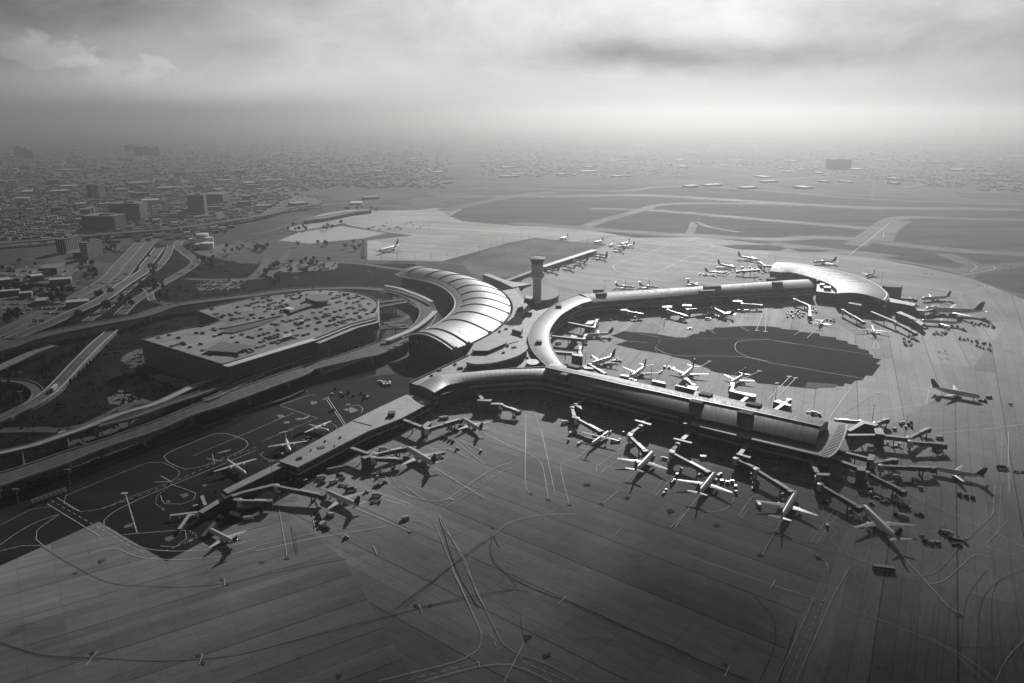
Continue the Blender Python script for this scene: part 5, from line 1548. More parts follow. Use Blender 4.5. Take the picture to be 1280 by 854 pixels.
town('hangar', 'white roofed hangar by the pale lot behind the left apron', 'z2', 450, 510, 412, 404, 40, R(6), CONC_L, WHITE, None, False)
town('warehouse', 'long pale roofed row of sheds behind the left apron', 'z2', 250, 560, 480, 436, 40, R(14), WALL_M, PALE_ROOF, None, False) if False else None
t_ = thing('shed_row', 'long low dark shed with pale roof strips at the edge of the left apron', 'shed', W('z2', 400, 460))
q = WL('z2', [(235, 488), (330, 478), (480, 448), (560, 438), (540, 430), (430, 436), (350, 448), (250, 475)], 7)
slab_part('wall', q, .1, 7, WALL_D, t_, CONC_D)
for pts in ([(290, 470), (420, 446), (430, 440), (300, 462)], [(440, 445), (490, 440), (480, 436), (440, 440)]):
    slab_part('roof_strip', WL('z2', pts, 8), 7.02, 8, WALL_M, t_, WHITE)
t_ = thing('storage_tanks', 'cluster of round white tiered buildings above the loop road', 'building', W('z1', 980, 625))
for k, (x, y, rx, h) in enumerate([(950, 605, 30, 11), (985, 600, 30, 17), (1005, 622, 32, 9), (1015, 604, 22, 12), (975, 622, 26, 7)]):
    p, e = W('z1', x, y), W('z1', x + rx, y)
    r = (e - p).length
    mb = MB()
    mb.lathe((p.x, p.y, 0), [(0, 0), (r, 0), (r, h), (r * .97, h + .4), (0, h + 1.2)], 28)
    mb.build('tank', mat('white_tank', .8, .5, .05, .1), t_, smooth=30)
# temporary pier with the long white roof, left of the far apron
t_ = thing('temporary_pier', 'long narrow white roofed pier building on the far apron behind the tower', 'terminal building', W('z3', 280, 680))
q = WL('z3', [(145, 712), (400, 630)], 7)
slab_part('white_roof', offset(q, 5) + offset(q, -5)[::-1], 6.2, 7, CONC_L, t_, WHITE)
slab_part('wall', offset(q, 4) + offset(q, -4)[::-1], .1, 6.2, WALL_D, t_)
q = WL('z3', [(-60, 790), (145, 716)], 4.5)
slab_part('dark_wing', offset(q, 4) + offset(q, -4)[::-1], .1, 4.5, WALL_D, t_)
# glasshouse-like fence row beside the parked jet
t_ = thing('white_fence', 'row of white slatted blast panels left of the lone parked jet', 'fence', W('z2', 522, 640))
for k in range(9):
    p = W('z2', 522, 590 + 10 * k)
    mb = MB()
    mb.box((p.x, p.y, 0), (6, 1, 3.5))
    mb.build('panel', WHITE, t_)

# hazy low buildings of the suburb, each a small block of its own
SUB = []


def scatter_town(poly_p, n, hmin, hmax, wmin, wmax, key, bright, name):
    tries = 0
    got = 0
    while got < n and tries < n * 60:
        tries += 1
        x = rnd.uniform(poly_p[0], poly_p[1])
        y = rnd.uniform(poly_p[2], poly_p[3])
        g = gp(x, y)
        w, d = rnd.uniform(wmin, wmax), rnd.uniform(wmin, wmax) * .7
        if any((g.x - s[0]) ** 2 + (g.y - s[1]) ** 2 < ((w + d) * .5 + s[2]) ** 2 for s in SUB):
            continue
        SUB.append((g.x, g.y, (w + d) * .5))
        got += 1
        h = rnd.uniform(hmin, hmax)
        t_ = thing(name, bright[0], 'building', (g.x, g.y, 0), R(24) + rnd.choice([0, 0, math.pi / 2, .3]), key, local=True)
        mb = MB()
        mb.box((0, 0, 0), (w, d, h))
        mb.build('wall', bright[1], t_)
        mb = MB()
        mb.box((0, 0, h), (w + .5, d + .5, .6))
        mb.build('roof', bright[2], t_)


scatter_town((0, 470, 205, 262), 30, 5, 8, 22, 70, 'hazy warehouses left of the airfield', ('hazy low warehouse with a pale roof in the suburb left of the airfield', WALL_M, PALE_ROOF), 'warehouse')
scatter_town((0, 330, 200, 270), 24, 7, 15, 18, 42, 'hazy dark blocks left of the airfield', ('hazy dark mid rise block in the suburb left of the airfield', TOWN_B, CONC_D), 'suburban_block')
scatter_town((470, 800, 198, 222), 16, 3, 5, 25, 80, 'hazy warehouses beyond the runways', ('faint low warehouse with a white roof in the haze beyond the runways', WALL_M, CONC_L), 'warehouse')
scatter_town((830, 1280, 196, 238), 26, 3, 5.5, 20, 70, 'hazy blocks in the right suburb', ('hazy low building in the suburb right of and beyond the runways', WALL_M, CONC_L), 'suburban_block')
scatter_town((0, 110, 325, 385), 8, 4, 7, 12, 30, 'small sheds among the left car parks', ('small pale shed among the car parks at the left edge', WALL_M, CONC_L), 'shed')
for (x0, x1, yb, n, h0, h1, key, lab) in ((0, 40, 196, 5, 25, 50, 'far left high rises', 'ghostly high rise at the far left skyline'), (150, 210, 192, 5, 22, 45, 'hazy high rises left of centre', 'ghostly high rise left of centre on the hazy skyline'),
                                          (860, 960, 158, 12, 40, 120, 'faint city skyline', 'ghostly skyscraper of the faint city skyline on the horizon'), (1190, 1250, 166, 6, 30, 70, 'faint right high rises', 'ghostly high rise near the right end of the skyline')):
    for k in range(n):
        g = gp(rnd.uniform(x0, x1), yb + rnd.uniform(-3, 3))
        t_ = thing('high_rise', lab, 'tower block', (g.x, g.y, 0), rnd.uniform(0, 1.5), key, local=True)
        w = rnd.uniform(25, 45)
        h = rnd.uniform(h0, h1)
        mb = MB()
        mb.box((0, 0, 0), (w, w, h))
        mb.build('wall', TOWN_B, t_)
        mb = MB()
        mb.box((0, 0, h), (w * .5, w * .5, 6))
        mb.build('roof_plant', CONC_D, t_)

# the suburb's countless houses and trees, read as texture
mb = MB()
CA, SA = math.cos(R(24)), math.sin(R(24))
for _ in range(6500):
    left = rnd.random() < .66
    x, y = (rnd.uniform(-20, 560), rnd.uniform(170, 300)) if left else (rnd.uniform(600, 1300), rnd.uniform(174, 240))
    if left and y > 235 and x > 330 + (y - 235) * -2.0 + 60:
        continue
    if not left and y > (205 + (x - 860) * .09 if x > 860 else 222):
        continue
    g = gp(x, y)
    u, v = g.x * CA + g.y * SA, -g.x * SA + g.y * CA          # houses stand along the streets of the grid
    v = round(v / 59) * 59 + rnd.choice((-15, 15)) + rnd.uniform(-2, 2)
    u = round(u / 17) * 17
    w = rnd.uniform(8, 15)
    mb.box((u * CA - v * SA, u * SA + v * CA, 0), (w, w * rnd.uniform(.6, .9), rnd.uniform(3, 5.5) if left else rnd.uniform(2.2, 3.4)), R(24), rnd.choice([0, 0, 2, 2, 2, 0, 0, 0, 1]))
stuff('suburb_houses', mb, [WALL_M, CONC_L, WALL_D])
LEAF = mat('dark_foliage', 0.022, 0.8, 0.6, 0.5, spec=0.15)
BARK = mat('bark', 0.06, 0.9, 0.3, 1.0)


def leaf_clump(mb, c, r, n, rng, squash=.8):
    """leaf-sized faces through a rough ball"""
    for _ in range(n):
        d = Vector((rng.gauss(0, 1), rng.gauss(0, 1), rng.gauss(0, 1))).normalized()
        p = Vector(c) + Vector((d.x * r, d.y * r, d.z * r * squash)) * rng.uniform(.55, 1.05)
        s = r * rng.uniform(.25, .5)
        a = d.orthogonal().normalized()
        a.rotate(Matrix.Rotation(rng.uniform(0, 6.28), 3, d))
        b = d.cross(a)
        n_ = (d * .5 + Vector((rng.gauss(0, .4), rng.gauss(0, .4), rng.gauss(0, .4)))) * s
        mb.face([p + a * s + n_ * .3, p + b * s - n_ * .3, p - a * s + n_ * .2, p - b * s - n_ * .3])


mb = MB()
rng = random.Random(5)
for _ in range(4600):
    left = rng.random() < .75
    x, y = (rng.uniform(-20, 520), rng.uniform(175, 330)) if left else (rng.uniform(600, 1300), rng.uniform(178, 240))
    if left and (y > 288 or (y > 235 and x > 280 - (y - 235) * 1.2)):
        continue
    if not left and y > (205 + (x - 860) * .09 if x > 860 else 222):
        continue
    g = gp(x, y)
    for _k in range(rng.choice([1, 1, 2, 4])):
        q = 1 if left else .6
        leaf_clump(mb, (g.x + rng.uniform(-26, 26), g.y + rng.uniform(-16, 16), rng.uniform(1.5, 3) * q), rng.uniform(3, 6) * q, 9, rng, .6)
stuff('distant_trees', mb, LEAF)

# trees one can tell apart
TREES = []
for s_ in range(4):
    r_ = random.Random(40 + s_)
    t_ = thing('broadleaf_tree', 'dark tree', 'tree', (0, -500, 0), local=True)
    m1, m2 = MB(), MB()
    m1.tube([(0, 0, 0), (.1, 0, 2.2), (.3, .2, 4.5)], [.35, .28, .15], 6)
    for k in range(4):
        a = k * 1.6 + r_.random()
        m1.tube([(.1, 0, 2 + .3 * k), (1.3 * math.cos(a), 1.3 * math.sin(a), 3.6 + .4 * k)], [.16, .07], 5)
    for k in range(11):
        a, q = r_.uniform(0, 6.28), r_.uniform(.3, 2.4)
        leaf_clump(m2, (q * math.cos(a), q * math.sin(a), r_.uniform(2.6, 6.6)), r_.uniform(.9, 1.7), 26, r_)
    m1.build('trunk', BARK, t_)
    m2.build('crown', LEAF, t_)
    TREES.append(t_)
con = thing('conifer_tree', 'dark conifer', 'tree', (0, -500, 0), local=True)
m1, m2 = MB(), MB()
m1.tube([(0, 0, 0), (0, 0, 5.6)], [.22, .04], 6)
r_ = random.Random(77)
for k in range(9):
    z = .8 + k * .55
    rad = 1.55 * (1 - k / 9.6)
    for j in range(10):
        a = r_.uniform(0, 6.28)
        q = Vector((math.cos(a), math.sin(a), 0))
        s = Vector((-q.y, q.x, 0)) * (.28 + .25 * rad)
        m2.face([Vector((0, 0, z + .5)), q * rad * .8 + s + Vector((0, 0, z)), q * rad * r_.uniform(.9, 1.15) + Vector((0, 0, z - .35)), q * rad * .8 - s + Vector((0, 0, z))])
m1.build('trunk', BARK, con)
m2.build('crown', LEAF, con)
first = {}


def plant(src, p, s, label, group):
    if id(src) not in first:
        first[id(src)] = 1
        src.location = p
        src.scale = (s, s, s)
        src.rotation_euler = (0, 0, rnd.uniform(0, 6))
        src['label'] = label
        src['group'] = group
        return src
    return dup(src, p, rnd.uniform(0, 6), label, group, (s, s, s))


def grove(v, boxes, n, smin, smax, label, group, src=None):
    for _ in range(n):
        x0, x1, y0, y1 = rnd.choice(boxes)
        p = W(v, rnd.uniform(x0, x1), rnd.uniform(y0, y1))
        plant(src or rnd.choice(TREES), p, rnd.uniform(smin, smax), label, group)


for (x, y, s, lab) in ((520, 190, 1.9, 'large round tree between the ramps below the overpass, right of its neighbour'), (386, 232, 1.7, 'round dark tree left of the larger one just above the overpass'), (540, 115, 1.5, 'dark round tree beside the flyover near the upper bend')):
    plant(TREES[1], W('z5', x, y), s, lab, 'large trees by the overpass')
    TREES[1]['group'] = 'large trees by the overpass'
for k in range(46):
    a, b = rnd.random(), rnd.uniform(-14, 14)
    p = W('O', 320 + 330 * a + b * .5, 520 - 200 * a + b)
    plant(con, p, rnd.uniform(.9, 1.25), 'small dark conifer in the planted rows left of the bus ramp', 'conifers in rows by the ramp')
for k in range(26):
    a = rnd.random()
    p = W('O', 520 + 230 * a + rnd.uniform(0, 20), 610 - 215 * a + rnd.uniform(-5, 20))
    plant(con, p, rnd.uniform(.7, 1.0), 'small dark conifer at the foot of the bus ramp wall', 'conifers at the ramp wall')
for k in range(22):
    p = W('O', rnd.uniform(0, 190), rnd.uniform(625, 790))
    if p.x > W('O', 195, 700).x:
        continue
    plant(con, p, rnd.uniform(.9, 1.4), 'dark conifer inside the loop ramp at the left edge', 'conifers inside the loop')
for k in range(12):
    plant(con, W('O', rnd.uniform(30, 420), rnd.uniform(545, 610)), rnd.uniform(.7, .9), 'lone sapling on the lawn between overpass and loop ramp', 'saplings on the lawn')
grove('z5', [(30, 110, 210, 250), (60, 120, 60, 100), (240, 330, 80, 150), (180, 300, 125, 145)], 34, .9, 1.5, 'dark tree along the car parks at the left edge', 'trees by the left car parks')
grove('z1', [(170, 420, 800, 850), (380, 470, 700, 780), (0, 200, 690, 760), (490, 560, 600, 640)], 40, .8, 1.4, 'dark tree around the car parks in front of the hotels', 'trees by the hotel car parks')
grove('z5', [(470, 510, 100, 130), (580, 640, 120, 170), (640, 760, 60, 100), (770, 830, 60, 150)], 30, .7, 1.3, 'dark shrubby tree between the interchange ramps', 'trees between the ramps')
grove('z1', [(720, 760, 680, 760), (890, 960, 600, 660), (960, 1040, 640, 760), (1080, 1242, 620, 660)], 34, .8, 1.4, 'dark tree around the white tiered buildings', 'trees by the tiered buildings')
grove('z2', [(40, 120, 700, 800), (150, 260, 680, 740), (260, 400, 680, 720), (0, 60, 620, 640)], 44, .8, 1.3, 'dark tree round the small car park behind the garage', 'trees by the small car park')
grove('z2', [(150, 420, 505, 540), (420, 620, 430, 445), (200, 520, 600, 640)], 30, .9, 1.4, 'hazy dark tree along the edge of the pale lot', 'trees by the pale lot')
grove('z5', [(560, 640, 570, 610), (640, 720, 575, 610)], 12, .4, .7, 'low dark bush in the bare yard below the garage', 'bushes in the yard')

# ------------------------------------------------------------------ aircraft
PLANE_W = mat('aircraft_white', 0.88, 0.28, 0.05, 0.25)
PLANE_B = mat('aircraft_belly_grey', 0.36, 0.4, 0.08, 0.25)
FIN_D = mat('dark_tail_livery', 0.035, 0.4, 0.25, 0.5)
FIN_G = mat('grey_tail_livery', 0.2, 0.4, 0.2, 0.5)
METAL = mat('bare_metal', 0.45, 0.3, 0.1, 0.5, metal=0.6)
WIN = mat('cabin_glass', 0.02, 0.2, 0.1, 1.0)


def foil(c, ch, th, up=(0, 0, 1)):
    """closed wing section: chord along -x from the leading edge point c"""
    u = Vector(up)
    return [c + Vector((-ch * f, 0, 0)) + u * (th * g) for f, g in ((0, 0), (.12, .55), (.4, .65), (1, .06), (1, -.06), (.4, -.4), (.12, -.35))]


def make_plane(kind, label, L, D, span, cr, ct, sweep, wx, zc, high=False, ttail=False, rear=False, prop=False, fin_h=6.0, fin_m=None, eng=1.1):
    t_ = thing('airliner' if not prop else 'turboprop_airliner', label, 'airplane', (0, -600, 0), 0, None, local=True)
    prof = [(0, .02, -.10), (.006, .22, -.09), (.018, .42, -.07), (.035, .62, -.04), (.058, .82, -.015), (.09, .96, 0), (.12, 1, 0), (.64, 1, 0), (.74, .93, .03), (.83, .74, .10), (.91, .47, .19), (.97, .23, .27), (1, .06, .31)]
    rings = []
    n = 16
    for f, r, dz in prof:
        x = L / 2 - f * L
        rings.append([Vector((x, D / 2 * r * math.cos(2 * math.pi * k / n), zc + D * dz + D / 2 * r * math.sin(2 * math.pi * k / n))) for k in range(n)])
    mb = MB()
    i0 = 0
    mb.rings(rings[::-1], 0, True)
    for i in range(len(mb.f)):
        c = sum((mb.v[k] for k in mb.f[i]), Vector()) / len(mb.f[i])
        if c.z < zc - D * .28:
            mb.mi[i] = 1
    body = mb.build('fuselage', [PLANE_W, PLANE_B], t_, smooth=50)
    mb = MB()
    for s in (-1, 1):
        y = s * D * .502
        for k in range(int(L * .62 / 1.6)):
            x = L * .36 - k * 1.6
            mb.face([(x, y, zc + D * .06), (x + .75 * s, y, zc + D * .06), (x + .75 * s, y * .985, zc + D * .17), (x, y * .985, zc + D * .17)])
    mb.build('cabin_windows', WIN, body)
    mb = MB()
    xs, ws = L / 2 - .03 * L, D * .3
    mb.face([(xs + .25, -ws * .75, zc + D * .17), (xs + .25, ws * .75, zc + D * .17), (xs - .9, ws * .85, zc + D * .36), (xs - .9, -ws * .85, zc + D * .36)])
    for s in (-1, 1):
        q = [(xs + .2, s * ws * .8, zc + D * .17), (xs - .9, s * ws * 1.25, zc + D * .18), (xs - 1.2, s * ws * 1.1, zc + D * .33), (xs - .85, s * ws * .9, zc + D * .36)]
        mb.face(q[::s])
    mb.build('cockpit_windows', WIN, body)
    zw = zc + (D * .46 if high else -D * .30)
    for s in (-1, 1):
        mb = MB()
        secs = []
        for f in (0, .35, .97, 1.0):
            y = s * span / 2 * f
            ch = cr + (ct - cr) * f
            if f == .35:
                ch = cr + (ct - cr) * (.35 if prop else .5)
            if f == 1.0:
                ch = ct * .6
            secs.append(foil(Vector((wx - sweep * f * span / 2, y, zw + (0 if high else abs(y) * .09))), ch, .13 * ch if f < .3 else .11 * ch))
        mb.rings(secs if s < 0 else secs[::-1], 0, True)
        w = mb.build('wing', PLANE_W, t_, smooth=45)
        if not prop and not rear:
            mb = MB()
            y = s * span / 2
            p = Vector((wx - sweep * span / 2 - .2, y, zw + abs(y) * .09))
            mb.face([p + Vector((0, 0, -.05)), p + Vector((-ct * .6, 0, -.05)), p + Vector((-ct * .75, .25 * s, 1.3)), p + Vector((-ct * .45, .25 * s, 1.3))])
            mb.face([p + Vector((-ct * .45, .22 * s, 1.3)), p + Vector((-ct * .75, .22 * s, 1.3)), p + Vector((-ct * .6, -.03 * s, -.05)), p + Vector((0, -.03 * s, -.05))])
            mb.build('winglet', fin_m or FIN_D, w)
        mb = MB()
        if rear:
            ex, ey, ez = -L * .30, s * (D * .5 + eng * .75), zc + D * .15
        else:
            ey = s * span / 2 * (.30 if prop else .34)
            ex = wx - sweep * abs(ey) + (2.2 if prop else 1.2)
            ez = zw + (.0 if prop else -eng * .95 + abs(ey) * .09)
        le = eng * (4.4 if prop else 3.2)
        pr = [(0, .78), (.06, .95), (.25, 1), (.6, .92), (.9, .62), (1, .45)] if not prop else [(0, .35), (.1, .75), (.3, .8), (.7, .7), (.95, .25), (1, .1)]
        mb.rings([[Vector((ex - le * f, ey + eng * r * math.cos(k * .5236), ez + eng * r * math.sin(k * .5236))) for k in range(12)] for f, r in pr][::-1], 0, True)
        e = mb.build('engine', METAL if not prop else PLANE_W, t_, smooth=50)
        if prop:
            mb = MB()
            for k in range(6):
                a = k * math.pi / 3 + .3
                d = Vector((0, math.cos(a), math.sin(a)))
                q = Vector((0, -math.sin(a), math.cos(a))) * .13
                c = Vector((ex + .15, ey, ez))
                mb.face([c + q + d * .2, c - q + d * .2, c - q + d * 2.0 + Vector((.1, 0, 0)), c + q + d * 2.0 + Vector((.1, 0, 0))])
            mb.tube([(ex - .1, ey, ez), (ex + .7, ey, ez)], [.35, .05], 8)
            mb.build('propeller', BLACK, e)
        else:
            mb = MB()
            mb.lathe((0, 0, 0), [(0, 0), (eng * .74, 0), (eng * .74, .05), (0, .25)], 12)
            mb.v = [Vector((ex + v.z - .02 + .03, ey + v.y, ez + v.x)) for v in mb.v]
            mb.build('intake', BLACK, e)
    # tail fin
    zt = zc + D * .40
    fx = -L / 2 + L * .185
    fc, ftp = fin_h * 1.02, fin_h * .42
    fsw = fin_h * .78
    mb = MB()
    secs = []
    for f in (-.15, .5, 1.0):
        c = Vector((fx - fsw * max(f, 0) + (0.8 if f < 0 else 0), 0, zt + fin_h * f))
        secs.append(foil(c, fc + (ftp - fc) * max(f, 0), .10 * fc if f < .6 else .06 * fc, (0, 1, 0)))
    mb.rings(secs, 0, True)
    fin = mb.build('tail_fin', fin_m or FIN_D, t_, smooth=45)
    hs = span * (.36 if not prop else .30)
    for s in (-1, 1):
        mb = MB()
        hz = zt + fin_h * .97 if ttail else zc + D * .25
        hx = (fx - fsw * .95 + .6) if ttail else (-L / 2 + L * .105)
        secs = []
        for f in (0, 1):
            y = s * hs / 2 * f
            secs.append(foil(Vector((hx - (sweep * .9 if not prop else .15) * abs(y), y, hz + (0 if ttail else abs(y) * .08))), (cr * .5) * (1 - .55 * f), .05 * cr))
        mb.rings(secs if s < 0 else secs[::-1], 0, True)
        mb.build('tailplane', PLANE_W, t_, smooth=45)
    for (x, y, r) in ((L * .37, 0, .4), (wx - cr * .62, D * .62, .58), (wx - cr * .62, -D * .62, .58)):
        if prop and y:
            x, y = wx - cr * .3, math.copysign(span / 2 * .30, y)
        mb = MB()
        mb.tube([(x, y, r), (x, y, (zc - D * .3) if not (prop and y) else zw - .3)], .16, 6)
        for q in (-.28, .28):
            mb.tube([(x, y + q - .12, r), (x, y + q + .12, r)], r, 10, 1)
        mb.build('landing_gear', [METAL, BLACK], t_)
    return t_


P_NAR = make_plane('narrow', '', 36.5, 3.95, 34, 6.6, 1.6, .50, 5.0, 3.75, fin_h=6.1)
P_NAG = None
P_LON = make_plane('long', '', 42.5, 3.95, 34.5, 6.8, 1.6, .50, 5.2, 3.75, fin_h=6.1)
P_REG = make_plane('regional', '', 30.5, 3.1, 27.5, 5.4, 1.3, .50, 4.0, 3.2, fin_h=5.2, eng=.9)
P_CRJ = make_plane('rear', '', 26.5, 2.7, 22.5, 4.8, 1.2, .48, 1.4, 2.4, rear=True, ttail=True, fin_h=4.3, eng=.75)
P_DAS = make_plane('turboprop', '', 32.5, 2.75, 28.5, 3.2, 1.5, .05, 3.2, 3.0, high=True, ttail=True, prop=True, fin_h=4.6, eng=.95)
P_DAL = make_plane('turboprop', '', 24.0, 2.75, 26.0, 3.0, 1.4, .05, 2.6, 2.9, high=True, ttail=True, prop=True, fin_h=4.4, eng=.9, fin_m=PLANE_W)
P_WID = make_plane('wide', '', 64, 5.8, 60, 11.5, 2.4, .58, 8.5, 5.4, fin_h=9.2, eng=1.7)
P_WHT = make_plane('white', '', 33, 3.6, 32, 6.0, 1.5, .50, 4.4, 3.5, fin_h=5.8, fin_m=PLANE_W)
used_proto = set()


def park(src, v, nose, tail, label, group=None, lift=0.06):
    z = 3.8 if src is not P_WID else 5.5
    a, b = W(v, nose[0], nose[1], z), W(v, tail[0], tail[1], z)
    c = (a + b) / 2
    rz = math.atan2(a.y - b.y, a.x - b.x)
    if src.name not in used_proto:
        used_proto.add(src.name)
        o = src
        o.location = (c.x, c.y, lift)
        o.rotation_euler = (0, 0, rz)
        o['label'] = label
    else:
        o = dup(src, (c.x, c.y, lift), rz, label)
    if group:
        o['group'] = group
    return o


FLEET = [
    (P_CRJ, 'K', (350, 552), (560, 662), 'small rear engined T tailed jet at the low pier tip by a covered stair'),
    (P_REG, 'J', (535, 420), (842, 555), 'white jet with a dark tail at the longest single tunnel bridge of the low pier'),
    (P_NAR, 'I', (370, 306), (663, 480), 'white jet with a dark tail fed by two parallel tunnel bridges'),
    (P_REG, 'I', (910, 16), (1110, 138), 'white jet beside the terminal corner with its nose at a slanting tunnel bridge'),
    (P_DAS, 'L', (392, 636), (208, 505), 'largest turboprop on the west stands, dark T tail, nose nearly touching the low walkway'),
    (P_DAL, 'L', (686, 470), (655, 372), 'white tailed turboprop seen head on between two others on the west stands'),
    (P_DAL, 'L', (962, 325), (792, 278), 'turboprop seen broadside on the west stand closest to the double painted line'),
    (P_DAS, 'D', (500, 598), (338, 713), 'straight winged turboprop in the shade in front of the long pier'),
    (P_NAR, 'y3', (680, 103), (600, 188), 'white jet, leftmost of the three parked nose in before the dark roofed pier'),
    (P_NAR, 'y3', (982, 203), (902, 303), 'white jet, middle one of the three parked nose in, ringed by small carts'),
    (P_LON, 'y4', (138, 290), (56, 430), 'white jet, rightmost of the three parked nose in, beside zigzag painted lines'),
    (P_LON, 'y4', (463, 362), (638, 530), 'longest white jet in the near right foreground with a long guide line behind its tail'),
    (P_REG, 'y4', (803, 172), (1038, 214), 'far right jet with a dark tail at the end of a level tunnel bridge'),
    (P_NAR, 'z8', (1024, 605), (795, 562), 'lone jet being towed across the open apron at the right edge'),
    (P_WID, 'H', (560, 342), (1055, 366), 'huge wide bodied jet with a dark tail at the satellite'),
    (P_LON, 'H', (505, 268), (840, 248), 'slender jet parked just behind the wide bodied jet at the satellite'),
    (P_LON, 'H', (545, 432), (885, 455), 'jet parked in front of the wide bodied jet at the satellite'),
    (P_WHT, 'H', (180, 464), (208, 535), 'white jet seen from behind beside the dark asphalt patch, guide marks at its tail'),
    (P_CRJ, 'G', (800, 600), (752, 640), 'small T tailed jet in front of the satellite terrace'),
    (P_REG, 'C', (570, 600), (757, 588), 'jet with its side in shade at the upper gate of the curved link'),
    (P_NAR, 'C', (578, 832), (797, 765), 'dark sided jet with a tall fin at the lower gate of the curved link'),
    (P_NAR, 'D', (652, 200), (788, 100), 'white jet behind the long pier, leftmost of three with their tails to the dark asphalt'),
    (P_NAR, 'D', (1040, 202), (1148, 112), 'white jet behind the long pier, middle of three with their tails to the dark asphalt'),
    (P_REG, 'E', (325, 110), (430, 48), 'white jet behind the long pier, rightmost of three, by a long low gate building'),
    (P_NAR, 'z4', (215, 690), (335, 688), 'hazy jet with a tall fin just beyond the crescent roof'),
    (P_REG, 'H', (128, 90), (214, 62), 'hazy jet nosed to a plant building behind the crescent roof'),
    (P_LON, 'G', (300, 155), (130, 125), 'hazy jet, farthest of three in the bay behind the rear pier'),
    (P_NAR, 'z3', (1085, 718), (998, 700), 'hazy jet, middle one of three in the bay behind the rear pier'),
    (P_REG, 'z3', (1030, 742), (945, 736), 'hazy jet, nearest of three in the bay behind the rear pier'),
    (P_CRJ, 'z3', (905, 800), (850, 782), 'small jet half hidden by the rear pier roof near a long plant box'),
    (P_CRJ, 'z3', (575, 806), (520, 802), 'small jet half hidden by the rear pier roof, left of the other two'),
    (P_CRJ, 'z3', (690, 806), (632, 800), 'small jet half hidden by the rear pier roof, between the other two'),
    (P_WID, 'z2', (582, 640), (705, 606), 'lone white jet with a dark fin parked on the pale left apron'),
    (P_REG, 'z7', (990, 195), (1045, 205), 'jet almost hidden under the rear pier gates by a bent tunnel bridge'),
]
for f in FLEET:
    park(*f)
for v, n_, tl in (('z3', (470, 612), (500, 592)), ('z3', (525, 602), (575, 590)), ('z3', (535, 612), (590, 606)), ('z3', (490, 622), (550, 635)), ('z3', (515, 600), (560, 612))):
    park(P_REG, v, n_, tl, 'small hazy jet in the cluster at the far tip of the temporary pier', 'jets at the tip of the temporary pier')
for v, n_, tl in (('z3', (395, 660), (455, 668)), ('z3', (405, 648), (450, 655)), ('z3', (300, 688), (350, 700)), ('z3', (310, 680), (345, 684)), ('z3', (250, 708), (302, 720)), ('z3', (170, 722), (215, 730))):
    park(P_REG, v, n_, tl, 'small hazy jet along the white roofed temporary pier', 'jets along the temporary pier')
for v, n_, tl, lab in (('z3', (235, 574), (268, 566), 'tiny hazy jet on the apron edge above the infield'), ('z3', (412, 590), (430, 586), 'tiny hazy jet right of the other one above the infield')):
    park(P_REG, v, n_, tl, lab)

# ------------------------------------------------------------------ jet bridges
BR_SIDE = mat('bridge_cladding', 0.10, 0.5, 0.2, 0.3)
BR_ROOF = mat('bridge_roof', 0.42, 0.5, 0.15, 0.3)


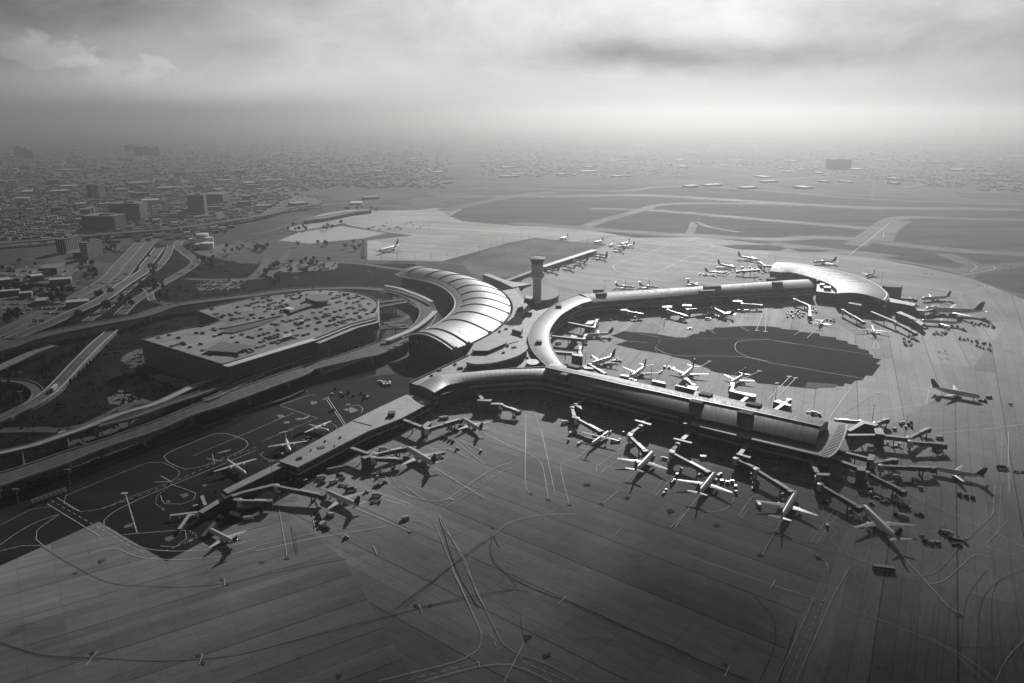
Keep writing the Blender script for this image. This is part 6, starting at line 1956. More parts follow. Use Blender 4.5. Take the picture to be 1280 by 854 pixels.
def jet_bridge(label, walk=(), boxes=(), tunnels=(), zt=8.2):
    """walk: chain of (window,x,y) roof points; boxes: outline corners of gate houses; tunnels: pairs start, end (end at the aircraft door)"""
    src = (walk or tunnels[0])[0] if walk else tunnels[0][0]
    base = W(src[0], src[1], src[2], zt)
    t_ = thing('jet_bridge', label, 'jet bridge', (base.x, base.y, 0))
    if walk:
        q = [W(v, x, y, zt) for v, x, y in walk]
        for a, b in zip(q, q[1:]):
            mb = MB()
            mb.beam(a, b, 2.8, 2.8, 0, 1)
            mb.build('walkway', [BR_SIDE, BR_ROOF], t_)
            if (b - a).length > 14:
                m = a.lerp(b, .55)
                mb = MB()
                mb.tube([(m.x, m.y, 0), (m.x, m.y, zt - 3)], .4, 6)
                mb.build('support', CONC_D, t_)
    for bx in boxes:
        v, pts = bx[0], bx[1]
        h = bx[2] if len(bx) > 2 else zt + .5
        g = bx[3] if len(bx) > 3 else 0.1
        mb = MB()
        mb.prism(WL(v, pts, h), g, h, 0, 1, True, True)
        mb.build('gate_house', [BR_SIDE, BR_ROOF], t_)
    for (s, e) in tunnels:
        a, b = W(s[0], s[1], s[2], zt - .6), W(e[0], e[1], e[2], 6.0)
        d = (b - a)
        d.normalize()
        m = a.lerp(b, .52)
        mb = MB()
        mb.lathe((a.x, a.y, 0), [(0, 3.6), (2.0, 3.6), (2.0, zt - .3), (0, zt)], 12)
        mb.build('rotunda', OFFW, t_, smooth=30)
        mb = MB()
        mb.tube([(a.x, a.y, 0), (a.x, a.y, 3.7)], .55, 8)
        mb.build('support', CONC_D, t_)
        mb = MB()
        mb.beam(a, m + d * 2, 2.1, 2.5, 0, 1)
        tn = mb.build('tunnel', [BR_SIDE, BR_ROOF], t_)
        mb = MB()
        mb.beam(m + Vector((0, 0, .35)), b - d * 1.5 + Vector((0, 0, .3)), 2.6, 2.9, 0, 1)
        mb.build('outer_tunnel', [BR_SIDE, OFFW], tn)
        mb = MB()
        c = b
        ang = math.atan2(d.y, d.x)
        mb.box((c.x, c.y, 2.8), (3.4, 3.6, 3.4), ang, 0, 1)
        mb.build('cab', [DARK_MET, GREY_MET], t_)
        w = a.lerp(b, .78)
        nrm = Vector((-d.y, d.x, 0))
        mb = MB()
        for sgn in (-1, 1):
            p = w + nrm * 1.9 * sgn
            mb.beam((p.x, p.y, 5.4), (p.x + .01 + d.x * .6, p.y + d.y * .6, 5.4), .6, 4.6)
        mb.beam(w + nrm * 2.4 + Vector((0, 0, 1.3 - w.z)), w - nrm * 2.4 + Vector((0, 0, 1.3 - w.z)), .9, .8)
        mb.build('drive_column', DARK_MET, t_)
        for sgn in (-1, 1):
            p = w + nrm * 1.5 * sgn
            mb = MB()
            mb.tube([(p.x - nrm.x * .3, p.y - nrm.y * .3, .65), (p.x + nrm.x * .3, p.y + nrm.y * .3, .65)], .62, 10)
            mb.build('wheel', BLACK, t_)
        mb = MB()
        p = b - d * 2 + nrm * 2.6
        q = p - d * 5
        mb.beam((p.x, p.y, 3.2), (q.x, q.y, .4), 1.0, .3)
        mb.build('service_stair', GREY_MET, t_)
    return t_


jet_bridge('dog legged jet bridge to the shaded turboprop, with a white upright walkway', [('D', 330, 345), ('D', 240, 398)], [('D', [(198, 400), (285, 412), (290, 440), (240, 408)], 8.7)], [(('D', 215, 420), ('D', 232, 496)), (('D', 252, 505), ('D', 428, 600))])
jet_bridge('jet bridge with a T shaped gate house to the leftmost nose in jet', [('D', 838, 462), ('D', 755, 530)], [('D', [(690, 522), (700, 514), (822, 548), (812, 558)], 9)], [(('D', 740, 560), ('D', 662, 622)), (('D', 652, 636), ('D', 772, 752))])
jet_bridge('jet bridge with a T shaped gate house to the middle nose in jet', [('D', 1150, 575), ('D', 1055, 665)], [('D', [(985, 662), (995, 654), (1132, 688), (1122, 698)], 9)], [(('D', 1025, 695), ('D', 980, 752)), (('y3', 775, 98), ('y3', 948, 190))])
jet_bridge('jet bridge crossing from the terrace to the rightmost nose in jet', [('E', 462, 568), ('E', 395, 655)], [('E', [(365, 655), (375, 648), (482, 676), (470, 688)], 9)], [(('E', 365, 690), ('E', 518, 765)), (('E', 522, 772), ('y4', 110, 285))])
jet_bridge('jet bridge hooked round a gate house to the longest foreground jet', [('E', 930, 685), ('E', 985, 795)], [('y4', [(232, 208), (240, 198), (300, 200), (298, 212)], 9)], [(('y4', 242, 218), ('y4', 250, 245)), (('y4', 255, 254), ('y4', 440, 362))])
jet_bridge('jet bridge with its cab standing free of any aircraft, right of the longest foreground jet', [('y4', 300, 120), ('y4', 450, 175)], [('y4', [(430, 185), (440, 165), (478, 166), (470, 190)], 9)], [(('y4', 482, 195), ('y4', 655, 285))])
jet_bridge('long level jet bridge to the far right jet', [('y4', 335, 88), ('y4', 500, 128)], [('y4', [(480, 135), (490, 105), (520, 112), (512, 138)], 9)], [(('y4', 512, 148), ('y4', 615, 132)), (('y4', 550, 162), ('y4', 800, 172))])
jet_bridge('forked jet bridge off the pier end with two free tunnels', [('y4', 372, 14), ('y4', 530, 12), ('F', 690, 240)], [('F', [(470, 180), (480, 215), (540, 222), (520, 178)], 9.5)], [(('F', 695, 236), ('F', 815, 178)), (('F', 705, 262), ('F', 915, 280))])
jet_bridge('flat roofed gate block at the pier end with two short free tunnels', [], [('F', [(300, 190), (395, 130), (500, 155), (480, 165), (410, 150), (320, 200)], 8)], [(('F', 390, 132), ('F', 235, 122)), (('F', 480, 145), ('F', 550, 120))])
jet_bridge('jet bridge with stacked gate houses at the inner bend of the terminal, no aircraft', [('B', 575, 412), ('B', 630, 480)], [('B', [(582, 492), (600, 484), (706, 484), (690, 498)], 9), ('B', [(630, 520), (640, 512), (762, 508), (765, 522)], 7)], [(('B', 770, 522), ('B', 900, 570))])
jet_bridge('jet bridge reaching out from the terminal corner to the jet with a turned out tail', [('I', 318, 22), ('I', 520, 100)], [('I', [(512, 105), (580, 50), (615, 64), (560, 120)], 7.5)], [(('I', 570, 124), ('I', 890, 30))])
jet_bridge('pair of parallel tunnel bridges to the jet on the low pier side', [('J', 770, -5), ('J', 940, 52)], [('J', [(865, 92), (940, 50), (1005, 28), (1000, 60), (905, 105)], 7.5)], [(('I', 75, 365), ('I', 345, 308)), (('I', 50, 402), ('I', 310, 415))])
jet_bridge('long white tunnel bridge running level from the low pier walkway', [('K', 540, 232), ('K', 640, 196), ('K', 965, 118)], [], [(('K', 975, 132), ('J', 490, 452))])
jet_bridge('short free tunnel bridge beside the end block of the low pier', [('K', 560, 262), ('K', 605, 268)], [], [(('K', 610, 272), ('K', 905, 278))])
jet_bridge('upper walkway bridge of the three off the curved link', [('C', 402, 500), ('C', 630, 545)], [('C', [(555, 520), (610, 520), (635, 490), (580, 495)], 7.5)], [(('C', 625, 540), ('C', 650, 485))])
jet_bridge('middle walkway bridge of the three off the curved link, to the upper jet', [('C', 288, 606), ('C', 548, 632)], [('C', [(450, 600), (500, 612), (490, 625), (445, 618)], 7.5)], [(('C', 545, 630), ('C', 565, 598))])
jet_bridge('lower walkway bridge of the three off the curved link', [('C', 330, 728), ('C', 470, 738)], [('C', [(455, 755), (460, 742), (540, 750), (538, 768)], 8)], [(('C', 515, 742), ('C', 522, 690))])
jet_bridge('white gate tunnels of the dark sided jet at the curved link', [], [('D', [(290, 105), (350, 100), (380, 130), (310, 128)], 6.5)], [(('D', 345, 92), ('D', 460, 160))])
jet_bridge('gate house and tunnels of the leftmost jet behind the long pier', [], [('D', [(580, 180), (650, 192), (645, 175), (585, 168)], 7), ('D', [(820, 222), (930, 245), (920, 228), (830, 210)], 7)], [(('D', 690, 215), ('D', 662, 205))])
jet_bridge('gate house and white tunnel of the middle jet behind the long pier', [], [('D', [(1000, 255), (1160, 292), (1178, 265), (1100, 255), (1090, 270), (1010, 250)], 8)], [(('D', 1140, 250), ('D', 1085, 205))])
jet_bridge('long low gate building of the rightmost jet behind the long pier', [('E', 400, 262), ('E', 450, 222)], [('E', [(312, 175), (320, 168), (515, 200), (520, 215), (500, 222)], 8)], [(('E', 338, 165), ('E', 340, 118))])
jet_bridge('empty gate house with short tunnels behind the east end of the long pier', [('E', 668, 315), ('E', 720, 278)], [('E', [(650, 255), (690, 240), (790, 282), (775, 292), (735, 280)], 8)], [(('E', 740, 268), ('E', 770, 240))])
jet_bridge('leftmost gate house of the rear pier with a single tunnel', [('z7', 495, 158), ('z7', 530, 182)], [('z7', [(525, 186), (530, 178), (560, 178), (560, 188)], 8.5)], [(('z7', 562, 190), ('z7', 630, 202))])
jet_bridge('rear pier gate house with a tunnel bending towards the asphalt', [('z7', 715, 150), ('z7', 735, 166)], [('z7', [(728, 172), (732, 162), (778, 164), (775, 172)], 8.5)], [(('z7', 755, 182), ('z7', 845, 212))])
jet_bridge('rear pier gate house with a long bent tunnel to the hidden jet', [('z7', 810, 145), ('z7', 830, 160)], [('z7', [(825, 164), (830, 156), (872, 158), (870, 166)], 8.5)], [(('z7', 850, 180), ('z7', 975, 172)), (('z7', 978, 172), ('z7', 1035, 202))])
jet_bridge('rightmost gate house of the rear pier with a level tunnel', [('z7', 1055, 128), ('z7', 1075, 140)], [('z7', [(1070, 142), (1075, 134), (1118, 138), (1115, 146)], 8.5)], [(('z7', 1118, 152), ('z7', 1208, 160))])
jet_bridge('gate tunnel at the meeting of rear pier and satellite terrace', [('G', 505, 415), ('G', 535, 434), ('G', 595, 430)], [], [(('G', 572, 450), ('G', 682, 500)), (('G', 684, 504), ('G', 686, 578))])
jet_bridge('sloping tunnel below the satellite stair block', [], [], [(('G', 940, 532), ('H', 118, 440))])
jet_bridge('long straight double tunnel running out from the satellite front', [('H', 178, 362), ('H', 365, 440)], [], [(('H', 368, 445), ('H', 515, 525))])
jet_bridge('tunnel of the jet in front of the wide bodied jet', [('H', 470, 412), ('H', 520, 425)], [], [(('H', 490, 420), ('H', 560, 430))])
jet_bridge('pair of white tunnels at the nose of the wide bodied jet', [], [('H', [(505, 350), (520, 340), (590, 352), (570, 362)], 6.5)], [(('H', 560, 355), ('H', 660, 318)), (('H', 575, 358), ('H', 720, 332))])
jet_bridge('tunnel of the slender jet behind the wide bodied jet', [('H', 405, 258), ('H', 480, 262)], [], [(('H', 480, 262), ('H', 515, 270))])
jet_bridge('hazy gate tunnel in the bay behind the rear pier, upper one', [('G', 420, 200), ('G', 340, 192)], [], [(('G', 340, 192), ('G', 300, 165))])
jet_bridge('hazy gate tunnels in the bay behind the rear pier, lower one', [('G', 300, 225), ('G', 180, 232)], [], [(('G', 180, 232), ('G', 130, 238))])
t_ = thing('covered_stair', 'covered white passenger stair slanting to the T tailed jet', 'boarding stair', W('K', 310, 560))
for a, b in (((375, 488), (258, 622)),):
    for dx in (0,):
        mb = MB()
        mb.beam(W('K', a[0], a[1], 4.5), W('K', b[0], b[1], 1.0), 2.2, 2.0, 0, 1)
        mb.build('stair_canopy', [GREY_MET, OFFW], t_)
        mb = MB()
        for f in (.1, .5, .9):
            p = W('K', a[0], a[1], 0).lerp(W('K', b[0], b[1], 0), f)
            mb.tube([(p.x - .8, p.y, .35), (p.x + .8, p.y, .35)], .35, 8)
        mb.build('wheels', BLACK, t_)
for lab, a, b in (('white covered walkway leading to an empty west stand', (132, 408), (30, 552)), ('ribbed ground walkway trailing off to the left of the low pier', (210, 388), (-60, 420)), ('hooked white walkway on the west side of the low pier', (285, 320), (250, 230))):
    t_ = thing('ground_walkway', lab, 'walkway', W('K', a[0], a[1]))
    p, q = W('K', a[0], a[1], 2.6), W('K', b[0], b[1], 2.6)
    mb = MB()
    mb.beam(p, q, 1.9, .3, 0, 0)
    mb.build('canopy', OFFW, t_)
    n = max(3, int((q - p).length / 4))
    for k in range(n + 1):
        c = p.lerp(q, k / n)
        mb = MB()
        mb.box((c.x, c.y, 0), (.15, 1.8, 2.35))
        mb.build('frame', GREY_MET, t_)

# ------------------------------------------------------------------ cars and service vehicles
PAINTS = {'black': mat('black_car_paint', 0.012, 0.3, 0.1, 1), 'dark': mat('dark_grey_car_paint', 0.05, 0.3, 0.1, 1), 'silver': mat('silver_car_paint', 0.35, 0.3, 0.1, 1), 'white': mat('white_car_paint', 0.75, 0.35, 0.05, 1)}


def car_mesh(mb, l=4.6, w=1.85, h=1.45, hood=.95, suv=False):
    x, y = l / 2, w / 2
    z0, zb = .3, hood
    mb.rings([[Vector((px, py, z0)) for px, py in ((x, -y * .85), (x, y * .85), (-x, y * .85), (-x, -y * .85))][::1],
              [Vector((px, py, .55)) for px, py in ((x, -y), (x, y), (-x, y), (-x, -y))],
              [Vector((px, py, zb)) for px, py in ((x * .93, -y * .93), (x * .93, y * .93), (-x * .97, y * .93), (-x * .97, -y * .93))]][::-1], 0, True)
    f, r = x * .32, -x * (.9 if suv else .68)
    mb.rings([[Vector((px, py, zb)) for px, py in ((f + .5, -y * .88), (f + .5, y * .88), (r - .25, y * .88), (r - .25, -y * .88))],
              [Vector((px, py, h - .06)) for px, py in ((f - .35, -y * .72), (f - .35, y * .72), (r + .2, y * .72), (r + .2, -y * .72))]][::-1], 1, False)
    mb.face([(f - .35, -y * .72, h - .06), (f - .35, y * .72, h - .06), (r + .2, y * .72, h), (r + .2, -y * .72, h)], None, 0)
    for wx in (x * .62, -x * .62):
        for wy in (-y * .92, y * .92):
            mb.tube([(wx, wy - .1, .32), (wx, wy + .1, .32)], .32, 8, 2)


CAR = {}
for k, m_ in PAINTS.items():
    mb = MB()
    car_mesh(mb, suv=(k in ('black', 'white')))
    CAR[k] = mb.build('parked_car', [m_, WIN, BLACK])
    CAR[k].location = (0, -700, 0)
car_used = set()


def put_car(k, p, rz, label, group):
    if k not in car_used:
        car_used.add(k)
        o = CAR[k]
    else:
        o = CAR[k].copy()
        C.objects.link(o)
    o.location = p
    o.rotation_euler = (0, 0, rz)
    o['label'] = label
    o['category'] = 'car'
    o['group'] = group
    return o


def inside(p, poly):
    c = False
    j = len(poly) - 1
    for i in range(len(poly)):
        a, b = poly[i], poly[j]
        if (a.y > p.y) != (b.y > p.y) and p.x < (b.x - a.x) * (p.y - a.y) / (b.y - a.y) + a.x:
            c = not c
        j = i
    return c


na, nb_ = W('M', 610, 498, GZ), W('N', 490, 347, GZ)
ud = (nb_ - na).normalized()
vd = Vector((-ud.y, ud.x, 0))
cen = sum(gp_, Vector()) / len(gp_)
keep = [p + (cen - p).normalized() * 5 for p in gp_]
HOLES = [WL('M', [(560, 300), (590, 255), (800, 215), (1000, 160), (1060, 190), (850, 265), (680, 310)], GZ), WL('N', [(-20, 290), (0, 220), (130, 140), (330, 140), (340, 180), (230, 215), (60, 280)], GZ),
         WL('M', [(480, 410), (590, 335), (830, 368), (700, 430)], GZ)]
from mathutils import noise as mnoise
slots = []
for row in range(0, 14):
    for side in (0, 1):
        v_ = 9 + row * 17.0 + side * 5.4
        for s_ in range(-10, 100):
            p = na + ud * (s_ * 2.75) + vd * v_
            if not inside(p, keep) or any(inside(p, hq) for hq in HOLES):
                continue
            k = mnoise.noise(Vector((s_ * .09, row * 1.7 + side * .6, 2.2))) * .8 + .0012 * (p - na).dot(ud) + rnd.uniform(-.75, .75)
            slots.append((k, p, side))
slots.sort(key=lambda q: -q[0])
for k, p, side in slots[:245]:
    c_ = rnd.choice(['black', 'dark', 'dark', 'silver', 'silver', 'white', 'white'])
    lab = {'black': 'black car parked among others on the garage roof deck', 'dark': 'dark grey car parked among others on the garage roof deck', 'silver': 'silver car parked among others on the garage roof deck', 'white': 'white car parked among others on the garage roof deck'}[c_]
    put_car(c_, (p.x, p.y, GZ + .03), math.atan2(vd.y, vd.x) + (math.pi if rnd.random() < .5 else 0) + rnd.uniform(-.03, .03), lab, c_ + ' cars on the garage roof')
for (v, x, y, z, ang, c_, lab) in (('N', 740, 506, 9.5, .5, 'black', 'black car alone on the far lane of the wide approach road near the hall'), ('N', 785, 486, 9.5, .5, 'dark', 'dark car ahead of the black one on the wide approach road near the hall'), ('N', 797, 548, 9.5, .5, 'black', 'black car stopped at the kerb near the hall end, rear of two'),
                                   ('N', 838, 528, 9.5, .5, 'dark', 'dark car stopped at the kerb near the hall end, front of two'), ('z5', 440, 72, .3, .9, 'white', 'white car on the motorway by the street lamp, rear of two close together'), ('z5', 470, 55, .3, .9, 'silver', 'silver car on the motorway by the street lamp, front of two close together'),
                                   ('z5', 145, 185, .1, .3, 'white', 'white car by the verge left of the broad motorway'), ('z5', 195, 170, .1, .3, 'silver', 'silver car by the verge left of the broad motorway')):
    p = W(v, x, y, z)
    put_car(c_, (p.x, p.y, z + .08), ang, lab, 'cars on the roads')
for (a, b, z, n, lab, g) in (((690, 165), (885, 142), 12.0, 9, 'car parked on the rear deck bridge', 'cars on the rear deck bridge'), ((705, 374), (920, 364), 10.0, 12, 'car parked on the front deck bridge', 'cars on the front deck bridge')):
    p, q = W('N', a[0], a[1], z), W('N', b[0], b[1], z)
    for k in range(n):
        c_ = rnd.choice(['black', 'dark', 'silver', 'white'])
        r_ = p.lerp(q, (k + .5) / n)
        put_car(c_, (r_.x + rnd.uniform(-1, 1), r_.y + rnd.choice((-2, 2)), z + .05), math.atan2(q.y - p.y, q.x - p.x), c_ + ' ' + lab, c_ + ' ' + g)
mc = cl(ROADS[0][0], 14)
for k in range(18):
    i = rnd.randrange(8, int(len(mc) * .55))
    a, b = mc[i], mc[i + 1]
    d = (b - a).normalized()
    n_ = Vector((-d.y, d.x, 0)) * rnd.choice((-14, -10, -6, 6, 10, 14))
    c_ = rnd.choice(['dark', 'silver', 'white', 'white'])
    put_car(c_, (a.x + n_.x, a.y + n_.y, .12), math.atan2(d.y, d.x), {'dark': 'dark', 'silver': 'silver', 'white': 'white'}[c_] + ' car spread along the lanes of the broad motorway', c_ + ' cars on the motorway')
# far car parks: past counting
mb = MB()
for v, x0, x1, y0, y1, n, s_ in (('z1', 810, 1240, 420, 495, 420, 1), ('z1', 240, 400, 470, 495, 80, 1), ('z1', 20, 380, 535, 600, 160, 1), ('z1', 10, 330, 705, 850, 170, 1), ('z1', 955, 1190, 780, 828, 100, 1), ('z2', 100, 390, 695, 738, 60, 1), ('z2', 0, 330, 365, 450, 260, 1), ('z5', 10, 320, 55, 215, 110, 1), ('z1', 490, 600, 620, 645, 40, 1)):
    for _ in range(n):
        p = W(v, rnd.uniform(x0, x1), y0 + (y1 - y0) * (int(rnd.random() * 7) + .5) / 7)
        mb.box((p.x, p.y, .1), (4.4, 1.8, 1.4), R(24) + rnd.choice([0, 1.57]), rnd.choice([0, 1, 2, 3]))
stuff('far_parked_cars', mb, list(PAINTS.values()))


def vehicle(name, label, cat, parts):
    """parts: (part name, material, list of boxes (x, y, z, lx, ly, lz)) plus wheels"""
    t_ = thing(name, label, cat, (0, -800, 0), 0, None, local=True)
    for pn, m_, bxs in parts:
        mb = MB()
        for (x, y, z, a, b, c) in bxs:
            if pn == 'wheel':
                mb.tube([(x, y - b / 2, z), (x, y + b / 2, z)], a, 10)
            elif pn == 'tank':
                mb.tube([(x - a / 2, y, z), (x - a / 2 + .2, y, z), (x + a / 2 - .2, y, z), (x + a / 2, y, z)], [b * .4, b * .5, b * .5, b * .4], 12)
            else:
                i = len(mb.v)
                mb.box((x, y, z), (a, b, c))
                for k in range(i, len(mb.v)):      # slight tumble-home so nothing is a plain box
                    if mb.v[k].z > z + c * .6:
                        mb.v[k] = Vector((x + (mb.v[k].x - x) * .94, y + (mb.v[k].y - y) * .92, mb.v[k].z))
        mb.build(pn, m_, t_, smooth=40)
    return t_


def wheels(x, y, r=.42):
    return [('wheel', BLACK, [(px, py, r, r, .3, 0)]) for px in (x, -x) for py in (y, -y)]


VH = {
    'tug': vehicle('baggage_tug', 'tug', 'tug', [('body', PAINTS['white'], [(0, 0, .35, 2.9, 1.5, .75)]), ('cab', WIN, [(-.3, 0, 1.1, 1.3, 1.3, .75)]), ('cab_roof', PAINTS['white'], [(-.3, 0, 1.86, 1.4, 1.4, .12)])] + wheels(.95, .7)),
    'cart': vehicle('baggage_cart', 'cart', 'baggage cart', [('bed', GREY_MET, [(0, 0, .5, 3.2, 1.7, .15)]), ('curtain_box', PAINTS['dark'], [(0, 0, .66, 3.0, 1.6, 1.2)]), ('cart_roof', OFFW, [(0, 0, 1.87, 3.2, 1.75, .08)])] + wheels(1.1, .75, .3)),
    'dcart': vehicle('container_dolly', 'dolly', 'baggage cart', [('bed', DARK_MET, [(0, 0, .4, 3.4, 2.0, .2)]), ('container', PAINTS['black'], [(0, 0, .61, 2.4, 1.7, 1.5)])] + wheels(1.2, .8, .28)),
    'lcart': vehicle('container_dolly', 'dolly', 'baggage cart', [('bed', DARK_MET, [(0, 0, .4, 3.4, 2.0, .2)]), ('container', METAL, [(0, 0, .61, 2.4, 1.8, 1.5)])] + wheels(1.2, .8, .28)),
    'van': vehicle('service_van', 'van', 'van', [('body', PAINTS['white'], [(-.3, 0, .4, 4.2, 1.95, 1.75)]), ('cab', WIN, [(1.75, 0, .85, .9, 1.75, .85)]), ('bonnet', PAINTS['white'], [(2.0, 0, .4, 1.2, 1.85, .5)])] + wheels(1.5, .9)),
    'pickup': vehicle('pickup_truck', 'pickup', 'pickup', [('body', PAINTS['dark'], [(0, 0, .45, 5.3, 1.9, .6)]), ('cab', WIN, [(.5, 0, 1.0, 1.9, 1.7, .7)]), ('cab_roof', PAINTS['dark'], [(.5, 0, 1.7, 1.7, 1.6, .08)])] + wheels(1.7, .9)),
    'truck': vehicle('catering_truck', 'truck', 'truck', [('chassis', DARK_MET, [(0, 0, .6, 8.2, 1.6, .35)]), ('cab', PAINTS['white'], [(3.3, 0, .7, 1.7, 2.3, 1.9)]), ('cargo_box', OFFW, [(-.9, 0, 1.0, 6.2, 2.4, 2.4)])] + wheels(2.9, 1.0, .5)),
    'fuel': vehicle('fuel_truck', 'truck', 'fuel truck', [('chassis', DARK_MET, [(0, 0, .6, 9.6, 1.6, .4)]), ('cab', PAINTS['white'], [(4.0, 0, .7, 1.8, 2.4, 2.0)]), ('tank', PAINTS['dark'], [(-1.0, 0, 2.2, 7.2, 2.3, 0)])] + wheels(3.4, 1.05, .5)),
    'flat': vehicle('flatbed_truck', 'truck', 'truck', [('bed', DARK_MET, [(-1.0, 0, .8, 7.5, 2.4, .35)]), ('cab', PAINTS['silver'], [(3.6, 0, .6, 1.6, 2.3, 1.7)]), ('load', GREY_MET, [(-2.0, 0, 1.16, 3.2, 1.8, .7)])] + wheels(2.9, 1.0, .45)),
    'loader': vehicle('cargo_loader', 'loader', 'cargo loader', [('deck', GREY_MET, [(-.6, 0, 1.0, 7.6, 3.0, .5)]), ('bridge', OFFW, [(3.9, 0, 1.3, 2.0, 3.2, 1.7)]), ('lift_frame', DARK_MET, [(-.6, 1.2, .4, 6.0, .3, .6)])] + wheels(2.6, 1.2, .45)),
    'belt': vehicle('belt_loader', 'belt loader', 'belt loader', [('body', PAINTS['white'], [(0, .3, .4, 3.4, 1.3, .8)]), ('belt', DARK_MET, [(.4, -.4, 1.3, 7.2, .9, .25)])] + wheels(1.2, .7)),
    'bus': vehicle('airport_bus', 'bus', 'bus', [('body', PAINTS['silver'], [(0, 0, .45, 13.0, 2.7, 1.2)]), ('windows', WIN, [(0, 0, 1.66, 12.8, 2.6, .95)]), ('bus_roof', GREY_MET, [(0, 0, 2.62, 12.6, 2.5, .35)])] + wheels(4.2, 1.2, .5)),
    'wbus': vehicle('city_bus', 'bus', 'bus', [('body', PAINTS['white'], [(0, 0, .45, 12.0, 2.55, 1.1)]), ('windows', WIN, [(0, 0, 1.56, 11.8, 2.45, .9)]), ('bus_roof', PAINTS['white'], [(0, 0, 2.47, 11.8, 2.5, .5)])] + wheels(4.0, 1.15, .5)),
    'trailer': vehicle('trailer', 'trailer', 'trailer', [('cargo_box', PALE_ROOF, [(0, 0, 1.0, 13.0, 2.5, 2.8)]), ('chassis', DARK_MET, [(0, 0, .6, 12.0, 1.2, .38)])] + wheels(4.6, 1.0, .5)),
    'towtug': vehicle('pushback_tug', 'tug', 'tug', [('body', PAINTS['dark'], [(0, 0, .35, 6.2, 2.5, 1.0)]), ('cab', WIN, [(1.6, 0, 1.36, 1.8, 2.0, .8)]), ('tow_bar', OFFW, [(-5.0, 0, .5, 4.2, .2, .2)])] + wheels(2.0, 1.1, .55)),
}
for k_, f_ in (('truck', .72), ('fuel', .74), ('flat', .72), ('loader', .78), ('bus', .82), ('cart', .9), ('dcart', .9), ('lcart', .9)):
    VH[k_].scale = (f_, f_, f_)
vh_used = set()


def veh(kind, v, x, y, ang, label, group=None, z=.06):
    p = W(v, x, y, 0)
    src = VH[kind]
    if kind not in vh_used:
        vh_used.add(kind)
        src.location = (p.x, p.y, z)
        src.rotation_euler = (0, 0, R(ang))
        src['label'] = label
        o = src
    else:
        o = dup(src, (p.x, p.y, z), R(ang), label)
    if group:
        o['group'] = group
    elif 'group' in o:
        del o['group']
    return o


def herd(v, x0, x1, y0, y1, n, kinds, ang, label, group, slope=0.0, jitter=8, rows=None):
    """a cluster of look-alike carts"""
    done = []
    tries = 0
    while len(done) < n and tries < 900:
        tries += 1
        x, y = rnd.uniform(x0, x1), rnd.uniform(y0, y1)
        if rows:
            y = y0 + (y1 - y0) * (int(rnd.random() * rows) + .5) / rows
        yy = y + slope * (x - x0)
        p = W(v, x, yy)
        if any((p - q).length < 4.1 for q in done):
            continue
        done.append(p)
        k = rnd.choice(kinds)
        nm = {'cart': 'baggage cart', 'dcart': 'dark container dolly', 'lcart': 'pale container dolly', 'tug': 'small white tug', 'van': 'white van', 'pickup': 'dark pickup', 'truck': 'pale box truck', 'flat': 'flatbed truck', 'belt': 'belt loader'}[k]
        veh(k, v, x, yy, ang + rnd.choice([0, 90]) + rnd.uniform(-jitter, jitter), nm + ' ' + label, nm + ' ' + group)


herd('B', 445, 575, 538, 572, 12, ['cart', 'lcart'], 10, 'in the shaded rows left of the bend gate house', 'left of the bend gate')
herd('B', 845, 950, 492, 532, 13, ['cart', 'lcart'], 20, 'in the shaded rows right of the bend gate house', 'right of the bend gate')
herd('B', 1040, 1215, 500, 530, 15, ['cart', 'lcart'], -30, 'in the shade under the bend of the long pier', 'under the pier bend', .15)
herd('D', 300, 490, 465, 495, 15, ['cart', 'lcart'], -38, 'in rows beside the shaded turboprop bridge', 'by the turboprop bridge', .18)
herd('G', 490, 640, 545, 595, 15, ['dcart', 'cart', 'tug'], 40, 'crowded by the gate where rear pier meets satellite', 'by the satellite gate')
herd('G', 700, 750, 525, 560, 5, ['cart', 'tug'], 20, 'just right of the satellite terrace gate', 'right of the terrace gate')
herd('G', 815, 875, 612, 628, 4, ['dcart'], 0, 'behind the small T tailed jet', 'behind the T tailed jet')
herd('H', 840, 1105, 560, 580, 18, ['dcart', 'lcart'], -30, 'in the longest parked row on the right apron', 'longest row on the right apron', .2, 4, 2)
herd('H', 965, 1090, 622, 630, 10, ['dcart'], -30, 'in the short second row on the right apron', 'second row on the right apron', .3, 4)
herd('H', 945, 1115, 445, 470, 13, ['cart', 'dcart'], -15, 'parked under the wide bodied jet tail shadow', 'below the wide jet tail', .15)
herd('H', 650, 760, 522, 545, 8, ['cart', 'dcart'], 0, 'in front of the jet nearest the satellite carts', 'in front of the satellite jet')
herd('H', 420, 490, 572, 625, 10, ['dcart', 'cart'], 40, 'at the end of the long double tunnel', 'by the double tunnel')
herd('H', 500, 900, 470, 500, 10, ['tug', 'cart', 'dcart'], 20, 'in the shade between the satellite jets', 'between the satellite jets')
herd('z3', 900, 1000, 748, 752, 8, ['dcart'], 0, 'in the hazy row behind the rear pier bay', 'hazy row behind the rear pier', .14)
herd('G', 30, 330, 205, 270, 22, ['tug', 'cart', 'dcart', 'van'], 20, 'in the crowded hazy bay behind the rear pier', 'in the hazy bay')
herd('z2', 545, 890, 495, 542, 20, ['van', 'truck', 'cart'], 10, 'in the hazy depot on the left apron', 'in the left apron depot', .0)
herd('L', 985, 1235, 40, 95, 11, ['cart', 'dcart'], -20, 'along the fence by the hall end yard', 'by the hall end yard', .1)
herd('J', 120, 330, 320, 365, 9, ['cart', 'dcart'], 25, 'in the dark under the low pier front', 'under the low pier front')
herd('E', 520, 900, 700, 790, 9, ['cart', 'tug'], -30, 'in the shade below the terrace of the long pier', 'below the terrace')
herd('N', 715, 805, 800, 830, 6, ['pickup', 'van'], 10, 'in the small yard under the elevated road', 'in the yard under the road')
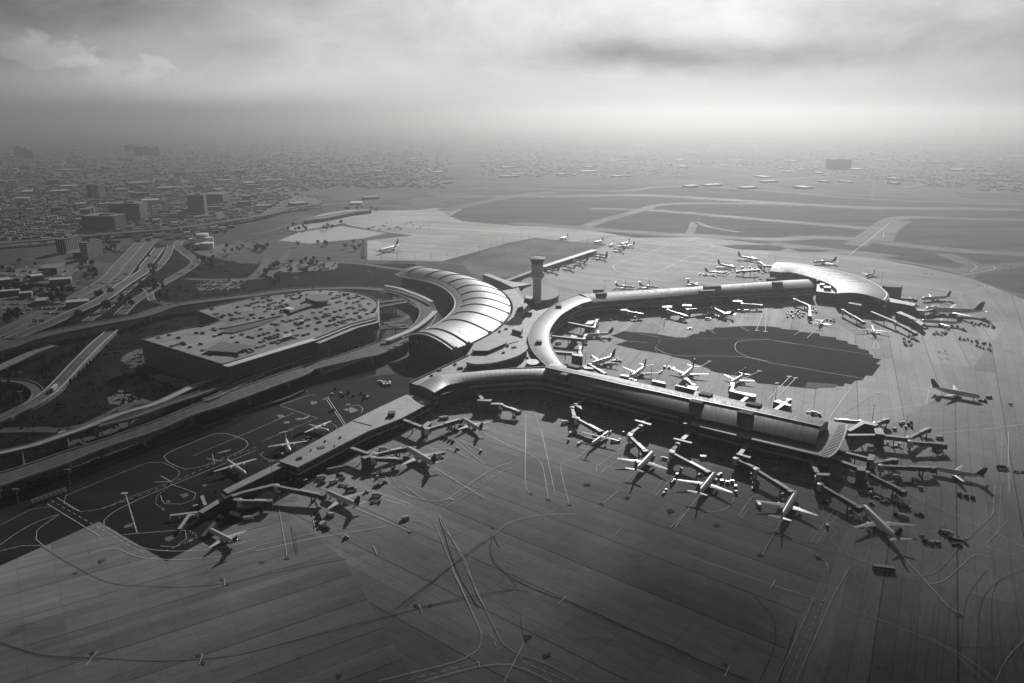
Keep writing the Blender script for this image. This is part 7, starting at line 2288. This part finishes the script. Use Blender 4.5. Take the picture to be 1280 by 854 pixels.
herd('z8', 640, 700, 735, 760, 6, ['dcart', 'cart'], -20, 'beyond the pier end gate block', 'beyond the pier end')
SINGLES = [
    ('flat', 'D', 845, 620, -20, 'flatbed truck by the T shaped gate house nearest the turboprop'), ('tug', 'D', 505, 540, 30, 'small tug alone between turboprop bridge and first T gate house'),
    ('truck', 'D', 162, 548, 10, 'box truck, farthest of three vehicles left of the shaded turboprop'), ('van', 'D', 208, 628, 50, 'white van, middle of three vehicles left of the shaded turboprop'), ('tug', 'D', 186, 682, 80, 'tug, nearest of three vehicles left of the shaded turboprop'), ('belt', 'D', 268, 702, 60, 'belt loader at the tail of the shaded turboprop'),
    ('fuel', 'D', 545, 684, 10, 'dark fuel truck under the right wingtip of the shaded turboprop'), ('tug', 'D', 608, 626, 0, 'tug just right of the shaded turboprop nose'), ('belt', 'D', 495, 625, 60, 'belt loader at the nose of the shaded turboprop'),
    ('flat', 'E', 75, 640, 20, 'flatbed truck beneath the start of the terrace'), ('van', 'E', 118, 692, 0, 'white van beneath the start of the terrace'), ('pickup', 'E', 240, 702, 20, 'dark pickup parked left of the terrace jet bridge'),
    ('truck', 'y4', 35, 192, 40, 'box truck left of the hooked jet bridge'), ('pickup', 'y4', 92, 210, 40, 'dark pickup left of the hooked jet bridge'), ('tug', 'y4', 170, 242, 90, 'white tug close under the hooked jet bridge gate house'), ('tug', 'y4', 197, 242, 90, 'second tug close under the hooked jet bridge gate house, right one'), ('van', 'y4', 365, 232, 90, 'white van alone between the two pier end bridges'),
    ('pickup', 'y4', 275, 347, 20, 'dark pickup by the bogie of the hooked bridge'), ('cart', 'y4', 286, 462, 80, 'single cart standing on the zigzag painted lines'),
    ('dcart', 'y3', 800, 215, 60, 'dark dolly at the head of the line left of the middle nose in jet'), ('fuel', 'y3', 780, 252, 60, 'dark tanker in the line left of the middle nose in jet'), ('flat', 'y3', 740, 297, 60, 'flatbed at the tail of the line left of the middle nose in jet'), ('loader', 'y3', 990, 232, 60, 'cargo loader against the side of the middle nose in jet'),
    ('cart', 'y3', 1010, 212, 30, 'cart nearest the nose in the arc right of the middle nose in jet'), ('lcart', 'y3', 1018, 246, 10, 'pale dolly in the arc right of the middle nose in jet, first'), ('lcart', 'y3', 1045, 252, -5, 'pale dolly in the arc right of the middle nose in jet, second'), ('lcart', 'y3', 1068, 248, -20, 'pale dolly in the arc right of the middle nose in jet, third'), ('lcart', 'y3', 1084, 272, 80, 'pale dolly in the arc right of the middle nose in jet, fourth'), ('tug', 'y3', 1086, 298, 85, 'tug at the end of the arc right of the middle nose in jet'),
    ('van', 'y3', 1197, 360, 90, 'white van left of the rightmost nose in jet'), ('belt', 'y3', 740, 132, -30, 'belt loader under the right wing of the leftmost nose in jet'), ('loader', 'y3', 1172, 272, 70, 'cargo loader near the rightmost nose in jet'), ('tug', 'y3', 820, 187, 60, 'tug by the bridge of the middle nose in jet'), ('cart', 'y3', 685, 125, 60, 'cart by the nose of the leftmost nose in jet'),
    ('tug', 'y4', 503, 352, -40, 'tug alone in front of the longest foreground jet'), ('flat', 'y4', 540, 325, -20, 'flatbed, leftmost of the dark vehicles right of the longest foreground jet'), ('pickup', 'y4', 565, 345, -25, 'dark pickup below the leftmost flatbed right of the longest foreground jet'), ('loader', 'y4', 590, 340, -20, 'cargo loader among the dark vehicles right of the longest foreground jet'), ('fuel', 'y4', 660, 372, -15, 'dark tanker, largest of the dark vehicles right of the longest foreground jet'),
    ('pickup', 'y4', 733, 405, -28, 'dark pickup standing apart, farthest right of the dark vehicles'), ('truck', 'y4', 655, 418, -18, 'box truck with a flat trailer beside the longest foreground jet wing'), ('dcart', 'y4', 618, 405, -18, 'dark dolly behind the box truck beside the longest foreground jet wing'),
    ('tug', 'y4', 748, 512, 100, 'tug leading the curved cart train behind the longest foreground jet'), ('dcart', 'y4', 760, 535, -50, 'dark dolly in the curved cart train behind the longest foreground jet'), ('lcart', 'y4', 792, 545, -5, 'pale dolly in the curved cart train behind the longest foreground jet'), ('cart', 'y4', 823, 545, 5, 'last cart of the curved train behind the longest foreground jet'),
    ('dcart', 'y4', 838, 490, -28, 'dark container, left end of the big container stack'), ('truck', 'y4', 868, 497, -28, 'white topped truck in the middle of the big container stack'), ('flat', 'y4', 895, 512, -28, 'flatbed in the big container stack'), ('loader', 'y4', 925, 525, -28, 'loader at the right end of the big container stack'), ('pickup', 'y4', 915, 552, -20, 'dark pickup just below the big container stack'), ('dcart', 'y4', 850, 482, -28, 'dark container behind the left end of the big container stack'), ('dcart', 'y4', 882, 520, -28, 'dark container in front of the big container stack'),
    ('bus', 'y4', 560, 672, -14, 'airport bus alone on the foreground apron behind the longest jet'), ('flat', 'y4', 440, 262, -30, 'dark flatbed beneath the free cab bridge, left'), ('loader', 'y4', 470, 300, -30, 'dark loader beneath the free cab bridge, right'), ('dcart', 'y4', 500, 285, 20, 'dark dolly between the two vehicles beneath the free cab bridge'),
    ('truck', 'y4', 625, 225, -10, 'box truck under the long level jet bridge'), ('van', 'y4', 715, 240, -20, 'white van with a pale roof behind the free cab bridge'), ('flat', 'y4', 690, 255, -20, 'flatbed beside the white van behind the free cab bridge'), ('cart', 'y4', 740, 278, -20, 'cart at the end of the line behind the free cab bridge'), ('tug', 'y4', 803, 132, 0, 'tug alone above the far right jet'),
    ('dcart', 'y4', 928, 310, -10, 'first of three dark dollies in line below the far right jet'), ('dcart', 'y4', 960, 318, -10, 'second of three dark dollies in line below the far right jet'), ('dcart', 'y4', 992, 325, -10, 'third of three dark dollies in line below the far right jet'), ('fuel', 'y4', 1135, 180, -12, 'long dark tanker driving along the lane at the right edge'), ('flat', 'y4', 1215, 196, -12, 'flatbed following the long dark tanker at the right edge'),
    ('towtug', 'z8', 1040, 628, -25, 'pushback tug towing the lone jet on the open apron'), ('van', 'z8', 1070, 610, 0, 'white van ahead of the towed jet'), ('tug', 'z8', 1175, 645, 80, 'small tug far right of the towed jet'),
    ('truck', 'F', 455, 322, -15, 'box truck below the forked bridge gate house'), ('flat', 'F', 535, 285, 10, 'flatbed under the forked bridge'), ('loader', 'F', 605, 297, 10, 'loader under the forked bridge'), ('belt', 'F', 640, 150, 30, 'belt loader beyond the two short free tunnels'), ('cart', 'F', 600, 192, 10, 'cart in the gap between gate block and forked bridge'), ('fuel', 'F', 870, 322, -10, 'tanker beneath the far tunnel of the forked bridge'), ('van', 'F', 885, 246, 0, 'white van above the far tunnel of the forked bridge'), ('tug', 'F', 850, 375, 0, 'tug alone below the far tunnel of the forked bridge'),
    ('flat', 'F', 65, 85, -20, 'flatbed behind the pier end canopy, left'), ('truck', 'F', 92, 92, -20, 'box truck behind the pier end canopy, middle'), ('dcart', 'F', 125, 102, -20, 'dark dolly behind the pier end canopy, right'),
    ('truck', 'G', 455, 500, 10, 'box truck at the foot of the rear pier near the satellite'), ('truck', 'z7', 430, 230, 5, 'box truck at the inner corner below the curved link'), ('flat', 'z7', 468, 236, -10, 'flatbed at the inner corner below the curved link'), ('van', 'z7', 505, 226, 10, 'white van under the leftmost rear pier gate house'), ('loader', 'z7', 585, 226, 0, 'loader under the leftmost rear pier tunnel'), ('pickup', 'z7', 590, 240, 0, 'dark pickup just below the leftmost rear pier tunnel'), ('flat', 'z7', 800, 238, 10, 'flatbed under the bending rear pier tunnel'), ('fuel', 'z7', 826, 232, 0, 'tanker under the bending rear pier tunnel'), ('pickup', 'z7', 862, 277, 0, 'dark pickup alone on the pale concrete above the asphalt patch'), ('fuel', 'z7', 950, 232, 0, 'dark tanker below the bent tunnel of the hidden jet'), ('truck', 'z7', 1105, 192, 0, 'box truck under the rightmost rear pier tunnel'), ('loader', 'z7', 1140, 188, 0, 'loader under the rightmost rear pier tunnel'),
    ('dcart', 'z7', 740, 466, 0, 'dark container at the head of a small train by the asphalt edge'), ('dcart', 'z7', 762, 468, -8, 'second dark container of a small train by the asphalt edge'), ('tug', 'z7', 785, 472, -8, 'tug at the end of a small train by the asphalt edge'), ('flat', 'z7', 720, 490, 60, 'flatbed between two jets behind the long pier'), ('truck', 'z7', 225, 350, 5, 'box truck in the courtyard inside the curved link, left'), ('truck', 'z7', 305, 352, 5, 'box truck in the courtyard inside the curved link, right'), ('pickup', 'z7', 355, 355, 30, 'dark pickup at the end of the courtyard bridges'), ('tug', 'z7', 388, 412, 60, 'tug by the nose of the dark sided jet'), ('loader', 'z7', 500, 432, 30, 'loader at the tail of the dark sided jet'), ('fuel', 'z7', 515, 440, 30, 'tanker at the tail of the dark sided jet'),
    ('dcart', 'J', 427, 632, 60, 'first dolly of the train left of the long tunnel jet'), ('dcart', 'J', 445, 668, 60, 'second dolly of the train left of the long tunnel jet'), ('dcart', 'J', 458, 702, 60, 'third dolly of the train left of the long tunnel jet'), ('dcart', 'J', 450, 742, 60, 'fourth dolly of the train left of the long tunnel jet'), ('van', 'J', 492, 752, 60, 'white topped van leading the train left of the long tunnel jet'), ('pickup', 'J', 522, 788, -30, 'dark pickup at the foot of the train left of the long tunnel jet'), ('van', 'J', 570, 662, -15, 'white van under the wing of the long tunnel jet'),
    ('tug', 'J', 920, 432, 0, 'tug nearest the tail of the long tunnel jet'), ('truck', 'J', 1015, 472, 10, 'truck, upper of two close together right of the long tunnel jet'), ('flat', 'J', 1008, 530, 10, 'flatbed, lower of two close together right of the long tunnel jet'), ('pickup', 'J', 1025, 378, 20, 'dark pickup in the middle of the stand lines right of the long tunnel jet'), ('tug', 'J', 1097, 338, 30, 'tug rightmost on the stand lines by the twin tunnel bridges'), ('tug', 'J', 1022, 295, 70, 'tug on the stand lines just below the twin tunnel bridges'), ('van', 'J', 1038, 248, 80, 'white van on the stand lines just below the twin tunnel bridges'),
    ('bus', 'J', 610, 222, 25, 'bus parked along the low pier front'), ('fuel', 'J', 668, 292, -25, 'tanker slanting across the stand before the low pier'), ('truck', 'J', 600, 342, 40, 'white truck in the middle of the low pier vehicles'), ('flat', 'J', 690, 372, -20, 'flatbed right of the white truck before the low pier'), ('pickup', 'J', 482, 352, 40, 'dark pickup left of the white truck before the low pier'), ('truck', 'J', 480, 300, 30, 'grey box truck close to the low pier wall'), ('fuel', 'J', 768, 418, 15, 'long dark tanker above the wing of the long tunnel jet'),
    ('dcart', 'I', 732, 215, 60, 'first dark tug of four in a row between the two corner jets'), ('dcart', 'I', 757, 228, 60, 'second dark tug of four in a row between the two corner jets'), ('lcart', 'I', 790, 243, 60, 'third tug, pale topped, of four in a row between the two corner jets'), ('dcart', 'I', 823, 260, 60, 'fourth dark tug of four in a row between the two corner jets'), ('tug', 'I', 867, 330, 30, 'tug inside the painted box below the four in a row'), ('cart', 'I', 1096, 350, 80, 'white topped cart at the corner of the painted box'), ('flat', 'I', 665, 392, 30, 'flatbed at the wing of the twin tunnel jet'), ('truck', 'I', 695, 422, 30, 'box truck at the tail of the twin tunnel jet'), ('belt', 'I', 730, 368, 60, 'belt loader by the wingtip of the twin tunnel jet'), ('van', 'I', 722, 32, 10, 'white van, left of two by the terminal corner'), ('van', 'I', 752, 28, 10, 'white van, right of two by the terminal corner'), ('tug', 'I', 785, 118, 60, 'tug under the slanting tunnel bridge of the corner jet'), ('truck', 'I', 145, 332, 10, 'box truck behind the upper twin tunnel bridge'), ('loader', 'I', 555, 490, 20, 'loader under the belly of the twin tunnel jet'),
    ('van', 'K', 560, 422, -20, 'white van, left of a pair near the low pier end'), ('van', 'K', 605, 437, -20, 'white van, right of a pair near the low pier end'), ('pickup', 'K', 628, 388, 0, 'dark pickup above the pair of white vans near the low pier end'), ('truck', 'K', 705, 468, 15, 'truck at the shadow edge near the low pier end'), ('tug', 'K', 432, 450, 0, 'tug alone near the covered stair'), ('tug', 'K', 368, 540, 20, 'white tug at the nose of the T tailed jet'), ('cart', 'K', 190, 350, 40, 'cart by the hooked walkway'), ('van', 'K', 165, 448, 30, 'white van at the tip of the low pier'),
    ('fuel', 'L', 605, 510, 15, 'dark tanker below the head on turboprop'), ('flat', 'L', 795, 406, -15, 'flatbed right of the head on turboprop'), ('pickup', 'L', 985, 190, 35, 'dark pickup driving across the double painted line on the west apron'), ('fuel', 'J', 62, 82, 20, 'dark tanker beyond the low pier walkway'),
    ('van', 'y2', 725, 425, 25, 'pale van alone on the open foreground apron'), ('tug', 'y2', 440, 515, 0, 'tiny tug on the open foreground apron, left of the pale van'),
]
for s_ in SINGLES:
    veh(*s_[:5], s_[5])
p = W('O', 415, 652, 4.4)
o = dup(VH['wbus'], p, 0) if False else VH['wbus']
o.location = (p.x, p.y, 4.3)
q = W('O', 600, 440, 5.6)
o.rotation_euler = (0, 0, math.atan2(q.y - p.y, q.x - p.x))
o['label'] = 'lone white bus on the straight sloping ramp'
for (x, y, a, lab) in ((765, 520, 18, 'rear trailer of the row beside the garage wall'), (790, 530, 18, 'second trailer of the row beside the garage wall'), (818, 538, 18, 'third trailer of the row beside the garage wall'), (870, 545, 18, 'upper trailer of the pair nearest the guideway'), (882, 562, 18, 'lower trailer of the pair nearest the guideway'), (628, 497, -12, 'single long trailer at the top of the bare yard')):
    veh('trailer', 'z5', x, y, a, lab)
for (x, y, lab) in ((195, 72, 'articulated truck on the road behind the garage'), (550, 38, 'coach on the road behind the garage, by the hall tip')):
    veh('truck', 'z6', x, y, 5, lab, None, 10.1)

# ------------------------------------------------------------------ lighting masts and lamp posts
def mast(v, x, yb, yt, label, group=None, heads=4):
    o_ = VW[v]
    p = W(v, x, yb)
    h = min(max(zheight(o_[0] + x / o_[2], o_[1] + yb / o_[2], o_[1] + yt / o_[2]), 6), 32)
    t_ = thing('light_mast', label, 'light mast', (p.x, p.y, 0), 0, group)
    mb = MB()
    mb.tube([(p.x, p.y, 0), (p.x, p.y, h)], [.28, .14], 6)
    mb.build('pole', GREY_MET, t_)
    mb = MB()
    mb.beam((p.x - 1.6, p.y, h + .2), (p.x + 1.6, p.y, h + .2), .4, .3)
    for k in range(heads):
        mb.box((p.x - 1.4 + 2.8 * k / max(heads - 1, 1), p.y - .4, h - .2), (.55, .6, .5))
    mb.build('lamp_head', OFFW, t_)


for v, x, yb, yt, lab in (('z6', 453, 725, 642, 'light mast beside the low pier roof, left one'), ('z6', 805, 735, 632, 'light mast in front of the low pier by the corner jet bridge'), ('z6', 1112, 605, 520, 'light mast at the bend gate house'), ('D', 272, 392, 252, 'light mast at the dog legged bridge'), ('D', 800, 495, 372, 'light mast at the first T shaped gate house'),
                          ('D', 1072, 672, 545, 'light mast at the second T shaped gate house'), ('E', 456, 572, 484, 'light mast at the terrace jet bridge'), ('E', 666, 240, 116, 'tall light mast behind the empty gate house'), ('z8', 506, 722, 645, 'light mast by the pier end gate block'), ('D', 316, 135, 5, 'tall light mast by the dark sided jet'),
                          ('D', 815, 215, 98, 'light mast between two jets behind the long pier'), ('C', 510, 505, 388, 'light mast in the inner corner of the curved link'), ('C', 1160, 535, 480, 'short mast on the concrete below the rear pier'), ('G', 143, 462, 355, 'light mast before the rear pier front'), ('G', 418, 195, 104, 'hazy light mast behind the crescent tip'),
                          ('G', 795, 215, 148, 'hazy light mast behind the crescent middle'), ('H', 256, 148, 66, 'light mast by the satellite plant building'), ('L', 1105, 305, 148, 'light mast beside the low pier by the yard'), ('L', 705, 405, 320, 'light mast behind the head on turboprop'), ('L', 570, 705, 542, 'light mast at the joint of walkway and tunnel')):
    mast(v, x, yb, yt, lab)
for x, yb, yt in ((450, 825, 778), (550, 818, 768), (665, 806, 763)):
    mast('z3', x, yb, yt, 'light mast standing behind the rear pier roof on the far apron', 'masts behind the rear pier')
for x, yb, yt in ((608, 682, 650), (685, 682, 648), (768, 678, 655), (850, 674, 645), (928, 664, 648), (978, 656, 632), (1085, 644, 612), (1137, 628, 600), (1197, 610, 580)):
    mast('z2', x, yb, yt, 'hazy light mast along the lower edge of the left apron', 'masts along the left apron edge')
for x, yb, yt in ((655, 505, 482), (708, 520, 500), (795, 535, 512), (840, 535, 505)):
    mast('z2', x, yb, yt, 'hazy light mast in the depot on the left apron', 'masts in the left apron depot')
for x, yb, yt in ((82, 580, 548), (365, 605, 568), (308, 645, 615), (45, 575, 540)):
    mast('z3', x, yb, yt, 'hazy light mast round the infield above the temporary pier', 'masts round the infield')
for x, yb, yt in ((140, 785, 680), (218, 598, 488), (335, 448, 385), (405, 440, 395), (535, 640, 530), (655, 395, 345)):
    mast('Q', x, yb, yt, 'slender street lamp among the elevated roads at the left', 'street lamps by the elevated roads', 2)
for x, yb, yt in ((180, 835, 668), (165, 572, 535), (465, 80, 15), (265, 180, 128), (500, 235, 200), (690, 75, 30)):
    mast('O', x, yb, yt, 'slender street lamp along the highways at the left', 'street lamps along the highways', 2)
for v, x, y, lab in (('O', 272, 152, 'dark overhead road sign left of its twin over the motorway'), ('O', 325, 152, 'dark overhead road sign right of its twin over the motorway')):
    p = W(v, x, y + 22)
    t_ = thing('road_sign', lab, 'road sign', p)
    mb = MB()
    mb.tube([(p.x, p.y, 0), (p.x, p.y, 7)], .25, 6)
    mb.build('post', GREY_MET, t_)
    mb = MB()
    mb.box((p.x, p.y - .3, 5.5), (5, .25, 2.6))
    mb.build('sign_panel', DARK_MET, t_)
# blast fence along the west apron's dark edge
t_ = thing('blast_fence', 'dark slatted blast fence at the end of the west taxi lane', 'fence', W('y1', 240, 320))
a, b = W('y1', 158, 352), W('y1', 328, 290)
for k in range(8):
    p, q = a.lerp(b, k / 8), a.lerp(b, (k + .92) / 8)
    mb = MB()
    for j in range(4):
        mb.beam((p.x, p.y - .25 * j, .9 + .8 * j), (q.x, q.y - .25 * j, .9 + .8 * j), .5, .35)
    mb.beam((p.x, p.y, 3.4), (p.x + .3, p.y - 1.2, 3.4), .3, 3.4)
    mb.build('fence_panel', GREY_MET, t_)
t_ = thing('perimeter_fence', 'long dark perimeter fence between west apron and elevated road', 'fence', W('Q', 600, 540))
q = spline(WL('Q', [(0, 820), (260, 730), (520, 630), (820, 510), (1220, 340)]) + WL('L', [(0, 360), (260, 262), (420, 195), (640, 130), (800, 60)]), 14)
mb = MB()
for a, b in zip(q[:-1], q[1:]):
    mb.beam(a + Vector((0, 0, 2.3)), b + Vector((0, 0, 2.3)), .12, 2.2)
mb.build('fence_mesh', DARK_MET, t_)
